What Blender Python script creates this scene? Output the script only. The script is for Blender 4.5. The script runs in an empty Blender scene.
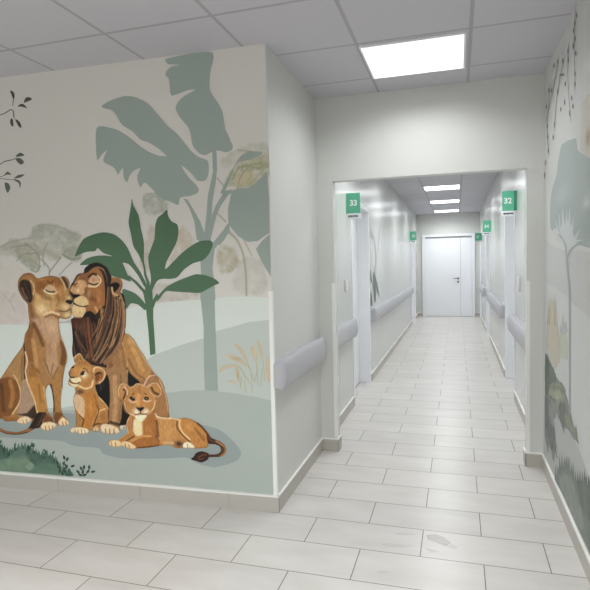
import bpy, bmesh, math
import numpy as np
from mathutils import Vector, Matrix, noise
from mathutils.geometry import tessellate_polygon
sc = bpy.context.scene
C = sc.collection
# ------------------------------------------------------------------ measures (metres)
XL, YA, SL = -1.056, 3.0457, -0.0441          # corridor left wall plane, lion wall corner, lion wall slant
XR, YP, XJL, XJR = 0.5867, 4.18, -0.9276, 0.4759  # right wall plane, portal front, portal jambs
H, HP, YE, HB = 2.7855, 2.1459, 15.305, 0.103
KL = math.hypot(1, SL)

def lin(c, k=1.0):
    o = []
    for v in c[:3]:
        v = v/255.0
        o.append(min(.92, k*(v/12.92 if v <= .04045 else ((v+.055)/1.055)**2.4)))
    return (*o, 1.0)

# ------------------------------------------------------------------ materials
def mat(name, col, rough=.5, spec=.5, metal=0.0):
    m = bpy.data.materials.new(name); m.use_nodes = True
    b = m.node_tree.nodes['Principled BSDF']
    b.inputs['Base Color'].default_value = col
    b.inputs['Roughness'].default_value = rough
    b.inputs['Specular IOR Level'].default_value = spec
    b.inputs['Metallic'].default_value = metal
    return m
def nodes(m): return m.node_tree.nodes, m.node_tree.links, m.node_tree.nodes['Principled BSDF']

def wall_mat(name, col, rough, streak=0.0, var=.03):
    m = mat(name, col, rough); N, L, b = nodes(m)
    tc = N.new('ShaderNodeTexCoord')
    n = N.new('ShaderNodeTexNoise'); n.inputs['Scale'].default_value = 2.2; n.inputs['Detail'].default_value = 3
    L.new(tc.outputs['Object'], n.inputs['Vector'])
    mx = N.new('ShaderNodeMix'); mx.data_type = 'RGBA'
    mx.inputs[6].default_value = tuple(c*(1-var) for c in col[:3])+(1,)
    mx.inputs[7].default_value = tuple(min(1, c*(1+var)) for c in col[:3])+(1,)
    L.new(n.outputs['Fac'], mx.inputs[0]); L.new(mx.outputs[2], b.inputs['Base Color'])
    mp = N.new('ShaderNodeMapping'); mp.inputs['Scale'].default_value = (9, 9, .35)   # roller marks run up and down
    n2 = N.new('ShaderNodeTexNoise'); n2.inputs['Scale'].default_value = 1.0; n2.inputs['Detail'].default_value = 2
    bp = N.new('ShaderNodeBump'); bp.inputs['Strength'].default_value = streak; bp.inputs['Distance'].default_value = .01
    L.new(tc.outputs['Object'], mp.inputs['Vector']); L.new(mp.outputs[0], n2.inputs['Vector'])
    L.new(n2.outputs['Fac'], bp.inputs['Height']); L.new(bp.outputs[0], b.inputs['Normal'])
    return m

def floor_mat():
    m = mat('floor_tile', lin((222, 219, 213)), .29); N, L, b = nodes(m)
    tc = N.new('ShaderNodeTexCoord')
    mp = N.new('ShaderNodeMapping'); mp.inputs['Location'].default_value = (.19+.614*20, -2.744+.2885*15, 0)
    br = N.new('ShaderNodeTexBrick'); br.offset = .5; br.offset_frequency = 2; br.squash = 1
    br.inputs['Scale'].default_value = 1; br.inputs['Brick Width'].default_value = .614; br.inputs['Row Height'].default_value = .2885
    br.inputs['Mortar Size'].default_value = .0028; br.inputs['Mortar Smooth'].default_value = .3; br.inputs['Bias'].default_value = 0
    br.inputs['Color1'].default_value = TILE1; br.inputs['Color2'].default_value = TILE2
    br.inputs['Mortar'].default_value = lin((112, 106, 98))
    L.new(tc.outputs['Object'], mp.inputs['Vector']); L.new(mp.outputs[0], br.inputs['Vector'])
    n = N.new('ShaderNodeTexNoise'); n.inputs['Scale'].default_value = 3.5; n.inputs['Detail'].default_value = 6; n.inputs['Roughness'].default_value = .6
    mp2 = N.new('ShaderNodeMapping'); mp2.inputs['Scale'].default_value = (.7, 2.2, 1)
    L.new(tc.outputs['Object'], mp2.inputs['Vector']); L.new(mp2.outputs[0], n.inputs['Vector'])
    rp = N.new('ShaderNodeValToRGB'); rp.color_ramp.elements[0].position = .3; rp.color_ramp.elements[0].color = (.88, .875, .86, 1)
    rp.color_ramp.elements[1].position = .7; rp.color_ramp.elements[1].color = (1, 1, 1, 1)
    L.new(n.outputs['Fac'], rp.inputs[0])
    mx = N.new('ShaderNodeMix'); mx.data_type = 'RGBA'; mx.blend_type = 'MULTIPLY'; mx.inputs[0].default_value = 1
    L.new(br.outputs['Color'], mx.inputs[6]); L.new(rp.outputs[0], mx.inputs[7]); L.new(mx.outputs[2], b.inputs['Base Color'])
    bp = N.new('ShaderNodeBump'); bp.inputs['Strength'].default_value = .3; bp.inputs['Distance'].default_value = .002; bp.invert = True
    L.new(br.outputs['Fac'], bp.inputs['Height']); L.new(bp.outputs[0], b.inputs['Normal'])
    return m

def ceil_mat(name, ox, oy, w, d):
    m = mat(name, (1, 1, 1, 1), .8, .2); N, L, b = nodes(m)
    tc = N.new('ShaderNodeTexCoord')
    mp = N.new('ShaderNodeMapping'); mp.inputs['Location'].default_value = (-ox+w*20, -oy+d*20, 0)
    br = N.new('ShaderNodeTexBrick'); br.offset = 0; br.squash = 1
    br.inputs['Scale'].default_value = 1; br.inputs['Brick Width'].default_value = w; br.inputs['Row Height'].default_value = d
    br.inputs['Mortar Size'].default_value = .011; br.inputs['Mortar Smooth'].default_value = .1; br.inputs['Bias'].default_value = 0
    br.inputs['Color1'].default_value = CEIL; br.inputs['Color2'].default_value = tuple(c*.97 for c in CEIL[:3])+(1,)
    br.inputs['Mortar'].default_value = tuple(c*.72 for c in CEIL[:3])+(1,)
    L.new(tc.outputs['Object'], mp.inputs['Vector']); L.new(mp.outputs[0], br.inputs['Vector'])
    n = N.new('ShaderNodeTexNoise'); n.inputs['Scale'].default_value = 60; n.inputs['Detail'].default_value = 3
    L.new(tc.outputs['Object'], n.inputs['Vector'])
    bp = N.new('ShaderNodeBump'); bp.inputs['Strength'].default_value = .15; bp.inputs['Distance'].default_value = .003
    L.new(n.outputs['Fac'], bp.inputs['Height']); L.new(bp.outputs[0], b.inputs['Normal'])
    L.new(br.outputs['Color'], b.inputs['Base Color'])
    return m

def paint_mat():
    m = mat('mural_paint', (1, 1, 1, 1), .5, .35); N, L, b = nodes(m)
    a = N.new('ShaderNodeAttribute'); a.attribute_name = 'paint'
    L.new(a.outputs['Color'], b.inputs['Base Color'])
    return m
def light_mat(name, col, s):
    m = bpy.data.materials.new(name); m.use_nodes = True; N, L = m.node_tree.nodes, m.node_tree.links
    N.remove(N['Principled BSDF']); e = N.new('ShaderNodeEmission'); e.inputs[0].default_value = col; e.inputs[1].default_value = s
    L.new(e.outputs[0], N['Material Output'].inputs[0]); return m

WALLC = lin((211, 212, 208)); CORRC = lin((200, 202, 199)); CEIL = (.56, .55, .59, 1)
SKIRTC = lin((184, 180, 172)); RAILC = lin((184, 184, 189))
TILE1 = lin((216, 213, 208)); TILE2 = lin((208, 205, 201))
KLION, KRIGHT, KCORR = 1.9, 1.0, 1.0
LAMP_S, LAMPC_S, LOBBY_S = 1.1, 5.5, 2.2
W_MAIN, W_CORR, W_LOBBY = 8.0, 12.5, 64.0
EXPO = 0.28

PLASTER = wall_mat('white_satin_plaster', WALLC, .42, .12)
GLOSS = wall_mat('corridor_satin_plaster', CORRC, .24, .35)
CREAM = wall_mat('cream_mural_paint', lin((164, 162, 157), KLION), .5, .03, .015)
PALE = wall_mat('pale_mural_paint', lin((203, 204, 201), KRIGHT), .42, .08, .02)
FLOOR = floor_mat()
CEIL1 = ceil_mat('ceiling_tile_lobby', .083, 3.85, .64, .615)
CEIL2 = ceil_mat('ceiling_tile_corridor', .075, 14.15, .63, .572)
PAINT = paint_mat()
SKIRT = mat('skirting_tile', SKIRTC, .4)
GROUT = mat('skirting_grout', lin((120, 115, 108)), .7)
WHITE = mat('white_lacquer', lin((236, 238, 241)), .35)
SWITCH = mat('switch_plastic', lin((216, 216, 214)), .4)
TRIMW = mat('white_trim', lin((238, 238, 234)), .4)
RAIL = mat('lavender_grey_vinyl', RAILC, .42)
GREEN = mat('sign_green', lin((96, 184, 150)), .4)
DGREEN = mat('sign_dark_green', lin((62, 138, 112)), .45)
LETTER = mat('sign_white', lin((240, 246, 242)), .5)
PURPLE = mat('label_violet_ink', lin((70, 55, 110)), .6)
METAL = mat('satin_steel', lin((120, 120, 122)), .35, .5, .8)
SHUT = mat('door_gap_shade_grey', lin((176, 176, 180)), .5)  # grey that paints shade into the end door's gaps
DARK = mat('dark_gap', lin((40, 40, 42)), .8)
FRAMEW = mat('lamp_frame_white', lin((232, 232, 234)), .5)
LAMP = light_mat('lamp_diffuser', (.96, .98, 1.0, 1), LAMP_S)
LAMPC = light_mat('corridor_lamp_diffuser', (.96, .98, 1.0, 1), LAMPC_S)

# ------------------------------------------------------------------ object helpers
def box(bm, x0, x1, y0, y1, z0, z1):
    v = [bm.verts.new(p) for p in ((x0,y0,z0),(x1,y0,z0),(x1,y1,z0),(x0,y1,z0),(x0,y0,z1),(x1,y0,z1),(x1,y1,z1),(x0,y1,z1))]
    for f in ((0,3,2,1),(4,5,6,7),(0,1,5,4),(1,2,6,5),(2,3,7,6),(3,0,4,7)): bm.faces.new([v[i] for i in f])
def prism(bm, pts, z0, z1):
    a = [bm.verts.new((x, y, z0)) for x, y in pts]; b = [bm.verts.new((x, y, z1)) for x, y in pts]
    bm.faces.new(a[::-1]); bm.faces.new(b); n = len(a)
    for i in range(n): bm.faces.new((a[i], a[(i+1) % n], b[(i+1) % n], b[i]))
def cyl(bm, p, q, r, seg=16):
    p, q = Vector(p), Vector(q); d = q-p
    M = Matrix.Translation((p+q)/2) @ d.to_track_quat('Z', 'Y').to_matrix().to_4x4()
    bmesh.ops.create_cone(bm, cap_ends=True, segments=seg, radius1=r, radius2=r, depth=d.length, matrix=M)
def obj(name, bm, m, parent=None, bevel=0, smooth=False):
    bmesh.ops.recalc_face_normals(bm, faces=bm.faces)
    if bevel: bmesh.ops.bevel(bm, geom=list(bm.edges), offset=bevel, segments=2, affect='EDGES', clamp_overlap=True)
    me = bpy.data.meshes.new(name); bm.to_mesh(me); bm.free(); me.materials.append(m)
    if smooth:
        for p in me.polygons: p.use_smooth = True
    o = bpy.data.objects.new(name, me); C.objects.link(o)
    if parent is not None:
        o.parent = parent; o.location = -Vector(parent.location)      # parts are modelled in world metres
    return o
def bx(name, m, dims, parent=None, bevel=0):
    bm = bmesh.new(); box(bm, *dims); return obj(name, bm, m, parent, bevel)
def struct(o): o['kind'] = 'structure'; return o
def thing(name, label, cat, loc, group=None):
    o = bpy.data.objects.new(name, None); o.empty_display_size = .1; C.objects.link(o); o.location = loc
    o['label'] = label; o['category'] = cat
    if group: o['group'] = group
    return o

# ------------------------------------------------------------------ shell
X0, Y0 = -5.0, -3.2
struct(bx('floor', FLOOR, (X0-.1, XR+.3, Y0-.1, YE+.1, -.06, 0)))
struct(bx('ceiling', CEIL1, (X0-.1, XR+.3, Y0-.1, YP+.05, H, H+.05)))
struct(bx('ceiling', CEIL2, (XL-.4, XR+.4, YP+.05, YE+.1, H, H+.05)))
def lw(u, off=0.0):                # point on the lion wall, u metres from the corner (negative to the left), off metres out into the room
    return (XL+u/KL-off*SL/KL*-1*-1, YA-SL*u/KL*1.0-off/KL)
bm = bmesh.new()
a, b_ = lw(-.01), lw(-4.2)
prism(bm, [a, b_, (b_[0], b_[1]+.25), (a[0], a[1]+.25)], 0, H)
struct(obj('wall_left', bm, CREAM))
struct(bx('wall_rear', PLASTER, (X0, XR+.1, Y0-.1, Y0, 0, H)))
struct(bx('wall_far_left', PLASTER, (X0-.1, X0, Y0, 3.4, 0, H)))
D1 = (5.64, 6.74); D2 = (13.45, 14.58); E1 = (6.2, 7.3); E2 = (10.8, 11.89); E3 = (14.42, 15.2); HD = 2.15
def side_wall(name, x0, x1, y0, y1, doors, m):
    bm = bmesh.new(); y = y0
    for d0, d1 in doors:
        box(bm, x0, x1, y, d0, 0, H); box(bm, x0, x1, d0, d1, HD, H); y = d1
    box(bm, x0, x1, y, y1, 0, H)
    return struct(obj(name, bm, m))
side_wall('wall_lobby_side', XL-.22, XL, YA, YP+.05, [], PLASTER)
side_wall('wall_corridor_left', XL-.22, XL, YP+.05, YE+.1, [D1, D2], GLOSS)
side_wall('wall_corridor_right', XR, XR+.22, YP+.05, YE+.1, [E1, E2, E3], GLOSS)
struct(bx('wall_right', PALE, (XR, XR+.22, Y0, YP+.05, 0, H)))
struct(bx('wall_end', PLASTER, (XL, XR, YE, YE+.12, 0, H)))
bm = bmesh.new()
prism(bm, [(XL, YP), (XR, YP), (XR, YP+.1), (XL, YP+.1)], HP, H)
box(bm, XL, XJL, YP, YP+.1, 0, HP); box(bm, XJR, XR, YP, YP+.1, 0, HP)
struct(obj('wall_portal', bm, PLASTER))

# baseboards: tiles with open joints, white strip on top
T = .012
def skirt(name, p, q, first=0.0, step=.614, ext=0):
    """tiles from p to q standing to the right hand side of the direction p->q"""
    p, q = Vector((*p, 0)), Vector((*q, 0)); d = (q-p).normalized(); L = (q-p).length; n = Vector((d.y, -d.x, 0))
    bm = bmesh.new(); s = 0.0; cuts = []
    c = first
    while c < L:
        if c > 0.01: cuts.append(c)
        c += step
    cuts.append(L)
    for c in cuts:
        a = p+d*(s+.001); b = p+d*(c-.001 if c < L else L)
        prism(bm, [(a.x, a.y), (b.x, b.y), ((b+n*T).x, (b+n*T).y), ((a+n*T).x, (a+n*T).y)], 0, HB-.009); s = c
    o = struct(obj('baseboard_'+name, bm, SKIRT))
    bm = bmesh.new(); e = n*(T+.001)
    prism(bm, [(p.x, p.y), (q.x, q.y), ((q+e).x, (q+e).y), ((p+e).x, (p+e).y)], HB-.009, HB)
    t = obj('trim', bm, TRIMW, o)
    bm = bmesh.new(); e = n*(T-.002)
    prism(bm, [(p.x, p.y), (q.x, q.y), ((q+e).x, (q+e).y), ((p+e).x, (p+e).y)], .001, HB-.0095)
    obj('grout', bm, GROUT, o)
    return o
a = lw(0)
skirt('left', lw(-4.0), (XL+T, a[1]), first=4.0-.38-.6*5)
skirt('lobby_side', (XL, YA-T), (XL, YP), first=.5)
skirt('portal_left', (XL+T, YP), (XJL+T, YP))
skirt('jamb_left', (XJL, YP-T), (XJL, YP+.1+T))
skirt('portal_right', (XJR-T, YP), (XR-T, YP))
skirt('jamb_right', (XJR, YP+.1+T), (XJR, YP-T))
skirt('right', (XR, YP), (XR, Y0), first=.55)
skirt('corridor_left', (XL, YP+.1), (XL, D1[0]-.045)); skirt('corridor_left', (XL, D1[1]+.045), (XL, D2[0]-.045)); skirt('corridor_left', (XL, D2[1]+.045), (XL, YE))
skirt('corridor_right', (XR, E1[0]-.045), (XR, YP+.1)); skirt('corridor_right', (XR, E2[0]-.045), (XR, E1[1]+.045)); skirt('corridor_right', (XR, E3[0]-.045), (XR, E2[1]+.045))
skirt('end', (XL, YE), (-.914, YE)); skirt('end', (.456, YE), (XR, YE))

# doors set into the side walls
def side_door(name, x, s, d):      # s = +1: wall face looks towards +x
    y0, y1 = d
    root = bpy.data.objects.new(name, None); C.objects.link(root); root.location = (x, (y0+y1)/2, 0); struct(root)
    X = lambda t: x+s*t
    def B(bm, a, b, *r): box(bm, min(X(a), X(b)), max(X(a), X(b)), *r)
    bm = bmesh.new()
    B(bm, -.2, 0, y1-.02, y1, 0, HD); B(bm, -.2, 0, y0, y0+.02, 0, HD); B(bm, -.2, 0, y0+.02, y1-.02, HD-.02, HD)
    B(bm, 0, .008, y1-.02, y1+.04, 0, HD+.04); B(bm, 0, .008, y0-.04, y0+.02, 0, HD+.04); B(bm, 0, .008, y0+.02, y1-.02, HD-.02, HD+.04)
    obj('door_frame', bm, WHITE, root)
    bm = bmesh.new(); B(bm, -.17, -.13, y0+.022, y1-.022, .008, HD-.022); leaf = obj('door_leaf', bm, WHITE, root)
    bm = bmesh.new(); yh = y0+.09
    cyl(bm, (X(-.13), yh, 1.02), (X(-.085), yh, 1.02), .01); cyl(bm, (X(-.088), yh, 1.02), (X(-.088), yh+.11, 1.02), .009)
    B(bm, -.13, -.124, yh-.02, yh+.02, .93, 1.06)
    obj('door_handle', bm, METAL, root)
    bm = bmesh.new(); B(bm, -.168, -.132, y0+.022, y1-.022, .0005, .008); obj('floor_gap_shade', bm, DARK, root)  # dark strip painted in for the shade below the leaf
    bm = bmesh.new(); B(bm, -.2, -.168, y0+.022, y1-.022, .0, HD-.022); obj('backing', bm, DARK, root)
side_door('door_1', XL, 1, D1); side_door('door_2', XL, 1, D2)
side_door('door_3', XR, -1, E1); side_door('door_4', XR, -1, E2); side_door('door_5', XR, -1, E3)
# the unequal double door at the end of the corridor
root = bpy.data.objects.new('door_6', None); C.objects.link(root); root.location = (-.23, YE, 0); struct(root)
bm = bmesh.new()
box(bm, -.914, -.83, YE-.05, YE, 0, 2.235); box(bm, .385, .456, YE-.05, YE, 0, 2.235); box(bm, -.83, .385, YE-.05, YE, 2.17, 2.235)
obj('door_frame', bm, WHITE, root)
bm = bmesh.new(); box(bm, -.826, .088, YE-.018, YE-.002, .01, 2.12); obj('door_leaf', bm, WHITE, root)
bm = bmesh.new(); box(bm, .096, .381, YE-.018, YE-.002, .01, 2.12); obj('door_leaf', bm, WHITE, root)
bm = bmesh.new(); box(bm, -.826, .381, YE-.01, YE-.002, 2.122, 2.168); obj('head_shade', bm, SHUT, root)  # solid grey strip, recess shadow above the leaves put into its colour
bm = bmesh.new(); box(bm, .0885, .0955, YE-.006, YE-.002, .01, 2.12); obj('leaf_gap', bm, SHUT, root)
bm = bmesh.new()
cyl(bm, (.025, YE-.018, 1.03), (.025, YE-.075, 1.03), .012); cyl(bm, (.03, YE-.07, 1.03), (-.1, YE-.07, 1.03), .011)
cyl(bm, (.025, YE-.018, 1.03), (.025, YE-.026, 1.03), .03); cyl(bm, (.025, YE-.018, .94), (.025, YE-.03, .94), .028)
obj('door_handle', bm, METAL, root)

# smudges on the floor tiles (part of the floor surface)
fl = bpy.data.objects['floor']
SM1 = mat('dull_smear', lin((172, 168, 161)), .25); SM2 = mat('faint_smear', lin((196, 193, 187)), .3)
def smear(pts, m):
    bm = bmesh.new(); bm.faces.new([bm.verts.new((x, y, .0006)) for x, y in pts]); obj('smudge', bm, m, fl)
smear([(-0.173, 2.976), (-0.121, 2.995), (-0.078, 2.972), (-0.040, 2.921), (-0.065, 2.883), (-0.117, 2.907), (-0.160, 2.929)], SM1)
smear([(-0.065, 2.878), (-0.035, 2.912), (-0.005, 2.888), (-0.020, 2.858)], SM2)
smear([(-0.176, 2.834), (-0.135, 2.834), (-0.094, 2.814), (-0.138, 2.793)], SM2)
smear([(-0.340, 2.958), (-0.260, 2.978), (-0.216, 2.971), (-0.268, 2.947), (-0.333, 2.942)], SM2)
smear([(-0.405, 2.830), (-0.301, 2.840), (-0.218, 2.845), (-0.287, 2.811), (-0.375, 2.800)], SM2)
smear([(-0.384, 2.561), (-0.341, 2.571), (-0.312, 2.566), (-0.347, 2.543), (-0.381, 2.544)], SM2)


# ------------------------------------------------------------------ ceiling lamps
def lamp(x0, x1, y0, y1, label, m, group=None, watts=10.0, spread=150):
    t = thing('ceiling_light', label, 'ceiling light', ((x0+x1)/2, (y0+y1)/2, H-.012), group)
    bm = bmesh.new(); e = .012
    for d in ((x0, x1, y0, y0+e), (x0, x1, y1-e, y1), (x0, x0+e, y0+e, y1-e), (x1-e, x1, y0+e, y1-e)): box(bm, *d, H-.012, H-.001)
    obj('frame', bm, FRAMEW, t)
    bm = bmesh.new(); box(bm, x0+e, x1-e, y0+e, y1-e, H-.008, H-.002); obj('diffuser', bm, m, t)
    ld = bpy.data.lights.new('panel_light', 'AREA'); ld.shape = 'RECTANGLE'; ld.size = x1-x0-2*e; ld.size_y = y1-y0-2*e
    ld.energy = watts; ld.spread = math.radians(spread); ld.color = (.97, .985, 1.0)
    lo = bpy.data.objects.new('panel_light', ld); C.objects.link(lo); lo.parent = t; lo.location = (0, 0, .002)
lamp(-.55, .06, 3.265, 3.845, 'large bright square ceiling panel in front of the portal', LAMP, None, W_MAIN)
LAMPL = light_mat('lobby_lamp_diffuser', (.96, .98, 1.0, 1), LOBBY_S)
for x, y, l in ((-.55, -.45, 'ceiling panel behind the viewer in line with the portal'), (-3.1, -1.0, 'ceiling panel behind the viewer on the left side of the lobby')):
    lamp(x, x+.61, y, y+.58, l, LAMPL, 'lobby ceiling panels', W_LOBBY, 150)

for y, w, l in ((9.58, .54, 'corridor ceiling panel nearest to the portal of the three seen through it'), (11.87, .54, 'corridor ceiling panel in the middle of the three seen through the portal'), (14.15, .54, 'corridor ceiling panel farthest away, just before the double door'), (7.29, .54, 'corridor ceiling panel hidden above the portal lintel, farther one'), (5.0, .54, 'corridor ceiling panel hidden right behind the portal lintel')):
    lamp(-.545, .06, y, y+w, l, LAMPC, 'corridor ceiling panels', W_CORR)

# ------------------------------------------------------------------ wall bumper rails
def rail(x, s, y0, y1, label, z0=.745, z1=.935, dep=.075):
    t = thing('handrail', label, 'handrail', (x, (y0+y1)/2, z0), 'wall bumper rails')
    prof = [(0, z0+.012)]+[(dep*(.62+.38*math.sin(a)) if True else 0, (z0+z1)/2-(z1-z0)/2*math.cos(a)) for a in [math.pi*(i/14) for i in range(1, 14)]]+[(0, z1-.012)]
    def ring(bm, y, k): 
        zc = (z0+z1)/2
        return [bm.verts.new((x+s*d*k, y, zc+(z-zc)*(1-.28*(1-k)))) for d, z in prof]
    def loft(rows, name):
        bm = bmesh.new(); R = [ring(bm, y, k) for y, k in rows]
        for a, b in zip(R, R[1:]):
            for i in range(len(a)-1): bm.faces.new((a[i], a[i+1], b[i+1], b[i]))
            bm.faces.new((a[-1], a[0], b[0], b[-1]))
        bm.faces.new(R[0]); bm.faces.new(R[-1][::-1])
        o = obj(name, bm, RAIL, t, smooth=True); o.data.set_sharp_from_angle(angle=math.radians(40)); return o
    c = .05
    loft([(y0+c+.002, 1), (y1-c-.002, 1)], 'rail')
    ks = [(c*(1-math.cos(a)), max(.06, math.sin(a))) for a in [math.pi/2*i/6 for i in range(7)]]
    loft([(y0+d, k) for d, k in ks], 'end_cap')
    loft([(y1-d, k) for d, k in ks][::-1], 'end_cap')
rail(XL, 1, 3.035, 4.12, 'grey bumper rail on the short wall between the lion corner and the portal')
rail(XL, 1, 4.36, 5.56, 'short grey bumper rail on left corridor wall before door 33')
rail(XL, 1, 6.84, 13.25, 'long grey bumper rail on left corridor wall beyond door 33')
rail(XR, -1, 4.36, 6.13, 'grey bumper rail on right corridor wall just behind the portal, before door 32', dep=.085)
rail(XR, -1, 7.38, 10.7, 'grey bumper rail on right corridor wall between doors 32 and 34')
rail(XR, -1, 11.98, 14.3, 'grey bumper rail on right corridor wall beyond door 34, the farthest one')

# ------------------------------------------------------------------ white corner guards
def guard(x, y, sx, sy, label, w=.022, t=.002, zt=1.348):
    o = bpy.data.meshes.new('corner_guard'); bm = bmesh.new()
    # x,y = the corner; the plates lie on the face looking sy along y and on the face looking sx along x
    box(bm, min(x-sx*w, x+sx*t), max(x-sx*w, x+sx*t), min(y, y+sy*t), max(y, y+sy*t), HB, zt)
    box(bm, min(x, x+sx*t), max(x, x+sx*t), min(y, y-sy*w), max(y, y-sy*w), HB, zt)
    g = obj('corner_guard', bm, TRIMW); g['label'] = label; g['category'] = 'corner guard'; g['group'] = 'white corner guards'
guard(XL, YA-.004, 1, -1, 'white corner guard on the corner of the lion mural wall')
guard(XJL, YP, 1, -1, 'white corner guard on the left jamb of the portal')
guard(XJR, YP, -1, -1, 'white corner guard on the right jamb of the portal')

# ------------------------------------------------------------------ flag signs
def text_mesh(s, size):
    cu = bpy.data.curves.new('t', 'FONT'); cu.body = s; cu.size = size; cu.align_x = 'CENTER'; cu.align_y = 'CENTER'; cu.extrude = .0008; cu.offset = .0022
    o = bpy.data.objects.new('t', cu); C.objects.link(o); bpy.context.view_layer.update()
    me = bpy.data.meshes.new_from_object(o.evaluated_get(bpy.context.evaluated_depsgraph_get()))
    bpy.data.objects.remove(o); return me
def sign(num, x, s, y, label, w0=0.0, w1=.14, z0=2.0, z1=2.2):
    t = thing('door_sign', label, 'sign', (x, y, z0-.045), 'green door number signs')
    X = lambda a: x+s*a
    def B(name, m, a, b, *r, bev=0): return bx(name, m, (min(X(a), X(b)), max(X(a), X(b)), *r), t, bev)
    B('panel', GREEN, w0, w1, y, y+.022, z0, z1, bev=.002)
    B('mount', DGREEN, 0, max(w0, .012)+.001, y+.006, y+.03, z0, z1)
    B('label_strip', LETTER, w0+.006, w1+.006, y+.002, y+.018, z0-.056, z0-.003, bev=.001)
    me = text_mesh(num, .078); me.materials.append(LETTER)
    o = bpy.data.objects.new('number', me); C.objects.link(o); o.parent = t
    o.matrix_world = Matrix.Translation((X((w0+w1)/2+.008), y-.0009, (z0+z1)/2-.002)) @ Matrix.Rotation(math.pi/2, 4, 'X')
    o.matrix_parent_inverse = Matrix.Identity(4); o.location = Vector((X((w0+w1)/2+.004), y-.0009, (z0+z1)/2-.002))-t.location
    bm = bmesh.new(); wd = [.016, .012, .015, .012, .016, .012, .014]; p = w0+.026; 
    xs = X(w0+.02) if s > 0 else X(w1-.012)
    cx = xs
    for k, q in enumerate(wd):
        box(bm, cx, cx+q-.003, y+.0005, y+.002, z0-.039 + (.003 if k % 3 == 1 else 0), z0-.02); cx += q
    obj('lettering', bm, PURPLE, t)
sign('33', XL, 1, 5.37, 'green flag sign reading 33 on the left corridor wall')
sign('32', XR, -1, 5.95, 'green flag sign reading 32 on the right corridor wall', w0=.026, w1=.14)
sign('34', XR, -1, 10.4, 'green flag sign reading 34, second on the right corridor wall', w0=.0, w1=.135, z0=2.01, z1=2.215)
sign('35', XL, 1, 13.08, 'small far green flag sign on the left wall near the corridor end', z0=2.01, z1=2.22)
sign('36', XR, -1, 14.2, 'small far green flag sign at the right of the double door', w0=.0, w1=.155, z0=1.99, z1=2.18)

# ------------------------------------------------------------------ switches
def switch(x, s, y0, y1, z0, z1, label, n=2):
    t = thing('light_switch', label, 'light switch', (x, (y0+y1)/2, z0)); X = lambda a: x+s*a
    def B(name, a, b, *r): return bx(name, SWITCH, (min(X(a), X(b)), max(X(a), X(b)), *r), t, .001)
    B('plate', 0, .009, y0, y1, z0, z1)
    for k in range(n):
        zz = z0+.012+(z1-z0-.024)/n*k
        B('rocker', .009, .013, y0+.012, y1-.012, zz+.002, zz+(z1-z0-.024)/n-.002)
switch(XL, 1, 5.22, 5.34, 1.23, 1.34, 'white light switch on left corridor wall before door 33')
switch(XR, -1, 5.63, 5.78, 1.19, 1.335, 'white light switch on right corridor wall before door 32', 3)

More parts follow.
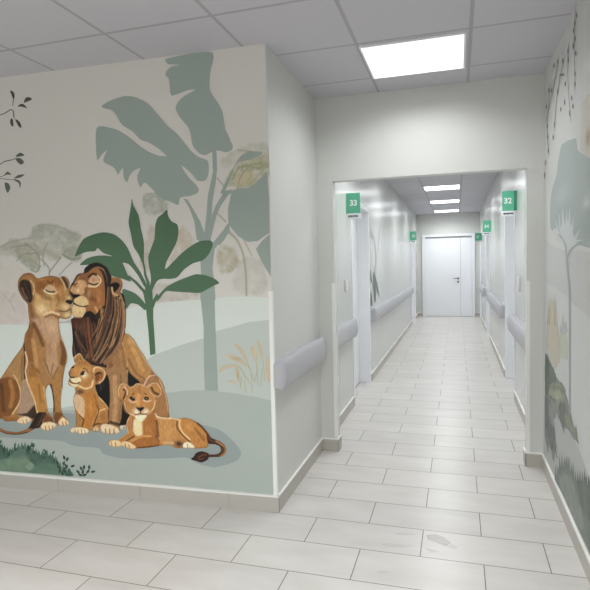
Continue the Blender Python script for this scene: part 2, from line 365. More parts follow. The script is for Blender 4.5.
# ------------------------------------------------------------------ the murals
FIGS = [{'name':'pale_hill','base':[171,177,171],'polys':[[[-4.0949,1.1816],[-1.9484,1.1394],[-1.7226,1.137],[-1.4559,1.1581],[-1.1683,1.1981],[-0.9483,1.2495],[-0.841,1.2746],[-0.667,1.2862],[-0.4572,1.3004],[-0.2537,1.3172],[-0.126,1.3161],[-0.0034,1.3043],[-0.0021,0.6785],[-0.0005,0.3844],[0.001,0.106],[-0.7842,0.11],[-2.0146,0.109],[-4.2082,0.108]]],'parent':None,'label':'pale green rolling hill painted across the mural','wall':'lion','layer':1,'cell':0,'ops':[],'smooth':0,'k':0.92},
 {'name':'middle_hill','base':[159,166,160],'polys':[[[-4.1629,0.5379],[-1.6606,0.5717],[-1.4877,0.579],[-1.1956,0.6446],[-0.967,0.8361],[-0.7916,0.9496],[-0.6023,1.0161],[-0.4457,1.0618],[-0.3615,1.1059],[-0.2596,1.1311],[-0.1457,1.162],[-0.0031,1.1774],[-0.0005,0.3844],[0.001,0.106],[-0.7842,0.11],[-2.0146,0.109],[-4.2082,0.108]]],'parent':None,'label':'grey green slope behind the wheat in the mural','wall':'lion','layer':2,'cell':0,'ops':[],'smooth':0,'k':0.82},
 {'name':'foreground_ground','base':[146,154,148],'polys':[[[-4.1654,0.5137],[-1.9885,0.5156],[-1.6622,0.5441],[-1.1982,0.5912],[-0.9027,0.6689],[-0.7037,0.7117],[-0.5621,0.7307],[-0.4438,0.7366],[-0.2744,0.7256],[-0.112,0.7049],[-0.0026,0.6816],[0.001,0.106],[-0.7842,0.11],[-2.0146,0.109],[-4.2082,0.108]]],'parent':None,'label':'sage ground the painted lions sit on','wall':'lion','layer':3,'cell':0,'ops':[],'smooth':0,'k':0.8},
 {'name':'ground_shadow','base':[129,138,136],'polys':[[[-2.2475,0.4251],[-2.0562,0.4984],[-1.9049,0.5334],[-1.5051,0.5442],[-1.3512,0.5444],[-0.6968,0.5353],[-0.392,0.4994],[-0.2819,0.4298],[-0.2253,0.3579],[-0.2598,0.2992],[-0.4004,0.2516],[-0.5145,0.2661],[-0.5884,0.2997],[-0.7419,0.2832],[-0.9201,0.2715],[-1.0658,0.2652],[-1.1834,0.2844],[-1.2265,0.322],[-1.401,0.325],[-1.5,0.3533],[-1.6733,0.3537],[-1.9989,0.3529],[-2.252,0.3603]]],'parent':None,'label':None,'wall':'lion','layer':4,'cell':0,'ops':[],'smooth':1,'k':0.78},
 {'name':'acacia_tree','base':[164,162,157],'polys':[[[-2.3177,1.8533],[-1.8993,1.9029],[-1.6617,1.8919],[-1.5052,1.9238],[-1.2818,1.8743],[-1.1608,1.792],[-1.0572,1.686],[-1.1092,1.5083],[-1.395,1.1556],[-1.7226,1.1376],[-1.9483,1.1408],[-2.3681,1.1568]]],'parent':None,'label':'faint watercolour acacia behind the lioness','wall':'lion','layer':1,'cell':0.8,'ops':[['w',[160,151,140],0.07,0.6,[[-2.1178,1.5441],[-1.9219,1.5512],[-1.7863,1.5367],[-1.6837,1.455],[-1.6651,1.3183],[-1.7,1.1812],[-1.8651,1.1462],[-2.1441,1.157]]],['w',[152,140,134],0.047,0.45,[[-2.1313,1.3454],[-1.9062,1.3664],[-1.7862,1.3192],[-1.7377,1.2271],[-1.7832,1.1465],[-2.1441,1.157]]],['w',[136,137,124],0.0516,0.95,[[-1.9147,1.6636],[-1.83,1.7065],[-1.6942,1.7268],[-1.6311,1.7829],[-1.5445,1.804],[-1.4548,1.7848],[-1.354,1.7533],[-1.2796,1.7232],[-1.2951,1.6688],[-1.2873,1.5751],[-1.3516,1.5602],[-1.4132,1.6039],[-1.4791,1.5801],[-1.555,1.6212],[-1.6101,1.5778],[-1.6538,1.5111],[-1.7177,1.5578],[-1.7697,1.5875],[-1.8357,1.6155],[-1.9177,1.6178]]],['w',[128,128,108],0.0318,0.8,[[-1.7928,1.6507],[-1.7232,1.6883],[-1.6309,1.674],[-1.6003,1.6338],[-1.6167,1.578],[-1.7037,1.5688],[-1.7694,1.5932]]],['w',[120,122,106],0.0267,0.85,[[-1.4259,1.6065],[-1.3854,1.6441],[-1.3215,1.6477],[-1.287,1.5806],[-1.3387,1.5621],[-1.3893,1.5722]]],['w',[128,131,118],0.0337,0.7,[[-1.6537,1.7366],[-1.6311,1.7829],[-1.5445,1.804],[-1.4675,1.7876],[-1.5096,1.7314],[-1.6023,1.7124]]],['w',[130,131,118],0.0298,0.7,[[-1.9149,1.6601],[-1.8302,1.7031],[-1.7624,1.7065],[-1.8334,1.652]]],['w',[122,125,108],0.025,0.8,[[-1.7573,1.5702],[-1.6504,1.5675],[-1.6127,1.5328],[-1.6415,1.4939],[-1.6934,1.5176]]],['w',[124,126,114],0.0243,0.7,[[-1.4437,1.7512],[-1.3541,1.7523],[-1.2799,1.7177],[-1.3192,1.6916],[-1.3946,1.7107]]],['w',[138,134,120],0.0337,0.7,[[-1.5947,1.6168],[-1.5155,1.6257],[-1.44,1.5846],[-1.519,1.5643]]],['s',[104,100,98],0.0067,0.75,[[-1.5374,1.4694],[-1.5349,1.5142],[-1.5904,1.5773]]],['s',[104,100,98],0.0067,0.75,[[-1.5365,1.4862],[-1.4742,1.552],[-1.44,1.5846]]],['s',[116,113,112],0.0056,0.75,[[-1.4594,1.4679],[-1.4051,1.517],[-1.3585,1.5493]]],['s',[106,106,96],0.0056,0.75,[[-1.6173,1.499],[-1.6068,1.589],[-1.6461,1.6407],[-1.7102,1.6822]]],['s',[120,120,110],0.0056,0.75,[[-1.5732,1.5319],[-1.5746,1.6218],[-1.5384,1.6823]]],['s',[112,114,102],0.0057,0.75,[[-1.7842,1.5708],[-1.7277,1.6148],[-1.6276,1.6177]]],['s',[130,132,122],0.0056,0.75,[[-1.6392,1.7585],[-1.6509,1.7837],[-1.5838,1.8034],[-1.4673,1.792],[-1.3419,1.7419]]],['s',[128,128,116],0.0057,0.75,[[-1.9147,1.6636],[-1.8167,1.7027],[-1.668,1.7202]]],['s',[104,108,96],0.0089,0.75,[[-1.4261,1.6043],[-1.3637,1.5716],[-1.3063,1.5756]]],['s',[104,108,96],0.0068,0.75,[[-1.5995,1.5325],[-1.6349,1.4937],[-1.6804,1.5116]]],['s',[118,118,106],0.0057,0.75,[[-1.8331,1.6576],[-1.7511,1.6722],[-1.6846,1.6644]]],['s',[140,132,128],0.0046,0.75,[[-1.819,1.2273],[-1.8557,1.2967],[-1.9077,1.3433]]],['s',[140,132,128],0.0046,0.75,[[-1.8557,1.2967],[-1.8112,1.3539]]]],'smooth':0},
 {'name':'watercolour_tree','base':[164,162,157],'polys':[[[-0.2858,2.3036],[-0.1711,2.3292],[0.0016,2.3032],[0.0059,2.0132],[0.0016,1.6501],[-0.0007,1.312],[-0.2536,1.3202],[-0.4571,1.3035],[-0.6669,1.2887],[-0.8764,1.2697],[-0.8836,1.4274],[-0.846,1.8041],[-0.8248,1.9713],[-0.5727,1.9635],[-0.3382,2.0821]]],'parent':None,'label':'olive watercolour tree and bushes behind the big grey leaves','wall':'lion','layer':1,'cell':0.9,'ops':[['w',[138,138,110],0.0403,0.95,[[-0.2719,1.9942],[-0.2373,2.0625],[-0.1706,2.138],[-0.086,2.1321],[-0.0016,2.1557],[0.0162,2.0463],[-0.0579,2.0114],[-0.1226,1.9655],[-0.2077,1.9754]]],['w',[140,138,124],0.0402,0.6,[[-0.2998,2.137],[-0.201,2.19],[-0.0939,2.2216],[0.0098,2.1941],[-0.0024,2.1263],[-0.107,2.1336],[-0.1818,2.1189],[-0.269,2.0846]]],['w',[116,116,90],0.022,0.8,[[-0.1934,2.0897],[-0.129,2.1053],[-0.0134,2.1073],[-0.0091,2.0726],[-0.0878,2.0678],[-0.1517,2.057]]],['w',[148,136,104],0.0301,0.7,[[-0.2069,2.0004],[-0.1837,2.0591],[-0.0988,2.0536],[-0.1326,1.986]]],['w',[136,130,110],0.0424,0.95,[[-0.3346,1.6131],[-0.2825,1.6236],[-0.2195,1.5856],[-0.209,1.5131],[-0.2618,1.466],[-0.3263,1.4733]]],['w',[126,129,118],0.0434,0.9,[[-0.8181,1.9647],[-0.7345,1.9848],[-0.6554,1.919],[-0.6784,1.8525],[-0.782,1.8387],[-0.8283,1.8906]]],['w',[144,135,120],0.0442,0.85,[[-0.8645,1.5409],[-0.8166,1.6779],[-0.7851,1.7642],[-0.7331,1.6875],[-0.7531,1.5383],[-0.8113,1.4767]]],['w',[146,136,116],0.0435,0.85,[[-0.657,1.536],[-0.61,1.6955],[-0.5539,1.7549],[-0.5037,1.6673],[-0.5221,1.5327],[-0.5911,1.4848]]],['w',[142,135,126],0.0444,0.8,[[-0.8048,1.2997],[-0.7871,1.3881],[-0.6625,1.3989],[-0.528,1.3722],[-0.4635,1.3097],[-0.6325,1.2923]]],['w',[146,143,135],0.0425,0.7,[[-0.2395,1.3565],[-0.2229,1.4773],[-0.157,1.5479],[-0.0572,1.5215],[-0.0372,1.3422]]],['s',[122,120,98],0.0078,0.8,[[-0.2605,1.7071],[-0.2109,1.6573],[-0.1753,1.5724],[-0.1601,1.4459],[-0.1609,1.3134]]],['s',[118,116,92],0.0052,0.8,[[-0.0663,2.0761],[-0.1785,2.0894],[-0.2314,2.0159]]],['s',[125,122,98],0.0053,0.8,[[-0.2016,1.9549],[-0.1805,2.0247],[-0.1347,2.0806]]],['s',[120,118,105],0.0048,0.8,[[-0.327,2.0337],[-0.2836,1.9834]]],['s',[112,115,106],0.0054,0.8,[[-0.3403,1.8306],[-0.2778,1.7678]]],['s',[130,126,110],0.0048,0.8,[[-0.1724,1.668],[-0.1188,1.5589]]],['s',[126,126,112],0.0052,0.8,[[-0.0403,2.121],[-0.1008,2.172],[-0.188,2.19]]],['s',[125,128,118],0.005,0.8,[[-0.7921,1.9261],[-0.736,1.9479],[-0.6971,1.8965]]],['s',[134,132,116],0.0052,0.8,[[0.0088,2.1176],[-0.0677,2.0294],[-0.1317,1.9746]]]],'smooth':0},
 {'name':'leaf_sprig','base':[56,60,52],'polys':[[[-1.7682,2.6936],[-1.7448,2.6847],[-1.7343,2.6606],[-1.7441,2.6319],[-1.7545,2.656]],[[-1.6024,2.6249],[-1.629,2.6386],[-1.6529,2.633],[-1.6663,2.6067],[-1.6425,2.6091],[-1.6146,2.6163]],[[-1.715,2.5863],[-1.6944,2.5989],[-1.667,2.595],[-1.6434,2.5685],[-1.6797,2.5804]],[[-1.7673,2.5149],[-1.7564,2.4974],[-1.7588,2.4598],[-1.7764,2.4726],[-1.7795,2.4994]],[[-1.7399,2.5059],[-1.7092,2.488],[-1.695,2.4591],[-1.7015,2.445],[-1.7223,2.468]],[[-1.9313,2.5431],[-1.8577,2.54],[-1.8076,2.5524],[-1.7714,2.5668],[-1.7558,2.5591],[-1.7507,2.5163],[-1.7437,2.5166],[-1.7493,2.5609],[-1.7725,2.5726],[-1.8104,2.5579],[-1.8587,2.5458],[-1.9313,2.549]],[[-1.7469,2.6358],[-1.7565,2.597],[-1.7519,2.596],[-1.7424,2.6347]]],'parent':None,'label':'dark twig with five hanging leaves, upper of two','wall':'lion','layer':2,'cell':0,'ops':[],'smooth':1},
 {'name':'leaf_sprig','base':[72,76,68],'polys':[[[-1.7511,2.2607],[-1.734,2.2775],[-1.7097,2.2838],[-1.6814,2.2658],[-1.7151,2.2602]],[[-1.7534,2.2489],[-1.7158,2.2496],[-1.688,2.2217],[-1.7104,2.2065],[-1.7374,2.223]],[[-1.853,2.1419],[-1.8213,2.1682],[-1.7929,2.1449],[-1.8226,2.1481]],[[-1.7718,2.1201],[-1.7385,2.1395],[-1.689,2.1397],[-1.7236,2.1218]],[[-1.7819,2.1133],[-1.7405,2.1075],[-1.7202,2.0848],[-1.7317,2.0539],[-1.7378,2.0858]],[[-1.8478,2.0957],[-1.8182,2.0886],[-1.8063,2.0595],[-1.8278,2.027],[-1.8447,2.055]],[[-1.953,2.2087],[-1.8781,2.2166],[-1.836,2.2334],[-1.7796,2.2401],[-1.7471,2.2489],[-1.7483,2.252],[-1.781,2.2453],[-1.8384,2.2397],[-1.8799,2.2218],[-1.9538,2.2126]],[[-1.9584,2.1275],[-1.8839,2.1352],[-1.8468,2.141],[-1.8477,2.1449],[-1.8847,2.1391],[-1.959,2.1315]],[[-1.959,2.1207],[-1.8852,2.123],[-1.7806,2.1086],[-1.7628,2.1158],[-1.765,2.1194],[-1.7804,2.1125],[-1.8849,2.127],[-1.9593,2.1247]]],'parent':None,'label':'dark twig with drooping leaves, lower of two','wall':'lion','layer':2,'cell':0,'ops':[],'smooth':1},
 {'name':'banana_plant','base':[119,129,123],'polys':[[[-0.4652,1.4207],[-0.3679,1.4192],[-0.3661,1.3258],[-0.3676,1.1852],[-0.3655,0.9494],[-0.3627,0.7325],[-0.4505,0.7358],[-0.4515,0.9001],[-0.4448,1.1378],[-0.4556,1.2638]]],'parent':None,'label':'tall grey green banana plant silhouette','wall':'lion','layer':4,'cell':0,'ops':[],'smooth':0},
 {'name':'stem','base':[119,129,123],'polys':[[[-0.4638,1.7083],[-0.3858,1.7054],[-0.3738,1.6361],[-0.3543,1.6581],[-0.2973,1.7175],[-0.2576,1.7668],[-0.2541,1.7056],[-0.3103,1.6566],[-0.356,1.6068],[-0.3754,1.4938],[-0.3634,1.3901],[-0.361,1.2966],[-0.4617,1.2973],[-0.4501,1.4642],[-0.4557,1.6201]]],'parent':'banana_plant','label':None,'wall':'lion','layer':4.3,'cell':0,'ops':[],'smooth':0},
 {'name':'leaf','base':[119,129,123],'polys':[[[-0.6211,2.7721],[-0.3384,2.777],[-0.3486,2.6562],[-0.3543,2.5584],[-0.3069,2.4772],[-0.2791,2.4199],[-0.2645,2.3201],[-0.2401,2.2687],[-0.2315,2.2441],[-0.2195,2.2163],[-0.2278,2.192],[-0.2658,2.1828],[-0.3142,2.1963],[-0.3526,2.1911],[-0.3971,2.1741],[-0.4407,2.1924],[-0.4779,2.2409],[-0.4883,2.3052],[-0.5051,2.3512],[-0.5581,2.4171],[-0.5811,2.4639],[-0.5672,2.5017],[-0.5227,2.5364],[-0.4482,2.5678],[-0.4969,2.5693],[-0.559,2.5544],[-0.6027,2.5475],[-0.6141,2.5732],[-0.6199,2.6463],[-0.6411,2.6764],[-0.6276,2.7028],[-0.5958,2.7216],[-0.5402,2.7232],[-0.6015,2.7344],[-0.626,2.7416]]],'parent':'banana_plant','label':None,'wall':'lion','layer':5.04,'cell':0,'ops':[],'smooth':1},
 {'name':'leaf','base':[119,129,123],'polys':[[[-1.0891,2.5309],[-1.0153,2.5607],[-0.9192,2.5754],[-0.8491,2.5604],[-0.7694,2.5167],[-0.7032,2.4438],[-0.6377,2.3664],[-0.5718,2.3098],[-0.4957,2.2117],[-0.4416,2.1671],[-0.3819,2.1376],[-0.3812,2.0615],[-0.4024,2.0242],[-0.4523,2.0252],[-0.5006,2.0793],[-0.5661,2.1349],[-0.5782,2.1439],[-0.6116,2.1616],[-0.6506,2.187],[-0.7116,2.241],[-0.7794,2.2824],[-0.8254,2.2995],[-0.8818,2.3556],[-0.9508,2.4031],[-0.9841,2.4584],[-1.0182,2.4981],[-1.0658,2.513]]],'parent':'banana_plant','label':None,'wall':'lion','layer':5.08,'cell':0,'ops':[],'smooth':1},
 {'name':'leaf','base':[119,129,123],'polys':[[[-1.1323,2.3968],[-1.0236,2.3856],[-0.9648,2.3598],[-0.8956,2.3123],[-0.8274,2.2549],[-0.7591,2.2134],[-0.7021,2.1917],[-0.6495,2.1859],[-0.5997,2.1762],[-0.5615,2.1376],[-0.545,2.0976],[-0.5022,2.0385],[-0.459,1.9949],[-0.4466,1.9687],[-0.4607,1.949],[-0.506,1.936],[-0.5512,1.9333],[-0.5742,1.9241],[-0.5882,1.8865],[-0.6444,1.9101],[-0.7125,1.9397],[-0.7681,2.0003],[-0.8111,2.0342],[-0.8382,2.0075],[-0.8546,2.0368],[-0.8587,2.0791],[-0.8354,2.1248],[-0.8809,2.1121],[-0.9119,2.0824],[-0.9315,2.0445],[-0.954,2.0745],[-0.9574,2.1328],[-0.9825,2.108],[-0.995,2.0982],[-1.0231,2.1425],[-1.0881,2.1787],[-1.0905,2.2055],[-1.0663,2.2516],[-1.104,2.2277],[-1.1395,2.2036]]],'parent':'banana_plant','label':None,'wall':'lion','layer':5.12,'cell':0,'ops':[],'smooth':1},
 {'name':'leaf','base':[119,129,123],'polys':[[[-0.2825,1.9362],[-0.2408,1.9521],[-0.192,1.9644],[-0.1333,1.9611],[-0.0903,1.9815],[-0.0472,2.0187],[-0.0086,2.0538],[-0.0019,1.8853],[-0.0041,1.6916],[-0.0279,1.6807],[-0.0786,1.6469],[-0.1415,1.6431],[-0.2038,1.6811],[-0.2529,1.7428],[-0.2629,1.771],[-0.2628,1.8421],[-0.2418,1.9219],[-0.2359,1.9377],[-0.2632,1.9281]]],'parent':'banana_plant','label':None,'wall':'lion','layer':5.16,'cell':0,'ops':[],'smooth':0},
 {'name':'leaf','base':[119,129,123],'polys':[[[-0.0036,1.6857],[-0.0537,1.6461],[-0.0925,1.5998],[-0.0572,1.5215],[-0.0037,1.4312]]],'parent':'banana_plant','label':None,'wall':'lion','layer':5.2,'cell':0,'ops':[],'smooth':0},
 {'name':'leaf','base':[119,129,123],'polys':[[[-0.3062,1.9456],[-0.2487,2.0431],[-0.2035,2.1103],[-0.1701,2.1529],[-0.1058,2.1751],[-0.0327,2.1629],[-0.0858,2.137],[-0.1284,2.1251],[-0.1818,2.1189],[-0.2152,2.0811],[-0.25,2.003],[-0.2823,1.9443]]],'parent':'banana_plant','label':None,'wall':'lion','layer':5.24,'cell':0,'ops':[],'smooth':1},
 {'name':'stem','base':[119,129,123],'polys':[[[-0.5516,1.923],[-0.5236,1.9163],[-0.4866,1.8527],[-0.4445,1.7787],[-0.4242,1.7213],[-0.4128,1.6642],[-0.4709,1.6662],[-0.4836,1.7804],[-0.5143,1.8643]]],'parent':'banana_plant','label':None,'wall':'lion','layer':5.28,'cell':0,'ops':[],'smooth':0},
 {'name':'stem','base':[119,129,123],'polys':[[[-0.3522,2.2011],[-0.325,2.1991],[-0.3233,2.0882],[-0.3372,1.998],[-0.3604,1.8977],[-0.3687,1.8164],[-0.3795,1.6631],[-0.4262,1.6646],[-0.4019,1.8179],[-0.3891,1.9298],[-0.3512,2.0698]]],'parent':'banana_plant','label':None,'wall':'lion','layer':5.32,'cell':0,'ops':[],'smooth':0},
 {'name':'stem','base':[119,129,123],'polys':[[[-0.2298,1.9595],[-0.2787,1.9542],[-0.3359,1.8761],[-0.3654,1.8163],[-0.3895,1.6943],[-0.3755,1.6835],[-0.3383,1.8049],[-0.3089,1.8646],[-0.2578,1.9278]]],'parent':'banana_plant','label':None,'wall':'lion','layer':5.36,'cell':0,'ops':[],'smooth':0},
 {'name':'stem','base':[119,129,123],'polys':[[[-0.2744,1.7512],[-0.2537,1.7199],[-0.2916,1.6601],[-0.3222,1.6304],[-0.3436,1.6465],[-0.3032,1.7065]]],'parent':'banana_plant','label':None,'wall':'lion','layer':5.4,'cell':0,'ops':[],'smooth':0},
 {'name':'leafy_plant','base':[62,86,65],'polys':[[[-0.836,1.2655],[-0.7826,1.2653],[-0.786,1.1847],[-0.7819,1.0715],[-0.7795,0.9579],[-0.8174,0.9475],[-0.8233,1.1036]]],'parent':None,'label':'dark green broad leaved plant beside the lion','wall':'lion','layer':5,'cell':0,'ops':[],'smooth':0},
 {'name':'leaf','base':[62,86,65],'polys':[[[-0.904,1.9393],[-0.894,1.8985],[-0.8612,1.8334],[-0.8472,1.748],[-0.8307,1.6624],[-0.8351,1.5614],[-0.8326,1.4812],[-0.8503,1.5404],[-0.8719,1.589],[-0.9053,1.6435],[-0.9178,1.7134],[-0.9323,1.7886],[-0.9197,1.8573],[-0.9092,1.9046]]],'parent':'leafy_plant','label':None,'wall':'lion','layer':6.44,'cell':0,'ops':[],'smooth':1},
 {'name':'leaf','base':[62,86,65],'polys':[[[-1.3336,1.5863],[-1.3121,1.6342],[-1.2645,1.6985],[-1.1881,1.7264],[-1.1133,1.7367],[-1.0406,1.721],[-0.9819,1.6781],[-0.9422,1.6232],[-0.9096,1.5472],[-0.8592,1.471],[-0.8245,1.3954],[-0.8392,1.3849],[-0.8836,1.4607],[-0.9406,1.5264],[-0.9859,1.5404],[-1.0124,1.5443],[-1.0721,1.5729],[-1.0629,1.5856],[-1.1198,1.6045],[-1.1615,1.6373],[-1.181,1.6194],[-1.2437,1.6157],[-1.2948,1.6007]]],'parent':'leafy_plant','label':None,'wall':'lion','layer':6.48,'cell':0,'ops':[],'smooth':1},
 {'name':'leaf','base':[62,86,65],'polys':[[[-1.2984,1.5324],[-1.2459,1.5719],[-1.1701,1.5885],[-1.0716,1.5837],[-0.9998,1.5548],[-0.9773,1.5165],[-0.95,1.4512],[-0.9334,1.4185],[-1.005,1.4413],[-1.0896,1.4645],[-1.1065,1.4975],[-1.1487,1.5203],[-1.2103,1.5326]]],'parent':'leafy_plant','label':None,'wall':'lion','layer':6.52,'cell':0,'ops':[],'smooth':1},
 {'name':'leaf','base':[62,86,65],'polys':[[[-0.6625,1.861],[-0.6582,1.8253],[-0.6367,1.7879],[-0.5975,1.7654],[-0.5913,1.7182],[-0.6074,1.6561],[-0.6505,1.584],[-0.6815,1.5321],[-0.6877,1.4931],[-0.6291,1.5414],[-0.5699,1.5922],[-0.5001,1.637],[-0.4431,1.659],[-0.3819,1.659],[-0.3673,1.6328],[-0.3958,1.577],[-0.4361,1.5418],[-0.5043,1.5227],[-0.5624,1.4874],[-0.61,1.441],[-0.6566,1.4312],[-0.7146,1.4322],[-0.7504,1.4168],[-0.7884,1.3532],[-0.8053,1.289],[-0.829,1.2891],[-0.8012,1.3855],[-0.7907,1.4388],[-0.8057,1.5564],[-0.7894,1.6091],[-0.7569,1.6822],[-0.7476,1.7662],[-0.7282,1.8127],[-0.6923,1.8373]]],'parent':'leafy_plant','label':None,'wall':'lion','layer':6.56,'cell':0,'ops':[],'smooth':1},
 {'name':'leaf','base':[62,86,65],'polys':[[[-0.767,1.2995],[-0.73,1.3419],[-0.6817,1.3839],[-0.611,1.4167],[-0.5414,1.4398],[-0.4841,1.4565],[-0.4171,1.448],[-0.3621,1.4263],[-0.3332,1.4],[-0.3691,1.385],[-0.4202,1.3596],[-0.4658,1.3413],[-0.545,1.3453],[-0.6366,1.3516],[-0.6946,1.3522],[-0.7435,1.2993]]],'parent':'leafy_plant','label':None,'wall':'lion','layer':6.6,'cell':0,'ops':[],'smooth':1},
 {'name':'leaf','base':[62,86,65],'polys':[[[-0.9967,1.3652],[-0.9434,1.3582],[-0.8879,1.329],[-0.8275,1.2618],[-0.8426,1.2364],[-0.8904,1.2716],[-0.9399,1.2783],[-0.9699,1.2464],[-0.9835,1.2625]]],'parent':'leafy_plant','label':None,'wall':'lion','layer':6.64,'cell':0,'ops':[],'smooth':1},
 {'name':'stem','base':[62,86,65],'polys':[[[-0.9552,1.448],[-0.9043,1.4067],[-0.8501,1.3485],[-0.8341,1.2629],[-0.8093,1.268],[-0.831,1.3569],[-0.891,1.4184],[-0.9447,1.4586]]],'parent':'leafy_plant','label':None,'wall':'lion','layer':6.68,'cell':0,'ops':[],'smooth':0},
 {'name':'stem','base':[62,86,65],'polys':[[[-0.8573,1.4298],[-0.8345,1.3824],[-0.8366,1.3448],[-0.8253,1.2551],[-0.7975,1.2595],[-0.8142,1.3473],[-0.8154,1.387],[-0.8406,1.4368]]],'parent':'leafy_plant','label':None,'wall':'lion','layer':6.72,'cell':0,'ops':[],'smooth':0},
 {'name':'stem','base':[62,86,65],'polys':[[[-0.8411,1.5236],[-0.8383,1.4582],[-0.8224,1.409],[-0.82,1.2564],[-0.7921,1.2582],[-0.8016,1.4114],[-0.8217,1.4613],[-0.83,1.5245]]],'parent':'leafy_plant','label':None,'wall':'lion','layer':6.76,'cell':0,'ops':[],'smooth':0},
 {'name':'stem','base':[62,86,65],'polys':[[[-0.7882,1.3308],[-0.8152,1.3611],[-0.8175,1.2569],[-0.7839,1.2577],[-0.7845,1.3627],[-0.8188,1.333]]],'parent':'leafy_plant','label':None,'wall':'lion','layer':6.8,'cell':0,'ops':[],'smooth':0},
 {'name':'stem','base':[62,86,65],'polys':[[[-0.7387,1.3088],[-0.7512,1.3449],[-0.7873,1.2944],[-0.8104,1.2508],[-0.7849,1.2412],[-0.7653,1.2843],[-0.7374,1.3296],[-0.7592,1.3112]]],'parent':'leafy_plant','label':None,'wall':'lion','layer':6.84,'cell':0,'ops':[],'smooth':0},
 {'name':'stem','base':[62,86,65],'polys':[[[-0.881,1.2955],[-0.8456,1.2559],[-0.829,1.2337],[-0.8093,1.2487],[-0.8304,1.2678],[-0.8691,1.3049]]],'parent':'leafy_plant','label':None,'wall':'lion','layer':6.88,'cell':0,'ops':[],'smooth':0},
 {'name':'wheat_grass','base':[166,156,134],'polys':[[[-0.2487,1.0237],[-0.2246,0.9926],[-0.1902,0.9454],[-0.165,0.9057],[-0.1594,0.9082],[-0.1727,0.9549],[-0.2039,1.0085],[-0.2424,1.0303]],[[-0.3184,0.9521],[-0.2671,0.9333],[-0.2169,0.9098],[-0.1652,0.8909],[-0.16,0.8983],[-0.2011,0.9356],[-0.2568,0.9597],[-0.3162,0.9608]],[[-0.345,0.8472],[-0.3202,0.8682],[-0.2704,0.8827],[-0.2314,0.8901],[-0.2312,0.896],[-0.2724,0.9015],[-0.3319,0.89],[-0.3557,0.8553]],[[-0.25,0.904],[-0.2486,0.8693],[-0.2386,0.8265],[-0.2277,0.7881],[-0.22,0.7891],[-0.2158,0.8311],[-0.2261,0.8755],[-0.2426,0.9062]],[[-0.1452,1.0104],[-0.1412,0.9888],[-0.1287,0.9518],[-0.1149,0.9182],[-0.106,0.9198],[-0.1021,0.9583],[-0.113,1.0004],[-0.1335,1.0175]],[[-0.1042,1.0476],[-0.0988,1.017],[-0.0875,0.9748],[-0.0731,0.9335],[-0.0658,0.9351],[-0.067,0.9799],[-0.0787,1.0238],[-0.0972,1.0505]],[[-0.0466,0.9485],[-0.0524,0.8968],[-0.0489,0.8398],[-0.0381,0.7976],[-0.0247,0.7987],[-0.016,0.843],[-0.0197,0.9011],[-0.0377,0.9499]],[[-0.0268,0.9672],[-0.0262,0.9061],[-0.0128,0.907],[-0.0149,0.9679]],[[-0.3055,0.7913],[-0.2685,0.7903],[-0.2415,0.7789],[-0.2389,0.7826],[-0.2649,0.8033],[-0.3056,0.7957]]],'parent':None,'label':'tan wheat ears and stalks painted near the wall corner','wall':'lion','layer':4,'cell':0.5,'ops':[['b',[152,136,106],[0.0459,0.0146],0.6,[[-0.2315,0.9383]]],['b',[184,172,148],[0.031,0.0132],0.7,[[-0.3083,0.9478]]],['b',[150,134,104],[0.0092,0.044],0.7,[[-0.2308,0.836]]],['b',[182,166,136],[0.0075,0.0362],0.7,[[-0.1178,0.9767]]]],'smooth':1,'k':0.82},
 {'name':'stalk','base':[150,150,124],'polys':[[[-0.1648,0.9061],[-0.1453,0.8447],[-0.124,0.7943],[-0.1191,0.7965],[-0.1403,0.8466],[-0.1596,0.9078]],[[-0.2335,0.8913],[-0.1907,0.8429],[-0.1583,0.7857],[-0.1535,0.7884],[-0.1862,0.846],[-0.2292,0.8948]],[[-0.1651,0.8936],[-0.149,0.8524],[-0.1449,0.7362],[-0.1395,0.7367],[-0.1437,0.8533],[-0.1601,0.8956]],[[-0.1131,0.9187],[-0.1089,0.8536],[-0.1058,0.7812],[-0.1004,0.7817],[-0.1036,0.8542],[-0.1078,0.9193]],[[-0.0721,0.9339],[-0.0655,0.8764],[-0.0635,0.8115],[-0.0582,0.8119],[-0.0602,0.877],[-0.0668,0.9347]],[[-0.223,0.8935],[-0.1839,0.8215],[-0.1791,0.8241],[-0.2181,0.896]],[[-0.1923,0.8076],[-0.1868,0.7346],[-0.1814,0.7353],[-0.1869,0.8083]],[[-0.1029,0.8765],[-0.1277,0.8032],[-0.1226,0.8019],[-0.0978,0.8751]],[[-0.2109,0.8222],[-0.2206,0.756],[-0.2152,0.7556],[-0.2056,0.8218]],[[-0.0767,0.8765],[-0.0871,0.7748],[-0.0818,0.7747],[-0.0714,0.8763]]],'parent':'wheat_grass','label':None,'wall':'lion','layer':4,'cell':0,'ops':[],'smooth':1,'k':0.85},
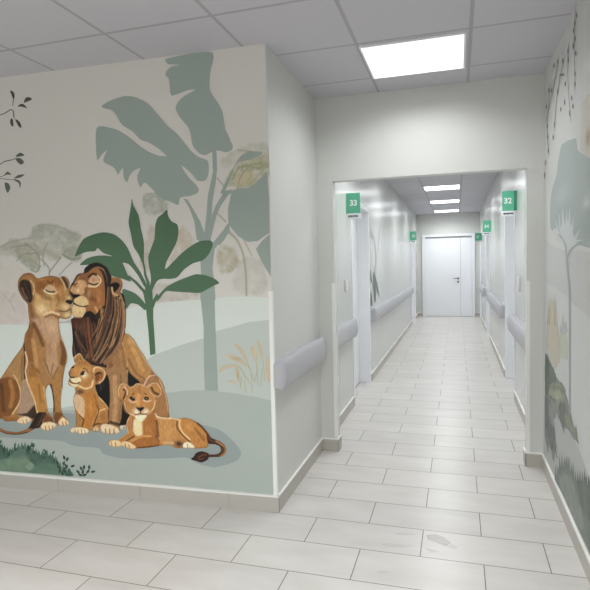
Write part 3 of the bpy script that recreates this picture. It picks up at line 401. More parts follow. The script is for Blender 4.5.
 {'name':'leafy_shrub','base':[80,102,89],'polys':[[[-2.3037,0.0992],[-2.2917,0.146],[-2.2846,0.1213],[-2.2726,0.1679],[-2.2652,0.1484],[-2.2533,0.194],[-2.2391,0.1879],[-2.2221,0.2245],[-2.2099,0.1893],[-2.1919,0.2423],[-2.1795,0.2117],[-2.164,0.2703],[-2.1548,0.2348],[-2.1402,0.2812],[-2.131,0.2468],[-2.1168,0.2884],[-2.1068,0.2664],[-2.0933,0.2977],[-2.0842,0.263],[-2.0712,0.2864],[-2.0619,0.2548],[-2.0472,0.3068],[-2.0387,0.2632],[-2.0239,0.3163],[-2.0152,0.2763],[-2.0007,0.3255],[-1.9971,0.2931],[-1.9905,0.3089],[-1.9863,0.2864],[-1.9786,0.3193],[-1.9763,0.2674],[-1.9629,0.3005],[-1.9535,0.2722],[-1.9412,0.2886],[-1.932,0.2567],[-1.9192,0.2839],[-1.9092,0.2643],[-1.8965,0.2898],[-1.8869,0.2648],[-1.8736,0.3002],[-1.8643,0.2714],[-1.8474,0.3211],[-1.8356,0.2884],[-1.8193,0.3291],[-1.8074,0.2985],[-1.7914,0.3364],[-1.7829,0.2948],[-1.7705,0.3198],[-1.761,0.2948],[-1.7491,0.3121],[-1.74,0.2815],[-1.7274,0.31],[-1.7195,0.2593],[-1.7065,0.2948],[-1.6978,0.2581],[-1.6855,0.2829],[-1.6716,0.244],[-1.6526,0.291],[-1.6395,0.2385],[-1.6203,0.2918],[-1.607,0.2435],[-1.5947,0.2705],[-1.5854,0.2472],[-1.574,0.2597],[-1.5651,0.228],[-1.5531,0.2519],[-1.5493,0.2235],[-1.5426,0.2494],[-1.5396,0.2075],[-1.5336,0.22],[-1.5297,0.1947],[-1.5181,0.2119],[-1.5099,0.1681],[-1.4978,0.1972],[-1.4887,0.1692],[-1.4767,0.197],[-1.4681,0.1506],[-1.456,0.1706],[-1.4465,0.1409],[-1.4349,0.1526],[-1.4198,0.1297],[-1.4257,0.1177],[-1.7498,0.1151],[-2.0144,0.1128],[-2.3029,0.1118]]],'parent':None,'label':'dark green leafy shrub at the foot of the mural','wall':'lion','layer':5,'cell':0.6,'ops':[['w',[104,124,104],0.0736,1,[[-2.182,0.174],[-1.9527,0.1953],[-1.7986,0.2174],[-1.733,0.1684],[-1.791,0.1144],[-2.0148,0.1067],[-2.1866,0.1066]]],['w',[54,78,66],0.0476,0.9,[[-1.7685,0.2609],[-1.6465,0.2568],[-1.5551,0.2158],[-1.5584,0.1571],[-1.6795,0.1544],[-1.7583,0.2023]]],['w',[50,72,62],0.044,0.9,[[-2.1762,0.2596],[-2.0027,0.2942],[-1.9205,0.2633],[-1.9516,0.2134],[-2.0938,0.2041],[-2.1804,0.1985]]],['w',[86,110,94],0.0475,0.8,[[-1.6913,0.1831],[-1.5567,0.1865],[-1.4662,0.1461],[-1.5471,0.1204],[-1.7085,0.1228]]],['w',[128,145,128],0.0216,0.8,[[-1.8022,0.1577],[-1.7594,0.1844],[-1.733,0.1684],[-1.762,0.1403]]]],'smooth':0,'k':0.8},
 {'name':'leaf','base':[40,60,52],'polys':[[[-1.5822,0.2568],[-1.5797,0.2721],[-1.571,0.2791],[-1.5582,0.2834],[-1.5597,0.2717],[-1.5655,0.2628]]],'parent':'leafy_shrub','label':None,'wall':'lion','layer':5.84,'cell':0,'ops':[],'smooth':0,'k':0.8},
 {'name':'leaf','base':[46,68,58],'polys':[[[-1.7668,0.2822],[-1.7625,0.3002],[-1.7522,0.3094],[-1.7375,0.3159],[-1.7404,0.3023],[-1.7477,0.2913]]],'parent':'leafy_shrub','label':None,'wall':'lion','layer':5.86,'cell':0,'ops':[],'smooth':0,'k':0.8},
 {'name':'leaf','base':[58,84,70],'polys':[[[-1.9986,0.2985],[-2.0191,0.3066],[-2.0238,0.3186],[-2.0216,0.3341],[-2.0056,0.3283],[-1.9964,0.3188]]],'parent':'leafy_shrub','label':None,'wall':'lion','layer':5.88,'cell':0,'ops':[],'smooth':0,'k':0.8},
 {'name':'leaf','base':[52,76,64],'polys':[[[-2.1619,0.1844],[-2.1697,0.1997],[-2.1663,0.2113],[-2.157,0.2232],[-2.1508,0.2117],[-2.1503,0.2001]]],'parent':'leafy_shrub','label':None,'wall':'lion','layer':5.9,'cell':0,'ops':[],'smooth':0,'k':0.8},
 {'name':'leaf','base':[40,60,52],'polys':[[[-1.7677,0.279],[-1.7807,0.2895],[-1.779,0.2993],[-1.7701,0.3103],[-1.7598,0.3024],[-1.7567,0.2934]]],'parent':'leafy_shrub','label':None,'wall':'lion','layer':5.92,'cell':0,'ops':[],'smooth':0,'k':0.8},
 {'name':'leaf','base':[46,68,58],'polys':[[[-2.2677,0.0938],[-2.2894,0.1017],[-2.2947,0.1138],[-2.2931,0.1299],[-2.2763,0.1243],[-2.2664,0.1147]]],'parent':'leafy_shrub','label':None,'wall':'lion','layer':5.94,'cell':0,'ops':[],'smooth':0,'k':0.8},
 {'name':'leaf','base':[58,84,70],'polys':[[[-1.7366,0.2948],[-1.749,0.3063],[-1.7472,0.3165],[-1.7384,0.3277],[-1.7285,0.3192],[-1.7257,0.3096]]],'parent':'leafy_shrub','label':None,'wall':'lion','layer':5.96,'cell':0,'ops':[],'smooth':0,'k':0.8},
 {'name':'leaf','base':[52,76,64],'polys':[[[-2.0439,0.2182],[-2.0402,0.2394],[-2.0291,0.2516],[-2.0127,0.2614],[-2.0151,0.2454],[-2.0226,0.2316]]],'parent':'leafy_shrub','label':None,'wall':'lion','layer':5.98,'cell':0,'ops':[],'smooth':0,'k':0.8},
 {'name':'leaf','base':[40,60,52],'polys':[[[-1.8719,0.2574],[-1.8852,0.2685],[-1.8869,0.2797],[-1.8833,0.2926],[-1.873,0.2843],[-1.8678,0.2743]]],'parent':'leafy_shrub','label':None,'wall':'lion','layer':6,'cell':0,'ops':[],'smooth':0,'k':0.8},
 {'name':'leaf','base':[46,68,58],'polys':[[[-1.9745,0.2272],[-1.9796,0.2441],[-1.9743,0.2558],[-1.9632,0.2668],[-1.9589,0.2542],[-1.9604,0.2421]]],'parent':'leafy_shrub','label':None,'wall':'lion','layer':6.02,'cell':0,'ops':[],'smooth':0,'k':0.8},
 {'name':'leaf','base':[58,84,70],'polys':[[[-2.2442,0.1518],[-2.2438,0.1701],[-2.234,0.1794],[-2.2182,0.1859],[-2.218,0.1719],[-2.2238,0.1608]]],'parent':'leafy_shrub','label':None,'wall':'lion','layer':6.04,'cell':0,'ops':[],'smooth':0,'k':0.8},
 {'name':'leaf','base':[52,76,64],'polys':[[[-1.6033,0.2171],[-1.6061,0.234],[-1.5988,0.2439],[-1.5856,0.2519],[-1.583,0.2391],[-1.5863,0.2281]]],'parent':'leafy_shrub','label':None,'wall':'lion','layer':6.06,'cell':0,'ops':[],'smooth':0,'k':0.8},
 {'name':'leaf','base':[40,60,52],'polys':[[[-2.0464,0.2342],[-2.0525,0.2508],[-2.0458,0.261],[-2.032,0.2699],[-2.0268,0.2574],[-2.0287,0.2463]]],'parent':'leafy_shrub','label':None,'wall':'lion','layer':6.08,'cell':0,'ops':[],'smooth':0,'k':0.8},
 {'name':'leaf','base':[46,68,58],'polys':[[[-1.728,0.2929],[-1.737,0.3069],[-1.7333,0.3174],[-1.7231,0.3279],[-1.7159,0.3173],[-1.7152,0.3069]]],'parent':'leafy_shrub','label':None,'wall':'lion','layer':6.1,'cell':0,'ops':[],'smooth':0,'k':0.8},
 {'name':'leaf','base':[58,84,70],'polys':[[[-1.9095,0.2344],[-1.911,0.2517],[-1.9028,0.2614],[-1.8888,0.269],[-1.8872,0.2558],[-1.8915,0.2448]]],'parent':'leafy_shrub','label':None,'wall':'lion','layer':6.12,'cell':0,'ops':[],'smooth':0,'k':0.8},
 {'name':'leaf','base':[52,76,64],'polys':[[[-1.6462,0.2419],[-1.6444,0.2623],[-1.6342,0.2737],[-1.6186,0.2827],[-1.6195,0.2672],[-1.6259,0.2542]]],'parent':'leafy_shrub','label':None,'wall':'lion','layer':6.14,'cell':0,'ops':[],'smooth':0,'k':0.8},
 {'name':'leaf','base':[40,60,52],'polys':[[[-1.4535,0.1304],[-1.4633,0.1434],[-1.46,0.1534],[-1.4501,0.1636],[-1.4421,0.154],[-1.4409,0.1441]]],'parent':'leafy_shrub','label':None,'wall':'lion','layer':6.16,'cell':0,'ops':[],'smooth':0,'k':0.8},
 {'name':'leaf','base':[46,68,58],'polys':[[[-1.5032,0.136],[-1.5041,0.1544],[-1.4972,0.1664],[-1.4854,0.1773],[-1.4843,0.1634],[-1.488,0.1507]]],'parent':'leafy_shrub','label':None,'wall':'lion','layer':6.18,'cell':0,'ops':[],'smooth':0,'k':0.8},
 {'name':'leaf','base':[58,84,70],'polys':[[[-1.5908,0.2116],[-1.6033,0.2258],[-1.602,0.2383],[-1.594,0.2518],[-1.5841,0.2413],[-1.5809,0.2296]]],'parent':'leafy_shrub','label':None,'wall':'lion','layer':6.2,'cell':0,'ops':[],'smooth':0,'k':0.8},
 {'name':'leaf','base':[52,76,64],'polys':[[[-1.7235,0.2994],[-1.741,0.307],[-1.7449,0.3176],[-1.743,0.3314],[-1.7293,0.3259],[-1.7215,0.3173]]],'parent':'leafy_shrub','label':None,'wall':'lion','layer':6.22,'cell':0,'ops':[],'smooth':0,'k':0.8},
 {'name':'leaf','base':[40,60,52],'polys':[[[-2.0762,0.2357],[-2.095,0.2416],[-2.1017,0.2513],[-2.1038,0.2645],[-2.0893,0.2603],[-2.0795,0.2528]]],'parent':'leafy_shrub','label':None,'wall':'lion','layer':6.24,'cell':0,'ops':[],'smooth':0,'k':0.8},
 {'name':'leaf','base':[46,68,58],'polys':[[[-2.2613,0.1578],[-2.2763,0.1658],[-2.2799,0.1757],[-2.2785,0.1879],[-2.2667,0.182],[-2.2599,0.1738]]],'parent':'leafy_shrub','label':None,'wall':'lion','layer':6.26,'cell':0,'ops':[],'smooth':0,'k':0.8},
 {'name':'leaf','base':[58,84,70],'polys':[[[-1.9105,0.2372],[-1.9194,0.2519],[-1.9147,0.2624],[-1.9027,0.2724],[-1.8955,0.2613],[-1.8954,0.2506]]],'parent':'leafy_shrub','label':None,'wall':'lion','layer':6.28,'cell':0,'ops':[],'smooth':0,'k':0.8},
 {'name':'leaf','base':[52,76,64],'polys':[[[-2.3024,0.1052],[-2.3162,0.1163],[-2.3146,0.1268],[-2.3055,0.1386],[-2.2945,0.1304],[-2.2911,0.1208]]],'parent':'leafy_shrub','label':None,'wall':'lion','layer':6.3,'cell':0,'ops':[],'smooth':0,'k':0.8},
 {'name':'leaf','base':[40,60,52],'polys':[[[-1.9776,0.2561],[-1.996,0.2634],[-2.0019,0.2739],[-2.0026,0.2877],[-1.9883,0.2824],[-1.9791,0.274]]],'parent':'leafy_shrub','label':None,'wall':'lion','layer':6.32,'cell':0,'ops':[],'smooth':0,'k':0.8},
 {'name':'leaf','base':[46,68,58],'polys':[[[-1.7769,0.2494],[-1.7892,0.2651],[-1.7881,0.2786],[-1.7805,0.2931],[-1.7707,0.2815],[-1.7674,0.2687]]],'parent':'leafy_shrub','label':None,'wall':'lion','layer':6.34,'cell':0,'ops':[],'smooth':0,'k':0.8},
 {'name':'leaf','base':[58,84,70],'polys':[[[-1.9937,0.2499],[-2.0029,0.2692],[-1.9978,0.2834],[-1.9854,0.2975],[-1.9779,0.283],[-1.9779,0.2687]]],'parent':'leafy_shrub','label':None,'wall':'lion','layer':6.36,'cell':0,'ops':[],'smooth':0,'k':0.8},
 {'name':'leaf','base':[52,76,64],'polys':[[[-1.7568,0.247],[-1.7746,0.2492],[-1.7803,0.2572],[-1.7811,0.2693],[-1.7673,0.268],[-1.7584,0.2626]]],'parent':'leafy_shrub','label':None,'wall':'lion','layer':6.38,'cell':0,'ops':[],'smooth':0,'k':0.8},
 {'name':'leaf','base':[40,60,52],'polys':[[[-1.7797,0.2595],[-1.7775,0.2767],[-1.7682,0.2856],[-1.754,0.2919],[-1.7553,0.2787],[-1.7613,0.2682]]],'parent':'leafy_shrub','label':None,'wall':'lion','layer':6.4,'cell':0,'ops':[],'smooth':0,'k':0.8},
 {'name':'leaf','base':[46,68,58],'polys':[[[-2.0906,0.2012],[-2.1059,0.2171],[-2.1055,0.2316],[-2.0977,0.2477],[-2.0856,0.2359],[-2.081,0.2225]]],'parent':'leafy_shrub','label':None,'wall':'lion','layer':6.42,'cell':0,'ops':[],'smooth':0,'k':0.8},
 {'name':'leaf','base':[58,84,70],'polys':[[[-1.7832,0.2357],[-1.7919,0.2502],[-1.7894,0.2617],[-1.7811,0.2736],[-1.7741,0.2628],[-1.7728,0.2515]]],'parent':'leafy_shrub','label':None,'wall':'lion','layer':6.44,'cell':0,'ops':[],'smooth':0,'k':0.8},
 {'name':'leaf','base':[52,76,64],'polys':[[[-1.4542,0.1411],[-1.4644,0.1529],[-1.4621,0.1628],[-1.4537,0.1733],[-1.4455,0.1645],[-1.4436,0.155]]],'parent':'leafy_shrub','label':None,'wall':'lion','layer':6.46,'cell':0,'ops':[],'smooth':0,'k':0.8},
 {'name':'leaf','base':[40,60,52],'polys':[[[-1.9385,0.2201],[-1.94,0.2354],[-1.9325,0.2433],[-1.9195,0.249],[-1.9179,0.2374],[-1.9217,0.228]]],'parent':'leafy_shrub','label':None,'wall':'lion','layer':6.48,'cell':0,'ops':[],'smooth':0,'k':0.8},
 {'name':'leaf','base':[46,68,58],'polys':[[[-2.0287,0.2331],[-2.0428,0.2426],[-2.0452,0.253],[-2.0423,0.2655],[-2.0312,0.2585],[-2.0254,0.2495]]],'parent':'leafy_shrub','label':None,'wall':'lion','layer':6.5,'cell':0,'ops':[],'smooth':0,'k':0.8},
 {'name':'leaf','base':[58,84,70],'polys':[[[-1.4558,0.1099],[-1.466,0.1251],[-1.4638,0.1376],[-1.4554,0.1507],[-1.4473,0.1393],[-1.4453,0.1273]]],'parent':'leafy_shrub','label':None,'wall':'lion','layer':6.52,'cell':0,'ops':[],'smooth':0,'k':0.8},
 {'name':'leaf','base':[52,76,64],'polys':[[[-1.6367,0.2129],[-1.6504,0.2247],[-1.6519,0.2363],[-1.6479,0.2498],[-1.6372,0.2412],[-1.632,0.2307]]],'parent':'leafy_shrub','label':None,'wall':'lion','layer':6.54,'cell':0,'ops':[],'smooth':0,'k':0.8},
 {'name':'leaf','base':[40,60,52],'polys':[[[-2.0181,0.2596],[-2.0323,0.2739],[-2.0324,0.2872],[-2.0261,0.302],[-2.015,0.2913],[-2.0104,0.2791]]],'parent':'leafy_shrub','label':None,'wall':'lion','layer':6.56,'cell':0,'ops':[],'smooth':0,'k':0.8},
 {'name':'leaf','base':[46,68,58],'polys':[[[-2.2991,0.1241],[-2.2936,0.1453],[-2.2811,0.1565],[-2.2634,0.1648],[-2.2671,0.1487],[-2.2761,0.1355]]],'parent':'leafy_shrub','label':None,'wall':'lion','layer':6.58,'cell':0,'ops':[],'smooth':0,'k':0.8},
 {'name':'leaf','base':[58,84,70],'polys':[[[-2.2899,0.103],[-2.2977,0.1211],[-2.2927,0.1344],[-2.2808,0.1475],[-2.2744,0.1339],[-2.2748,0.1205]]],'parent':'leafy_shrub','label':None,'wall':'lion','layer':5.4,'cell':0,'ops':[],'smooth':0,'k':0.8},
 {'name':'leaf','base':[52,76,64],'polys':[[[-1.8759,0.2573],[-1.8873,0.2732],[-1.8872,0.2869],[-1.8817,0.3016],[-1.8726,0.2898],[-1.8691,0.2769]]],'parent':'leafy_shrub','label':None,'wall':'lion','layer':5.42,'cell':0,'ops':[],'smooth':0,'k':0.8},
 {'name':'leaf','base':[40,60,52],'polys':[[[-2.0272,0.2912],[-2.0252,0.3106],[-2.0154,0.3216],[-2.0003,0.3304],[-2.0013,0.3157],[-2.0076,0.3032]]],'parent':'leafy_shrub','label':None,'wall':'lion','layer':5.44,'cell':0,'ops':[],'smooth':0,'k':0.8},
 {'name':'leaf','base':[46,68,58],'polys':[[[-2.0173,0.2277],[-2.0356,0.2354],[-2.0402,0.2462],[-2.0389,0.2602],[-2.0247,0.2547],[-2.0163,0.246]]],'parent':'leafy_shrub','label':None,'wall':'lion','layer':5.46,'cell':0,'ops':[],'smooth':0,'k':0.8},
 {'name':'leaf','base':[58,84,70],'polys':[[[-1.8812,0.2803],[-1.8859,0.2986],[-1.8814,0.3119],[-1.8718,0.325],[-1.8678,0.3112],[-1.8689,0.2977]]],'parent':'leafy_shrub','label':None,'wall':'lion','layer':5.48,'cell':0,'ops':[],'smooth':0,'k':0.8},
 {'name':'leaf','base':[52,76,64],'polys':[[[-2.0834,0.2234],[-2.0901,0.2377],[-2.0845,0.2469],[-2.0722,0.255],[-2.0666,0.2441],[-2.0678,0.2343]]],'parent':'leafy_shrub','label':None,'wall':'lion','layer':5.5,'cell':0,'ops':[],'smooth':0,'k':0.8},
 {'name':'leaf','base':[40,60,52],'polys':[[[-1.4348,0.1159],[-1.4536,0.1234],[-1.461,0.1341],[-1.4642,0.1481],[-1.4497,0.1427],[-1.4394,0.1341]]],'parent':'leafy_shrub','label':None,'wall':'lion','layer':5.52,'cell':0,'ops':[],'smooth':0,'k':0.8},
 {'name':'leaf','base':[46,68,58],'polys':[[[-1.714,0.2467],[-1.7323,0.2523],[-1.7361,0.2622],[-1.7336,0.2758],[-1.7193,0.2719],[-1.7113,0.2644]]],'parent':'leafy_shrub','label':None,'wall':'lion','layer':5.54,'cell':0,'ops':[],'smooth':0,'k':0.8},
 {'name':'leaf','base':[58,84,70],'polys':[[[-2.1437,0.2239],[-2.1605,0.2339],[-2.1655,0.2454],[-2.1657,0.2593],[-2.1527,0.252],[-2.1445,0.2422]]],'parent':'leafy_shrub','label':None,'wall':'lion','layer':5.56,'cell':0,'ops':[],'smooth':0,'k':0.8},
 {'name':'leaf','base':[52,76,64],'polys':[[[-2.1881,0.2237],[-2.2092,0.2292],[-2.2157,0.2399],[-2.2163,0.2546],[-2.2,0.2507],[-2.1895,0.2428]]],'parent':'leafy_shrub','label':None,'wall':'lion','layer':5.58,'cell':0,'ops':[],'smooth':0,'k':0.8},
 {'name':'leaf','base':[40,60,52],'polys':[[[-1.5374,0.1826],[-1.5513,0.1947],[-1.5525,0.2067],[-1.5478,0.2205],[-1.5369,0.2116],[-1.5319,0.2008]]],'parent':'leafy_shrub','label':None,'wall':'lion','layer':5.6,'cell':0,'ops':[],'smooth':0,'k':0.8},
 {'name':'leaf','base':[46,68,58],'polys':[[[-1.4993,0.186],[-1.5041,0.2009],[-1.4984,0.2102],[-1.4867,0.2182],[-1.4826,0.207],[-1.4844,0.1969]]],'parent':'leafy_shrub','label':None,'wall':'lion','layer':5.62,'cell':0,'ops':[],'smooth':0,'k':0.8},
 {'name':'leaf','base':[58,84,70],'polys':[[[-1.8629,0.2595],[-1.8694,0.2747],[-1.8645,0.2851],[-1.8533,0.2948],[-1.8479,0.2834],[-1.8487,0.2726]]],'parent':'leafy_shrub','label':None,'wall':'lion','layer':5.64,'cell':0,'ops':[],'smooth':0,'k':0.8},
 {'name':'leaf','base':[52,76,64],'polys':[[[-2.0464,0.2476],[-2.0633,0.2541],[-2.0674,0.2638],[-2.0662,0.2765],[-2.0531,0.2718],[-2.0454,0.2641]]],'parent':'leafy_shrub','label':None,'wall':'lion','layer':5.66,'cell':0,'ops':[],'smooth':0,'k':0.8},
 {'name':'leaf','base':[40,60,52],'polys':[[[-1.6544,0.2189],[-1.6607,0.2332],[-1.6556,0.2424],[-1.6442,0.2507],[-1.6389,0.24],[-1.6399,0.2302]]],'parent':'leafy_shrub','label':None,'wall':'lion','layer':5.68,'cell':0,'ops':[],'smooth':0,'k':0.8},
 {'name':'leaf','base':[46,68,58],'polys':[[[-2.222,0.1637],[-2.2397,0.1763],[-2.2431,0.1898],[-2.2404,0.2057],[-2.2267,0.1964],[-2.2191,0.1846]]],'parent':'leafy_shrub','label':None,'wall':'lion','layer':5.7,'cell':0,'ops':[],'smooth':0,'k':0.8},
 {'name':'leaf','base':[58,84,70],'polys':[[[-1.9994,0.3053],[-2.0021,0.3199],[-1.996,0.3288],[-1.9849,0.3365],[-1.9825,0.3255],[-1.9852,0.3157]]],'parent':'leafy_shrub','label':None,'wall':'lion','layer':5.72,'cell':0,'ops':[],'smooth':0,'k':0.8},
 {'name':'leaf','base':[52,76,64],'polys':[[[-1.4631,0.1661],[-1.4828,0.1752],[-1.4889,0.1874],[-1.4895,0.203],[-1.4743,0.1965],[-1.4645,0.1866]]],'parent':'leafy_shrub','label':None,'wall':'lion','layer':5.74,'cell':0,'ops':[],'smooth':0,'k':0.8},
 {'name':'leaf','base':[40,60,52],'polys':[[[-1.5657,0.199],[-1.5776,0.2098],[-1.5777,0.2202],[-1.5723,0.232],[-1.5629,0.224],[-1.5591,0.2146]]],'parent':'leafy_shrub','label':None,'wall':'lion','layer':5.76,'cell':0,'ops':[],'smooth':0,'k':0.8},
 {'name':'leaf','base':[46,68,58],'polys':[[[-1.7501,0.276],[-1.7696,0.2851],[-1.775,0.2972],[-1.7747,0.3125],[-1.7596,0.3059],[-1.7503,0.2961]]],'parent':'leafy_shrub','label':None,'wall':'lion','layer':5.78,'cell':0,'ops':[],'smooth':0,'k':0.8},
 {'name':'leaf','base':[58,84,70],'polys':[[[-1.5785,0.1866],[-1.5874,0.2023],[-1.5843,0.2145],[-1.575,0.227],[-1.5678,0.2153],[-1.5667,0.2032]]],'parent':'leafy_shrub','label':None,'wall':'lion','layer':5.8,'cell':0,'ops':[],'smooth':0,'k':0.8},
 {'name':'leaf','base':[52,76,64],'polys':[[[-1.6259,0.268],[-1.6419,0.2727],[-1.6477,0.2811],[-1.6495,0.2924],[-1.6372,0.2891],[-1.6288,0.2828]]],'parent':'leafy_shrub','label':None,'wall':'lion','layer':5.82,'cell':0,'ops':[],'smooth':0,'k':0.8},
 {'name':'leaf','base':[40,60,52],'polys':[[[-1.5183,0.1599],[-1.5384,0.1628],[-1.545,0.1721],[-1.5464,0.1859],[-1.5309,0.1841],[-1.5207,0.1778]]],'parent':'leafy_shrub','label':None,'wall':'lion','layer':5.84,'cell':0,'ops':[],'smooth':0,'k':0.8},
 {'name':'leaf','base':[46,68,58],'polys':[[[-1.7461,0.274],[-1.7617,0.2797],[-1.7663,0.2885],[-1.7663,0.3002],[-1.7541,0.2962],[-1.7466,0.2893]]],'parent':'leafy_shrub','label':None,'wall':'lion','layer':5.86,'cell':0,'ops':[],'smooth':0,'k':0.8},
 {'name':'leaf','base':[58,84,70],'polys':[[[-1.9737,0.2375],[-1.9899,0.2447],[-1.9938,0.2546],[-1.9925,0.2671],[-1.98,0.262],[-1.9726,0.254]]],'parent':'leafy_shrub','label':None,'wall':'lion','layer':5.88,'cell':0,'ops':[],'smooth':0,'k':0.8},
 {'name':'leaf','base':[52,76,64],'polys':[[[-2.1507,0.2449],[-2.163,0.2567],[-2.1601,0.2665],[-2.1496,0.277],[-2.1398,0.2682],[-2.1376,0.2588]]],'parent':'leafy_shrub','label':None,'wall':'lion','layer':5.9,'cell':0,'ops':[],'smooth':0,'k':0.8},
 {'name':'leaf','base':[40,60,52],'polys':[[[-1.9793,0.2486],[-1.9855,0.2661],[-1.9788,0.2773],[-1.9651,0.2873],[-1.9598,0.2741],[-1.9617,0.2621]]],'parent':'leafy_shrub','label':None,'wall':'lion','layer':5.92,'cell':0,'ops':[],'smooth':0,'k':0.8},
 {'name':'leaf','base':[46,68,58],'polys':[[[-2.1933,0.2092],[-2.1956,0.2282],[-2.1889,0.241],[-2.1768,0.2528],[-2.1746,0.2386],[-2.1777,0.2252]]],'parent':'leafy_shrub','label':None,'wall':'lion','layer':5.94,'cell':0,'ops':[],'smooth':0,'k':0.8},
 {'name':'leaf','base':[58,84,70],'polys':[[[-2.1071,0.2629],[-2.1278,0.2676],[-2.1331,0.2779],[-2.1319,0.2923],[-2.1158,0.2891],[-2.1062,0.2817]]],'parent':'leafy_shrub','label':None,'wall':'lion','layer':5.96,'cell':0,'ops':[],'smooth':0,'k':0.8},
 {'name':'leaf','base':[52,76,64],'polys':[[[-1.9805,0.2637],[-1.9971,0.2761],[-1.999,0.289],[-1.9942,0.3041],[-1.9812,0.2951],[-1.9749,0.2837]]],'parent':'leafy_shrub','label':None,'wall':'lion','layer':5.98,'cell':0,'ops':[],'smooth':0,'k':0.8},
 {'name':'leaf','base':[40,60,52],'polys':[[[-2.1684,0.2109],[-2.163,0.2302],[-2.1514,0.2399],[-2.1351,0.2467],[-2.1387,0.232],[-2.1471,0.2203]]],'parent':'leafy_shrub','label':None,'wall':'lion','layer':6,'cell':0,'ops':[],'smooth':0,'k':0.8},
 {'name':'leaf','base':[46,68,58],'polys':[[[-1.4801,0.1617],[-1.4798,0.1781],[-1.4727,0.1882],[-1.4612,0.1968],[-1.4611,0.1843],[-1.4653,0.1733]]],'parent':'leafy_shrub','label':None,'wall':'lion','layer':6.02,'cell':0,'ops':[],'smooth':0,'k':0.8},
 {'name':'leaf','base':[58,84,70],'polys':[[[-1.807,0.2743],[-1.818,0.2847],[-1.8183,0.2944],[-1.8135,0.3055],[-1.8047,0.2979],[-1.8011,0.289]]],'parent':'leafy_shrub','label':None,'wall':'lion','layer':6.04,'cell':0,'ops':[],'smooth':0,'k':0.8},
 {'name':'leaf','base':[52,76,64],'polys':[[[-1.5147,0.1432],[-1.5305,0.1484],[-1.536,0.157],[-1.5375,0.1685],[-1.5253,0.1649],[-1.5172,0.1582]]],'parent':'leafy_shrub','label':None,'wall':'lion','layer':6.06,'cell':0,'ops':[],'smooth':0,'k':0.8},
 {'name':'leaf','base':[40,60,52],'polys':[[[-1.4821,0.2239],[-1.496,0.2346],[-1.4973,0.2457],[-1.4927,0.2587],[-1.4819,0.2508],[-1.4768,0.241]]],'parent':'leafy_shrub','label':None,'wall':'lion','layer':6.08,'cell':0,'ops':[],'smooth':0,'k':0.8},
 {'name':'leaf','base':[40,60,52],'polys':[[[-1.4753,0.2141],[-1.4749,0.2314],[-1.4666,0.2409],[-1.4533,0.2482],[-1.4531,0.2351],[-1.458,0.2242]]],'parent':'leafy_shrub','label':None,'wall':'lion','layer':6.1,'cell':0,'ops':[],'smooth':0,'k':0.8},
 {'name':'leaf','base':[40,60,52],'polys':[[[-1.4446,0.1793],[-1.4318,0.1937],[-1.4192,0.197],[-1.4047,0.1955],[-1.4142,0.1844],[-1.4255,0.1779]]],'parent':'leafy_shrub','label':None,'wall':'lion','layer':6.12,'cell':0,'ops':[],'smooth':0,'k':0.8},
 {'name':'leaf','base':[40,60,52],'polys':[[[-1.3705,0.1389],[-1.3891,0.1417],[-1.3963,0.1502],[-1.3991,0.1627],[-1.3848,0.161],[-1.3748,0.1552]]],'parent':'leafy_shrub','label':None,'wall':'lion','layer':6.14,'cell':0,'ops':[],'smooth':0,'k':0.8},
 {'name':'leaf','base':[40,60,52],'polys':[[[-1.3509,0.1601],[-1.3671,0.1678],[-1.3708,0.1781],[-1.3692,0.1913],[-1.3567,0.1858],[-1.3495,0.1774]]],'parent':'leafy_shrub','label':None,'wall':'lion','layer':6.16,'cell':0,'ops':[],'smooth':0,'k':0.8},
 {'name':'leaf','base':[40,60,52],'polys':[[[-1.3406,0.1668],[-1.3478,0.1819],[-1.3441,0.193],[-1.3345,0.204],[-1.3286,0.1927],[-1.3285,0.1815]]],'parent':'leafy_shrub','label':None,'wall':'lion','layer':6.18,'cell':0,'ops':[],'smooth':0,'k':0.8},
 {'name':'leaf','base':[40,60,52],'polys':[[[-1.3017,0.1696],[-1.3089,0.1846],[-1.3052,0.1957],[-1.2957,0.2066],[-1.2898,0.1954],[-1.2897,0.1842]]],'parent':'leafy_shrub','label':None,'wall':'lion','layer':6.2,'cell':0,'ops':[],'smooth':0,'k':0.8},
 {'name':'leaf','base':[40,60,52],'polys':[[[-1.2911,0.1556],[-1.2759,0.1677],[-1.2634,0.1688],[-1.2502,0.1648],[-1.2614,0.1553],[-1.2735,0.1509]]],'parent':'leafy_shrub','label':None,'wall':'lion','layer':6.22,'cell':0,'ops':[],'smooth':0,'k':0.8},
 {'name':'leaf','base':[40,60,52],'polys':[[[-1.3233,0.1434],[-1.3192,0.1606],[-1.3093,0.1687],[-1.2952,0.1737],[-1.2979,0.1606],[-1.3049,0.1505]]],'parent':'leafy_shrub','label':None,'wall':'lion','layer':6.24,'cell':0,'ops':[],'smooth':0,'k':0.8},
 {'name':'leaf','base':[40,60,52],'polys':[[[-1.3534,0.1338],[-1.3588,0.1496],[-1.3539,0.1605],[-1.3433,0.1708],[-1.3387,0.1588],[-1.3399,0.1476]]],'parent':'leafy_shrub','label':None,'wall':'lion','layer':6.26,'cell':0,'ops':[],'smooth':0,'k':0.8},
 {'name':'leaf','base':[40,60,52],'polys':[[[-1.3561,0.1254],[-1.3434,0.1397],[-1.331,0.143],[-1.3167,0.1417],[-1.326,0.1305],[-1.3372,0.124]]],'parent':'leafy_shrub','label':None,'wall':'lion','layer':6.28,'cell':0,'ops':[],'smooth':0,'k':0.8},
 {'name':'leaf','base':[40,60,52],'polys':[[[-1.3508,0.1241],[-1.3701,0.1216],[-1.3801,0.1275],[-1.3871,0.1382],[-1.3723,0.1404],[-1.3604,0.1378]]],'parent':'leafy_shrub','label':None,'wall':'lion','layer':6.3,'cell':0,'ops':[],'smooth':0,'k':0.8},
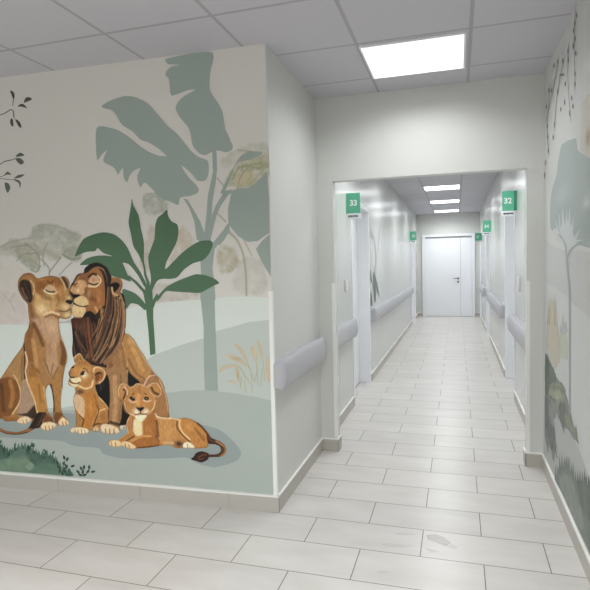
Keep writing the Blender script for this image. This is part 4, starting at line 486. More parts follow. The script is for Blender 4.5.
 {'name':'leaf','base':[40,60,52],'polys':[[[-1.4661,0.1249],[-1.4638,0.1423],[-1.4546,0.1512],[-1.4406,0.1575],[-1.4419,0.1443],[-1.448,0.1336]]],'parent':'leafy_shrub','label':None,'wall':'lion','layer':6.32,'cell':0,'ops':[],'smooth':0,'k':0.8},
 {'name':'leaf','base':[40,60,52],'polys':[[[-1.4768,0.129],[-1.4932,0.1367],[-1.497,0.1471],[-1.4954,0.1604],[-1.4826,0.1549],[-1.4753,0.1464]]],'parent':'leafy_shrub','label':None,'wall':'lion','layer':6.34,'cell':0,'ops':[],'smooth':0,'k':0.8},
 {'name':'leaf','base':[40,60,52],'polys':[[[-1.5034,0.1134],[-1.5159,0.1255],[-1.5158,0.1368],[-1.5099,0.1496],[-1.5,0.1407],[-1.4961,0.1304]]],'parent':'leafy_shrub','label':None,'wall':'lion','layer':6.36,'cell':0,'ops':[],'smooth':0,'k':0.8},
 {'name':'leaf','base':[40,60,52],'polys':[[[-1.4874,0.118],[-1.4745,0.1325],[-1.4618,0.1359],[-1.4472,0.1345],[-1.4568,0.1232],[-1.4682,0.1167]]],'parent':'leafy_shrub','label':None,'wall':'lion','layer':6.38,'cell':0,'ops':[],'smooth':0,'k':0.8},
 {'name':'leaf','base':[40,60,52],'polys':[[[-1.5309,0.129],[-1.5364,0.145],[-1.5313,0.156],[-1.5204,0.1664],[-1.5158,0.1543],[-1.517,0.1429]]],'parent':'leafy_shrub','label':None,'wall':'lion','layer':6.4,'cell':0,'ops':[],'smooth':0,'k':0.8},
 {'name':'lioness','base':[150,108,62],'polys':[[[-1.7156,1.2799],[-1.7511,1.3178],[-1.7801,1.3702],[-1.7844,1.4224],[-1.7662,1.4581],[-1.7316,1.483],[-1.6891,1.4886],[-1.6598,1.4785],[-1.6352,1.4543],[-1.6122,1.4515],[-1.5654,1.4618],[-1.5193,1.4657],[-1.4742,1.4578],[-1.452,1.4488],[-1.4423,1.4604],[-1.4153,1.4599],[-1.3936,1.4439],[-1.3816,1.4165],[-1.3886,1.3697],[-1.3811,1.3423],[-1.3667,1.3265],[-1.3631,1.3093],[-1.3603,1.2952],[-1.3739,1.2758],[-1.3839,1.2562],[-1.3804,1.239],[-1.3752,1.217],[-1.3893,1.1895],[-1.4261,1.1769],[-1.4712,1.1839],[-1.476,1.1618],[-1.4777,1.1358],[-1.4677,1.0685],[-1.4476,1.0211],[-1.4283,0.958],[-1.4254,0.9104],[-1.4475,0.8542],[-1.4589,0.814],[-1.4702,0.7577],[-1.4741,0.7015],[-1.4777,0.7209],[-1.489,0.6482],[-1.4925,0.5836],[-1.483,0.5397],[-1.4614,0.5141],[-1.4353,0.4895],[-1.4391,0.4692],[-1.4737,0.4578],[-1.5151,0.4597],[-1.5417,0.4803],[-1.561,0.4997],[-1.5514,0.6054],[-1.558,0.686],[-1.5698,0.7243],[-1.5832,0.7336],[-1.6079,0.6923],[-1.6036,0.6195],[-1.5919,0.547],[-1.5676,0.5156],[-1.5443,0.4842],[-1.5365,0.4562],[-1.5629,0.4329],[-1.6104,0.4182],[-1.6476,0.4244],[-1.6654,0.444],[-1.7008,0.4848],[-1.7374,0.4765],[-1.7836,0.4545],[-1.8459,0.458],[-1.8595,0.4722],[-1.9426,0.4665],[-1.9758,0.4841],[-2.1008,0.4656],[-2.133,0.5819],[-2.104,0.7171],[-2.0352,0.7074],[-1.9728,0.7591],[-1.9095,0.835],[-1.8469,0.9102],[-1.7854,0.9764],[-1.7608,1.0213],[-1.7481,1.074],[-1.7202,1.1145],[-1.7055,1.1709],[-1.7058,1.1611],[-1.7091,1.1852],[-1.7137,1.2334]]],'parent':None,'label':'adult lioness with closed eyes nuzzling the maned lion','wall':'lion','layer':7,'cell':0.55,'ops':[['s',[120,76,42],0.0208,0.8,[[-1.693,1.2654],[-1.6785,1.1933],[-1.6777,1.1291]]],['s',[190,150,108],0.016,0.7,[[-1.6542,1.2891],[-1.6216,1.2093],[-1.5752,1.1296]]],['f',[165,124,80],0.0112,0.8,[[-1.59,1.1933],[-1.4884,1.2013],[-1.4691,1.1381],[-1.603,1.1295]]],['f',[48,30,22],0.008,0.95,[[-1.768,1.4284],[-1.7434,1.444],[-1.7002,1.4376],[-1.6786,1.4072],[-1.6751,1.3531],[-1.6728,1.3132],[-1.6945,1.2848],[-1.7277,1.3136],[-1.756,1.3482],[-1.7718,1.3884]]],['s',[140,94,52],0.0114,0.95,[[-1.7602,1.4454],[-1.7317,1.4706],[-1.6911,1.4773],[-1.6557,1.4551],[-1.6405,1.4322]]],['s',[105,78,54],0.0075,0.9,[[-1.7805,1.4],[-1.7712,1.3541],[-1.745,1.3172],[-1.7058,1.2877]]],['s',[140,105,76],0.0063,0.7,[[-1.7515,1.3882],[-1.7378,1.348],[-1.7141,1.3164]]],['s',[85,55,38],0.0068,0.6,[[-1.7281,1.4193],[-1.7105,1.3763],[-1.6902,1.3247]]],['s',[182,152,110],0.008,0.9,[[-1.6802,1.4356],[-1.6607,1.4041],[-1.6561,1.3699],[-1.6656,1.3444]]],['s',[20,14,12],0.0068,0.8,[[-1.6991,1.3989],[-1.6878,1.3646],[-1.6861,1.3361]]],['f',[142,92,40],0.0113,0.95,[[-1.6299,1.4433],[-1.586,1.4595],[-1.5269,1.4585],[-1.4752,1.452],[-1.4247,1.4288],[-1.4339,1.3786],[-1.4786,1.3904],[-1.577,1.386],[-1.6318,1.3526],[-1.6501,1.3812]]],['b',[176,128,72],[0.0395,0.0113],0.7,[[-1.6001,1.4428]]],['b',[122,74,30],[0.0362,0.0255],0.7,[[-1.6024,1.4033]]],['b',[120,74,32],[0.0291,0.0252],0.8,[[-1.4647,1.407]]],['b',[170,118,58],[0.0323,0.0336],0.7,[[-1.4548,1.3508]]],['f',[184,146,92],0.0137,0.9,[[-1.6521,1.3472],[-1.6191,1.344],[-1.5599,1.3406],[-1.4817,1.3343],[-1.4659,1.2667],[-1.5135,1.233],[-1.5673,1.2104],[-1.6272,1.2047],[-1.6501,1.2675]]],['b',[206,180,136],[0.0561,0.0398],0.85,[[-1.605,1.2445]]],['s',[122,74,34],0.0193,0.6,[[-1.612,1.3524],[-1.5868,1.3295],[-1.5352,1.3122]]],['s',[128,80,40],0.0146,0.6,[[-1.4755,1.3286],[-1.4712,1.2892],[-1.4855,1.2667]]],['s',[172,128,84],0.0124,0.7,[[-1.5156,1.312],[-1.5374,1.2726]]],['s',[116,62,36],0.009,0.7,[[-1.5514,1.4308],[-1.5293,1.4164],[-1.5055,1.4329]]],['f',[182,152,116],0.0045,0.95,[[-1.5809,1.3747],[-1.5496,1.4054],[-1.5169,1.4049],[-1.4952,1.385],[-1.4822,1.3612],[-1.5585,1.3643]]],['s',[214,192,158],0.0062,0.95,[[-1.5813,1.3691],[-1.5495,1.3501],[-1.5006,1.3457],[-1.4804,1.3578]]],['s',[24,16,12],0.0051,1,[[-1.566,1.3717],[-1.5391,1.3596],[-1.4997,1.362]]],['s',[196,160,118],0.0034,0.8,[[-1.5,1.4159],[-1.4984,1.385]]],['b',[186,140,82],[0.0541,0.0471],0.7,[[-1.4434,1.3586]]],['b',[198,168,118],[0.0541,0.0354],0.95,[[-1.4216,1.2603]]],['b',[120,74,34],[0.0273,0.0354],0.5,[[-1.4819,1.3196]]],['s',[150,98,46],0.0157,0.5,[[-1.4766,1.4139],[-1.443,1.3664],[-1.4369,1.3114]]],['b',[200,176,132],[0.0216,0.0141],0.8,[[-1.3914,1.3189]]],['f',[24,16,12],0.0031,1,[[-1.4199,1.2917],[-1.4038,1.3049],[-1.3618,1.2999],[-1.3689,1.2859],[-1.3847,1.275]]],['s',[60,36,22],0.0047,0.95,[[-1.4702,1.2345],[-1.4325,1.2265],[-1.3957,1.239],[-1.3803,1.2562]]],['b',[198,174,128],[0.0405,0.0204],0.95,[[-1.411,1.2052]]],['s',[208,178,136],0.0104,0.85,[[-1.594,1.2053],[-1.533,1.2235],[-1.4743,1.2092]]],['s',[112,74,42],0.008,0.7,[[-1.5809,1.1917],[-1.5248,1.2053],[-1.4713,1.1816]]],['f',[70,48,30],0.0063,0.9,[[-1.4398,1.4564],[-1.4159,1.4482],[-1.3935,1.4127],[-1.3972,1.3776],[-1.4142,1.3974]]],['s',[190,164,122],0.0063,0.9,[[-1.4477,1.4448],[-1.4259,1.4132],[-1.4154,1.3739]]],['s',[150,120,84],0.0047,0.9,[[-1.4112,1.452],[-1.3888,1.4166],[-1.3929,1.3737]]],['f',[172,136,104],0.0193,0.9,[[-1.6881,1.179],[-1.4849,1.1714],[-1.4705,1.0685],[-1.5032,0.9727],[-1.5016,0.8689],[-1.5611,0.7952],[-1.5951,0.8507],[-1.5841,1.0114],[-1.6273,1.0991]]],['b',[196,164,128],[0.0459,0.0637],0.6,[[-1.5334,1.1236]]],['b',[150,108,74],[0.0277,0.0882],0.5,[[-1.5595,0.9878]]],['s',[112,68,34],0.027,0.9,[[-1.4567,1.021],[-1.4465,0.9577],[-1.4641,0.8857]]],['s',[206,172,128],0.0056,0.8,[[-1.465,1.0527],[-1.4319,0.9738],[-1.4272,0.9103],[-1.4448,0.8543]]],['s',[130,84,42],0.0306,0.85,[[-1.699,1.1227],[-1.7264,1.0096],[-1.7119,0.9047]]],['s',[104,64,36],0.0177,0.75,[[-1.6712,1.1469],[-1.6381,1.075],[-1.6096,1.0031]]],['s',[176,132,78],0.0194,0.8,[[-1.6873,1.0343],[-1.6737,0.9458],[-1.6676,0.8571]]],['s',[162,116,58],0.0161,0.7,[[-1.6385,0.9866],[-1.6161,0.8905]]],['s',[118,74,34],0.013,0.6,[[-1.7068,0.8643],[-1.6531,0.817]]],['s',[112,78,50],0.0064,0.7,[[-1.5381,0.8761],[-1.563,0.7952]]],['s',[112,78,50],0.0064,0.7,[[-1.5007,0.8529],[-1.5481,0.7795]]],['s',[112,78,50],0.0065,0.7,[[-1.6058,0.9068],[-1.5779,0.827]]],['s',[112,78,50],0.0065,0.7,[[-1.5849,0.867],[-1.5741,0.811]]],['s',[146,94,38],0.0358,0.9,[[-1.7073,0.8237],[-1.6776,0.6864]]],['s',[74,48,28],0.0081,0.95,[[-1.7606,1.0092],[-1.7588,0.9281],[-1.7695,0.8303],[-1.7677,0.7651]]],['s',[216,178,142],0.0065,0.9,[[-1.7526,0.9526],[-1.7413,0.8878],[-1.7595,0.8224],[-1.7487,0.7493]]],['f',[154,116,70],0.0147,0.9,[[-1.7859,0.9683],[-1.7712,0.9279],[-1.7801,0.781],[-1.8109,0.7146],[-1.8454,0.7792],[-1.9111,0.8103]]],['s',[120,82,46],0.0114,0.6,[[-1.7788,0.9277],[-1.7895,0.8298],[-1.7897,0.7481]]],['s',[190,164,118],0.0065,0.8,[[-1.7694,1.005],[-1.8672,0.8934],[-1.9677,0.7634]]],['f',[112,66,28],0.01,0.95,[[-2.0352,0.7074],[-1.9736,0.7466],[-1.9133,0.7756],[-1.8653,0.7688],[-1.8302,0.714],[-1.8177,0.6816],[-2.0396,0.6406]]],['f',[124,76,34],0.0101,0.95,[[-2.1117,0.7503],[-1.837,0.7583],[-1.8069,0.6855],[-1.8216,0.6027],[-1.8907,0.5172],[-1.9504,0.4978],[-2.1297,0.4811]]],['s',[158,108,54],0.0215,0.8,[[-1.8859,0.7487],[-1.8702,0.6586],[-1.8968,0.5749]]],['s',[88,52,22],0.0216,0.6,[[-1.9606,0.7216],[-1.957,0.5475]]],['s',[196,164,114],0.0074,0.9,[[-1.8543,0.7907],[-1.8262,0.7464],[-1.8074,0.6772],[-1.8216,0.6027],[-1.8826,0.5217]]],['f',[152,126,102],0.0082,0.95,[[-1.7948,0.7432],[-1.7527,0.7608],[-1.6931,0.616],[-1.704,0.5584],[-1.7565,0.5068],[-1.8421,0.5194],[-1.8153,0.6112]]],['f',[60,38,26],0.0098,0.95,[[-1.6981,0.5954],[-1.6747,0.5433],[-1.7003,0.493],[-1.7566,0.5052],[-1.8517,0.5214],[-1.7644,0.5344]]],['f',[166,116,52],0.0114,0.9,[[-1.7408,0.7693],[-1.6421,0.7641],[-1.6144,0.546],[-1.6787,0.539],[-1.7021,0.6238]]],['s',[204,168,118],0.0066,0.9,[[-1.753,0.7567],[-1.7016,0.632],[-1.6823,0.5413]]],['s',[192,152,96],0.0081,0.8,[[-1.6233,0.7161],[-1.6083,0.6193],[-1.5956,0.5468]]],['f',[112,70,34],0.0098,0.95,[[-1.6266,0.5454],[-1.5771,0.5111],[-1.5416,0.4827],[-1.5704,0.4651],[-1.6356,0.47]]],['s',[130,84,38],0.0114,0.6,[[-1.6581,0.7312],[-1.6506,0.6177]]],['s',[154,108,56],0.0322,0.9,[[-1.5142,0.7759],[-1.5144,0.6714],[-1.524,0.5661]]],['s',[80,50,26],0.0089,0.9,[[-1.5627,0.7342],[-1.5491,0.6459],[-1.5485,0.557]]],['f',[112,66,30],0.0098,0.9,[[-1.5397,0.5493],[-1.483,0.5397],[-1.5081,0.5022],[-1.522,0.4675],[-1.5522,0.492]]],['s',[196,158,106],0.0056,0.8,[[-1.4795,0.7208],[-1.4908,0.6481],[-1.493,0.5755]]],['f',[208,180,142],0.0066,1,[[-1.6625,0.4441],[-1.6356,0.47],[-1.5882,0.4805],[-1.5467,0.4744],[-1.5365,0.4562],[-1.5629,0.4329],[-1.6104,0.4182],[-1.6476,0.4244]]],['f',[208,176,136],0.0065,1,[[-1.5183,0.4839],[-1.4844,0.5146],[-1.4486,0.4969],[-1.4339,0.4815],[-1.4439,0.4649],[-1.4737,0.457],[-1.5103,0.4616]]],['s',[110,78,52],0.0041,0.9,[[-1.6228,0.4478],[-1.6216,0.4201]]],['s',[110,78,52],0.0041,0.9,[[-1.5946,0.4508],[-1.5915,0.4216]]],['s',[110,78,52],0.0041,0.9,[[-1.5664,0.4547],[-1.5648,0.4328]]],['s',[110,78,52],0.0041,0.9,[[-1.4861,0.483],[-1.4829,0.4581]]],['s',[110,78,52],0.0041,0.9,[[-1.4619,0.4882],[-1.4578,0.4626]]],['s',[142,92,42],0.0184,0.9,[[-1.9512,0.4844],[-1.844,0.4895]]],['f',[204,178,144],0.0067,1,[[-1.8521,0.4676],[-1.8243,0.4954],[-1.7754,0.5101],[-1.7317,0.4915],[-1.7426,0.4688],[-1.7884,0.4542],[-1.8362,0.4585]]],['s',[120,90,62],0.0041,0.8,[[-1.8012,0.48],[-1.793,0.4573]]],['s',[120,90,62],0.0041,0.8,[[-1.7749,0.4878],[-1.7648,0.4653]]]],'smooth':1,'k':0.74,'fur':0.38},
 {'name':'tail','base':[152,102,60],'polys':[[[-1.9947,0.4188],[-1.937,0.4001],[-1.8496,0.3973],[-1.7809,0.4191],[-1.751,0.4396],[-1.7248,0.4796],[-1.6894,0.5181],[-1.669,0.5436],[-1.6127,0.542],[-1.6181,0.5295],[-1.6388,0.496],[-1.6501,0.4627],[-1.6706,0.4347],[-1.7041,0.4289],[-1.7631,0.3978],[-1.8508,0.3781],[-1.9384,0.3783],[-1.9963,0.3936],[-2.0844,0.4117],[-2.0824,0.4412]]],'parent':'lioness','label':'lioness tail with dark tuft','wall':'lion','layer':8,'cell':0.55,'ops':[['s',[84,48,26],0.0076,0.9,[[-2.0842,0.4142],[-1.9963,0.3936],[-1.9383,0.38],[-1.8507,0.3798],[-1.7679,0.3975]]],['f',[58,40,30],0.0115,1,[[-1.6763,0.5473],[-1.6079,0.5446],[-1.6454,0.463],[-1.6737,0.4304],[-1.7564,0.4286],[-1.7201,0.4798]]],['s',[104,76,56],0.0065,0.7,[[-1.632,0.533],[-1.6582,0.4869],[-1.684,0.4488]]],['s',[30,20,16],0.0082,0.7,[[-1.6648,0.5356],[-1.7008,0.4848],[-1.7223,0.4427]]]],'smooth':1,'k':0.68,'fur':0.38},
 {'name':'lion','base':[140,100,60],'polys':[[[-1.2694,1.4944],[-1.2596,1.5135],[-1.2233,1.5358],[-1.1747,1.5461],[-1.132,1.5314],[-1.0986,1.5077],[-1.0789,1.4692],[-1.0695,1.45],[-1.0157,1.4475],[-0.9949,1.4184],[-0.9956,1.3842],[-1.0099,1.3524],[-0.987,1.3309],[-0.9771,1.2699],[-0.9821,1.1402],[-0.9882,1.1188],[-0.9914,1.0866],[-0.9684,1.0868],[-0.9795,1.0959],[-0.9306,1.0504],[-0.8911,0.9898],[-0.8594,0.9445],[-0.8284,0.8841],[-0.7889,0.8317],[-0.7489,0.7948],[-0.7186,0.7272],[-0.7298,0.741],[-0.7113,0.6883],[-0.7014,0.6278],[-0.6994,0.5744],[-0.7108,0.5346],[-0.9104,0.4923],[-0.9978,0.4747],[-1.0169,0.455],[-1.0515,0.4556],[-1.0585,0.4371],[-1.0895,0.4252],[-1.1335,0.4197],[-1.1809,0.425],[-1.1994,0.4439],[-1.2145,0.5639],[-1.2672,0.7085],[-1.3214,0.8269],[-1.371,0.8925],[-1.3795,0.9271],[-1.3855,0.9824],[-1.3781,1.0378],[-1.3792,1.1008],[-1.3845,1.1716],[-1.3814,1.1777],[-1.3608,1.1935],[-1.3708,1.2091],[-1.3812,1.2327],[-1.375,1.264],[-1.3621,1.2874],[-1.3658,1.3031],[-1.3802,1.3345],[-1.3876,1.3658],[-1.3769,1.3969],[-1.3529,1.4277],[-1.3287,1.4623],[-1.3057,1.4773],[-1.2745,1.4806]]],'parent':None,'label':'adult male lion with dark mane, eyes closed','wall':'lion','layer':7,'cell':0.55,'ops':[['f',[150,98,54],0.0077,1,[[-1.3011,1.4811],[-1.2389,1.4876],[-1.1938,1.5136],[-1.1429,1.4857],[-1.128,1.4012],[-1.1295,1.263],[-1.1732,1.2245],[-1.2523,1.2246],[-1.2773,1.2558],[-1.2584,1.3643],[-1.3047,1.4114]]],['f',[134,84,50],0.0093,0.9,[[-1.3059,1.4735],[-1.2389,1.4876],[-1.2303,1.4489],[-1.2507,1.3952],[-1.2954,1.4191]]],['s',[60,36,24],0.0077,0.9,[[-1.3031,1.4773],[-1.3289,1.4584],[-1.3562,1.4161],[-1.378,1.3774]]],['f',[188,144,98],0.0078,1,[[-1.3512,1.4082],[-1.3125,1.4333],[-1.2684,1.4279],[-1.2543,1.3937],[-1.2889,1.3398],[-1.3526,1.3483],[-1.38,1.372]]],['b',[224,190,158],[0.0125,0.0155],0.9,[[-1.3205,1.365]]],['b',[120,72,40],[0.0214,0.0094],0.7,[[-1.3412,1.3949]]],['s',[52,30,20],0.0062,0.8,[[-1.3568,1.4044],[-1.3225,1.4117]]],['b',[196,156,112],[0.0265,0.0202],0.7,[[-1.2962,1.4036]]],['s',[120,74,40],0.0201,0.8,[[-1.258,1.3721],[-1.247,1.3294],[-1.1956,1.3019]]],['s',[170,108,58],0.0185,0.7,[[-1.1656,1.3787],[-1.1694,1.3017]]],['f',[192,156,118],0.0062,0.95,[[-1.2344,1.4374],[-1.2004,1.4676],[-1.1666,1.4463],[-1.1571,1.4093],[-1.1913,1.3882],[-1.2413,1.3897]]],['s',[72,32,20],0.01,0.9,[[-1.2363,1.4529],[-1.2063,1.4731],[-1.1771,1.4634]]],['b',[176,122,92],[0.0279,0.0185],0.8,[[-1.2021,1.4346]]],['s',[48,26,16],0.0062,1,[[-1.24,1.4144],[-1.2037,1.4023],[-1.171,1.4095]]],['s',[210,184,142],0.0062,0.9,[[-1.2438,1.392],[-1.1913,1.3882],[-1.1589,1.4078],[-1.1488,1.436],[-1.1719,1.4618]]],['b',[200,165,115],[0.0159,0.0309],0.4,[[-1.242,1.3409]]],['f',[200,172,122],0.0063,1,[[-1.3572,1.2952],[-1.3316,1.3223],[-1.2823,1.3297],[-1.251,1.3023],[-1.2483,1.2697],[-1.2859,1.2605],[-1.3297,1.274]]],['f',[202,174,126],0.0063,1,[[-1.3674,1.2718],[-1.3301,1.2662],[-1.2756,1.2543],[-1.2722,1.2169],[-1.3059,1.1841],[-1.3434,1.1841],[-1.3751,1.2131]]],['f',[22,15,14],0.0047,1,[[-1.3833,1.3618],[-1.353,1.3405],[-1.3119,1.3416],[-1.3126,1.3292],[-1.3435,1.317],[-1.3673,1.325]]],['s',[40,25,16],0.0047,1,[[-1.3495,1.3225],[-1.3644,1.2953],[-1.3388,1.2709],[-1.2948,1.2606],[-1.2528,1.2666]]],['b',[176,140,92],[0.0223,0.0156],0.5,[[-1.3149,1.2169]]],['f',[34,22,17],0.0094,0.95,[[-1.2775,1.2169],[-1.2326,1.2308],[-1.1993,1.1936],[-1.1848,1.1315],[-1.2482,1.1312]]],['f',[112,58,32],0.0094,0.9,[[-1.3748,1.184],[-1.2896,1.1896],[-1.2466,1.1624],[-1.238,1.1235],[-1.3826,1.1227]]],['s',[172,126,74],0.0154,0.9,[[-1.1586,1.2554],[-1.1555,1.1936],[-1.1603,1.1317]]],['s',[192,146,92],0.0108,0.8,[[-1.1979,1.2555],[-1.17,1.2013]]],['s',[150,96,50],0.0124,0.7,[[-1.2375,1.2557],[-1.2079,1.2323],[-1.1755,1.1781]]],['f',[142,96,62],0.0061,1,[[-1.0843,1.4464],[-1.0158,1.4453],[-0.9942,1.4146],[-1.0049,1.3691],[-1.0281,1.3275],[-1.0644,1.3224],[-1.08,1.3929]]],['f',[20,15,13],0.0061,1,[[-1.0821,1.4029],[-1.0343,1.4152],[-1.0121,1.3958],[-1.0394,1.3604],[-1.0612,1.353]]],['s',[194,160,116],0.0076,0.9,[[-1.0702,1.3813],[-1.0633,1.3453],[-1.034,1.3313]]],['s',[180,140,100],0.0053,0.7,[[-1.0672,1.4446],[-1.016,1.4415],[-1.0004,1.4109]]],['s',[152,108,68],0.0403,0.9,[[-1.0533,0.9178],[-1.0656,0.8399],[-1.0762,0.7072]]],['s',[124,78,50],0.0203,0.8,[[-1.1011,0.878],[-1.1153,0.7997]]],['s',[190,154,110],0.0054,0.9,[[-1.0113,1.0265],[-0.9914,0.9575],[-0.981,0.8652],[-0.9845,0.7879]]],['s',[170,124,76],0.0139,0.6,[[-1.0293,0.9723],[-1.0257,0.8642]]],['f',[166,120,66],0.0123,0.95,[[-0.9925,1.092],[-0.9311,1.039],[-0.8636,0.9445],[-0.8133,0.8463],[-0.8579,0.7839],[-0.9412,0.8123],[-0.9808,0.8807],[-1.0087,1.0188]]],['s',[188,142,86],0.02,0.7,[[-0.9607,1.0425],[-0.9142,0.9435],[-0.876,0.8524]]],['f',[28,20,15],0.0077,1,[[-0.9848,0.869],[-0.9644,0.8271],[-0.9319,0.7933],[-0.914,0.7553],[-0.9799,0.7509]]],['s',[140,100,60],0.0233,0.7,[[-1.0478,0.9179],[-1.0339,0.8097]]],['s',[118,78,40],0.0116,0.6,[[-0.9705,0.9194],[-0.9275,0.8358],[-0.8658,0.7952]]],['s',[196,166,126],0.0061,0.8,[[-0.978,1.0921],[-0.8953,0.9898],[-0.8286,0.8803],[-0.7531,0.7946]]],['f',[152,106,76],0.0077,0.95,[[-0.8712,0.7682],[-0.8314,0.8138],[-0.7813,0.8152],[-0.7416,0.7721],[-0.7148,0.7197],[-0.8781,0.7064]]],['s',[204,170,134],0.0054,0.9,[[-0.8675,0.7567],[-0.8316,0.8092],[-0.7911,0.8195]]],['f',[152,106,62],0.0092,0.9,[[-0.8186,0.8069],[-0.7605,0.8009],[-0.7155,0.6882],[-0.6995,0.5706],[-0.7949,0.574],[-0.7825,0.6704]]],['s',[190,158,118],0.0061,0.8,[[-0.7567,0.7934],[-0.7186,0.6919],[-0.7046,0.5895]]],['f',[150,110,70],0.0094,0.95,[[-1.1327,0.8527],[-0.9842,0.8486],[-1.026,0.63],[-1.052,0.4998],[-1.1324,0.4958],[-1.1388,0.7275]]],['s',[178,138,92],0.0203,0.7,[[-1.0787,0.7996],[-1.0814,0.6121],[-1.095,0.5094]]],['s',[120,84,52],0.0078,0.6,[[-1.0347,0.8164],[-1.0396,0.6528],[-1.0571,0.5191]]],['s',[186,150,106],0.0046,0.8,[[-0.9817,0.8487],[-0.9822,0.7791]]],['f',[18,14,14],0.0063,1,[[-1.1785,0.8125],[-1.1397,0.7979],[-1.126,0.6652],[-1.1345,0.4878],[-1.1504,0.487],[-1.1533,0.6091],[-1.1822,0.6473]]],['f',[16,13,12],0.0062,1,[[-0.9798,0.8333],[-0.9368,0.8036],[-0.8958,0.7701],[-0.9305,0.7536],[-0.98,0.7521]]],['f',[15,12,12],0.0063,1,[[-1.0286,0.6299],[-1.0138,0.5759],[-0.972,0.5505],[-0.9974,0.5024],[-1.0591,0.4758],[-1.0416,0.5355]]],['f',[16,13,15],0.0063,1,[[-1.2292,0.8077],[-1.1279,0.8105],[-1.1173,0.6857],[-1.1284,0.5989],[-1.1586,0.6291],[-1.2258,0.6976]]],['s',[84,54,42],0.0079,0.9,[[-1.1901,0.7931],[-1.1825,0.7148]]],['s',[60,42,36],0.0063,0.7,[[-1.1637,0.7939],[-1.1624,0.7312]]],['s',[62,42,30],0.0127,0.9,[[-1.1209,0.5009],[-1.0518,0.4862]]],['f',[204,180,146],0.0056,1,[[-1.1991,0.4677],[-1.1741,0.4904],[-1.1478,0.4877],[-1.113,0.4815],[-1.0702,0.464],[-1.0576,0.4372],[-1.0895,0.4252],[-1.1335,0.4197],[-1.1817,0.425],[-1.2003,0.4438]]],['s',[84,60,42],0.004,0.95,[[-1.1626,0.4553],[-1.1614,0.4261]]],['s',[84,60,42],0.004,0.95,[[-1.1318,0.4569],[-1.1317,0.4222]]],['s',[84,60,42],0.004,0.95,[[-1.1011,0.4569],[-1.0982,0.4256]]],['f',[192,182,166],0.0047,1,[[-1.0521,0.4807],[-1.0148,0.4826],[-1.0143,0.4552],[-1.0507,0.4556]]],['b',[50,40,35],[0.0087,0.0078],0.9,[[-1.0267,0.4686]]]],'smooth':1,'k':0.7,'fur':0.38},
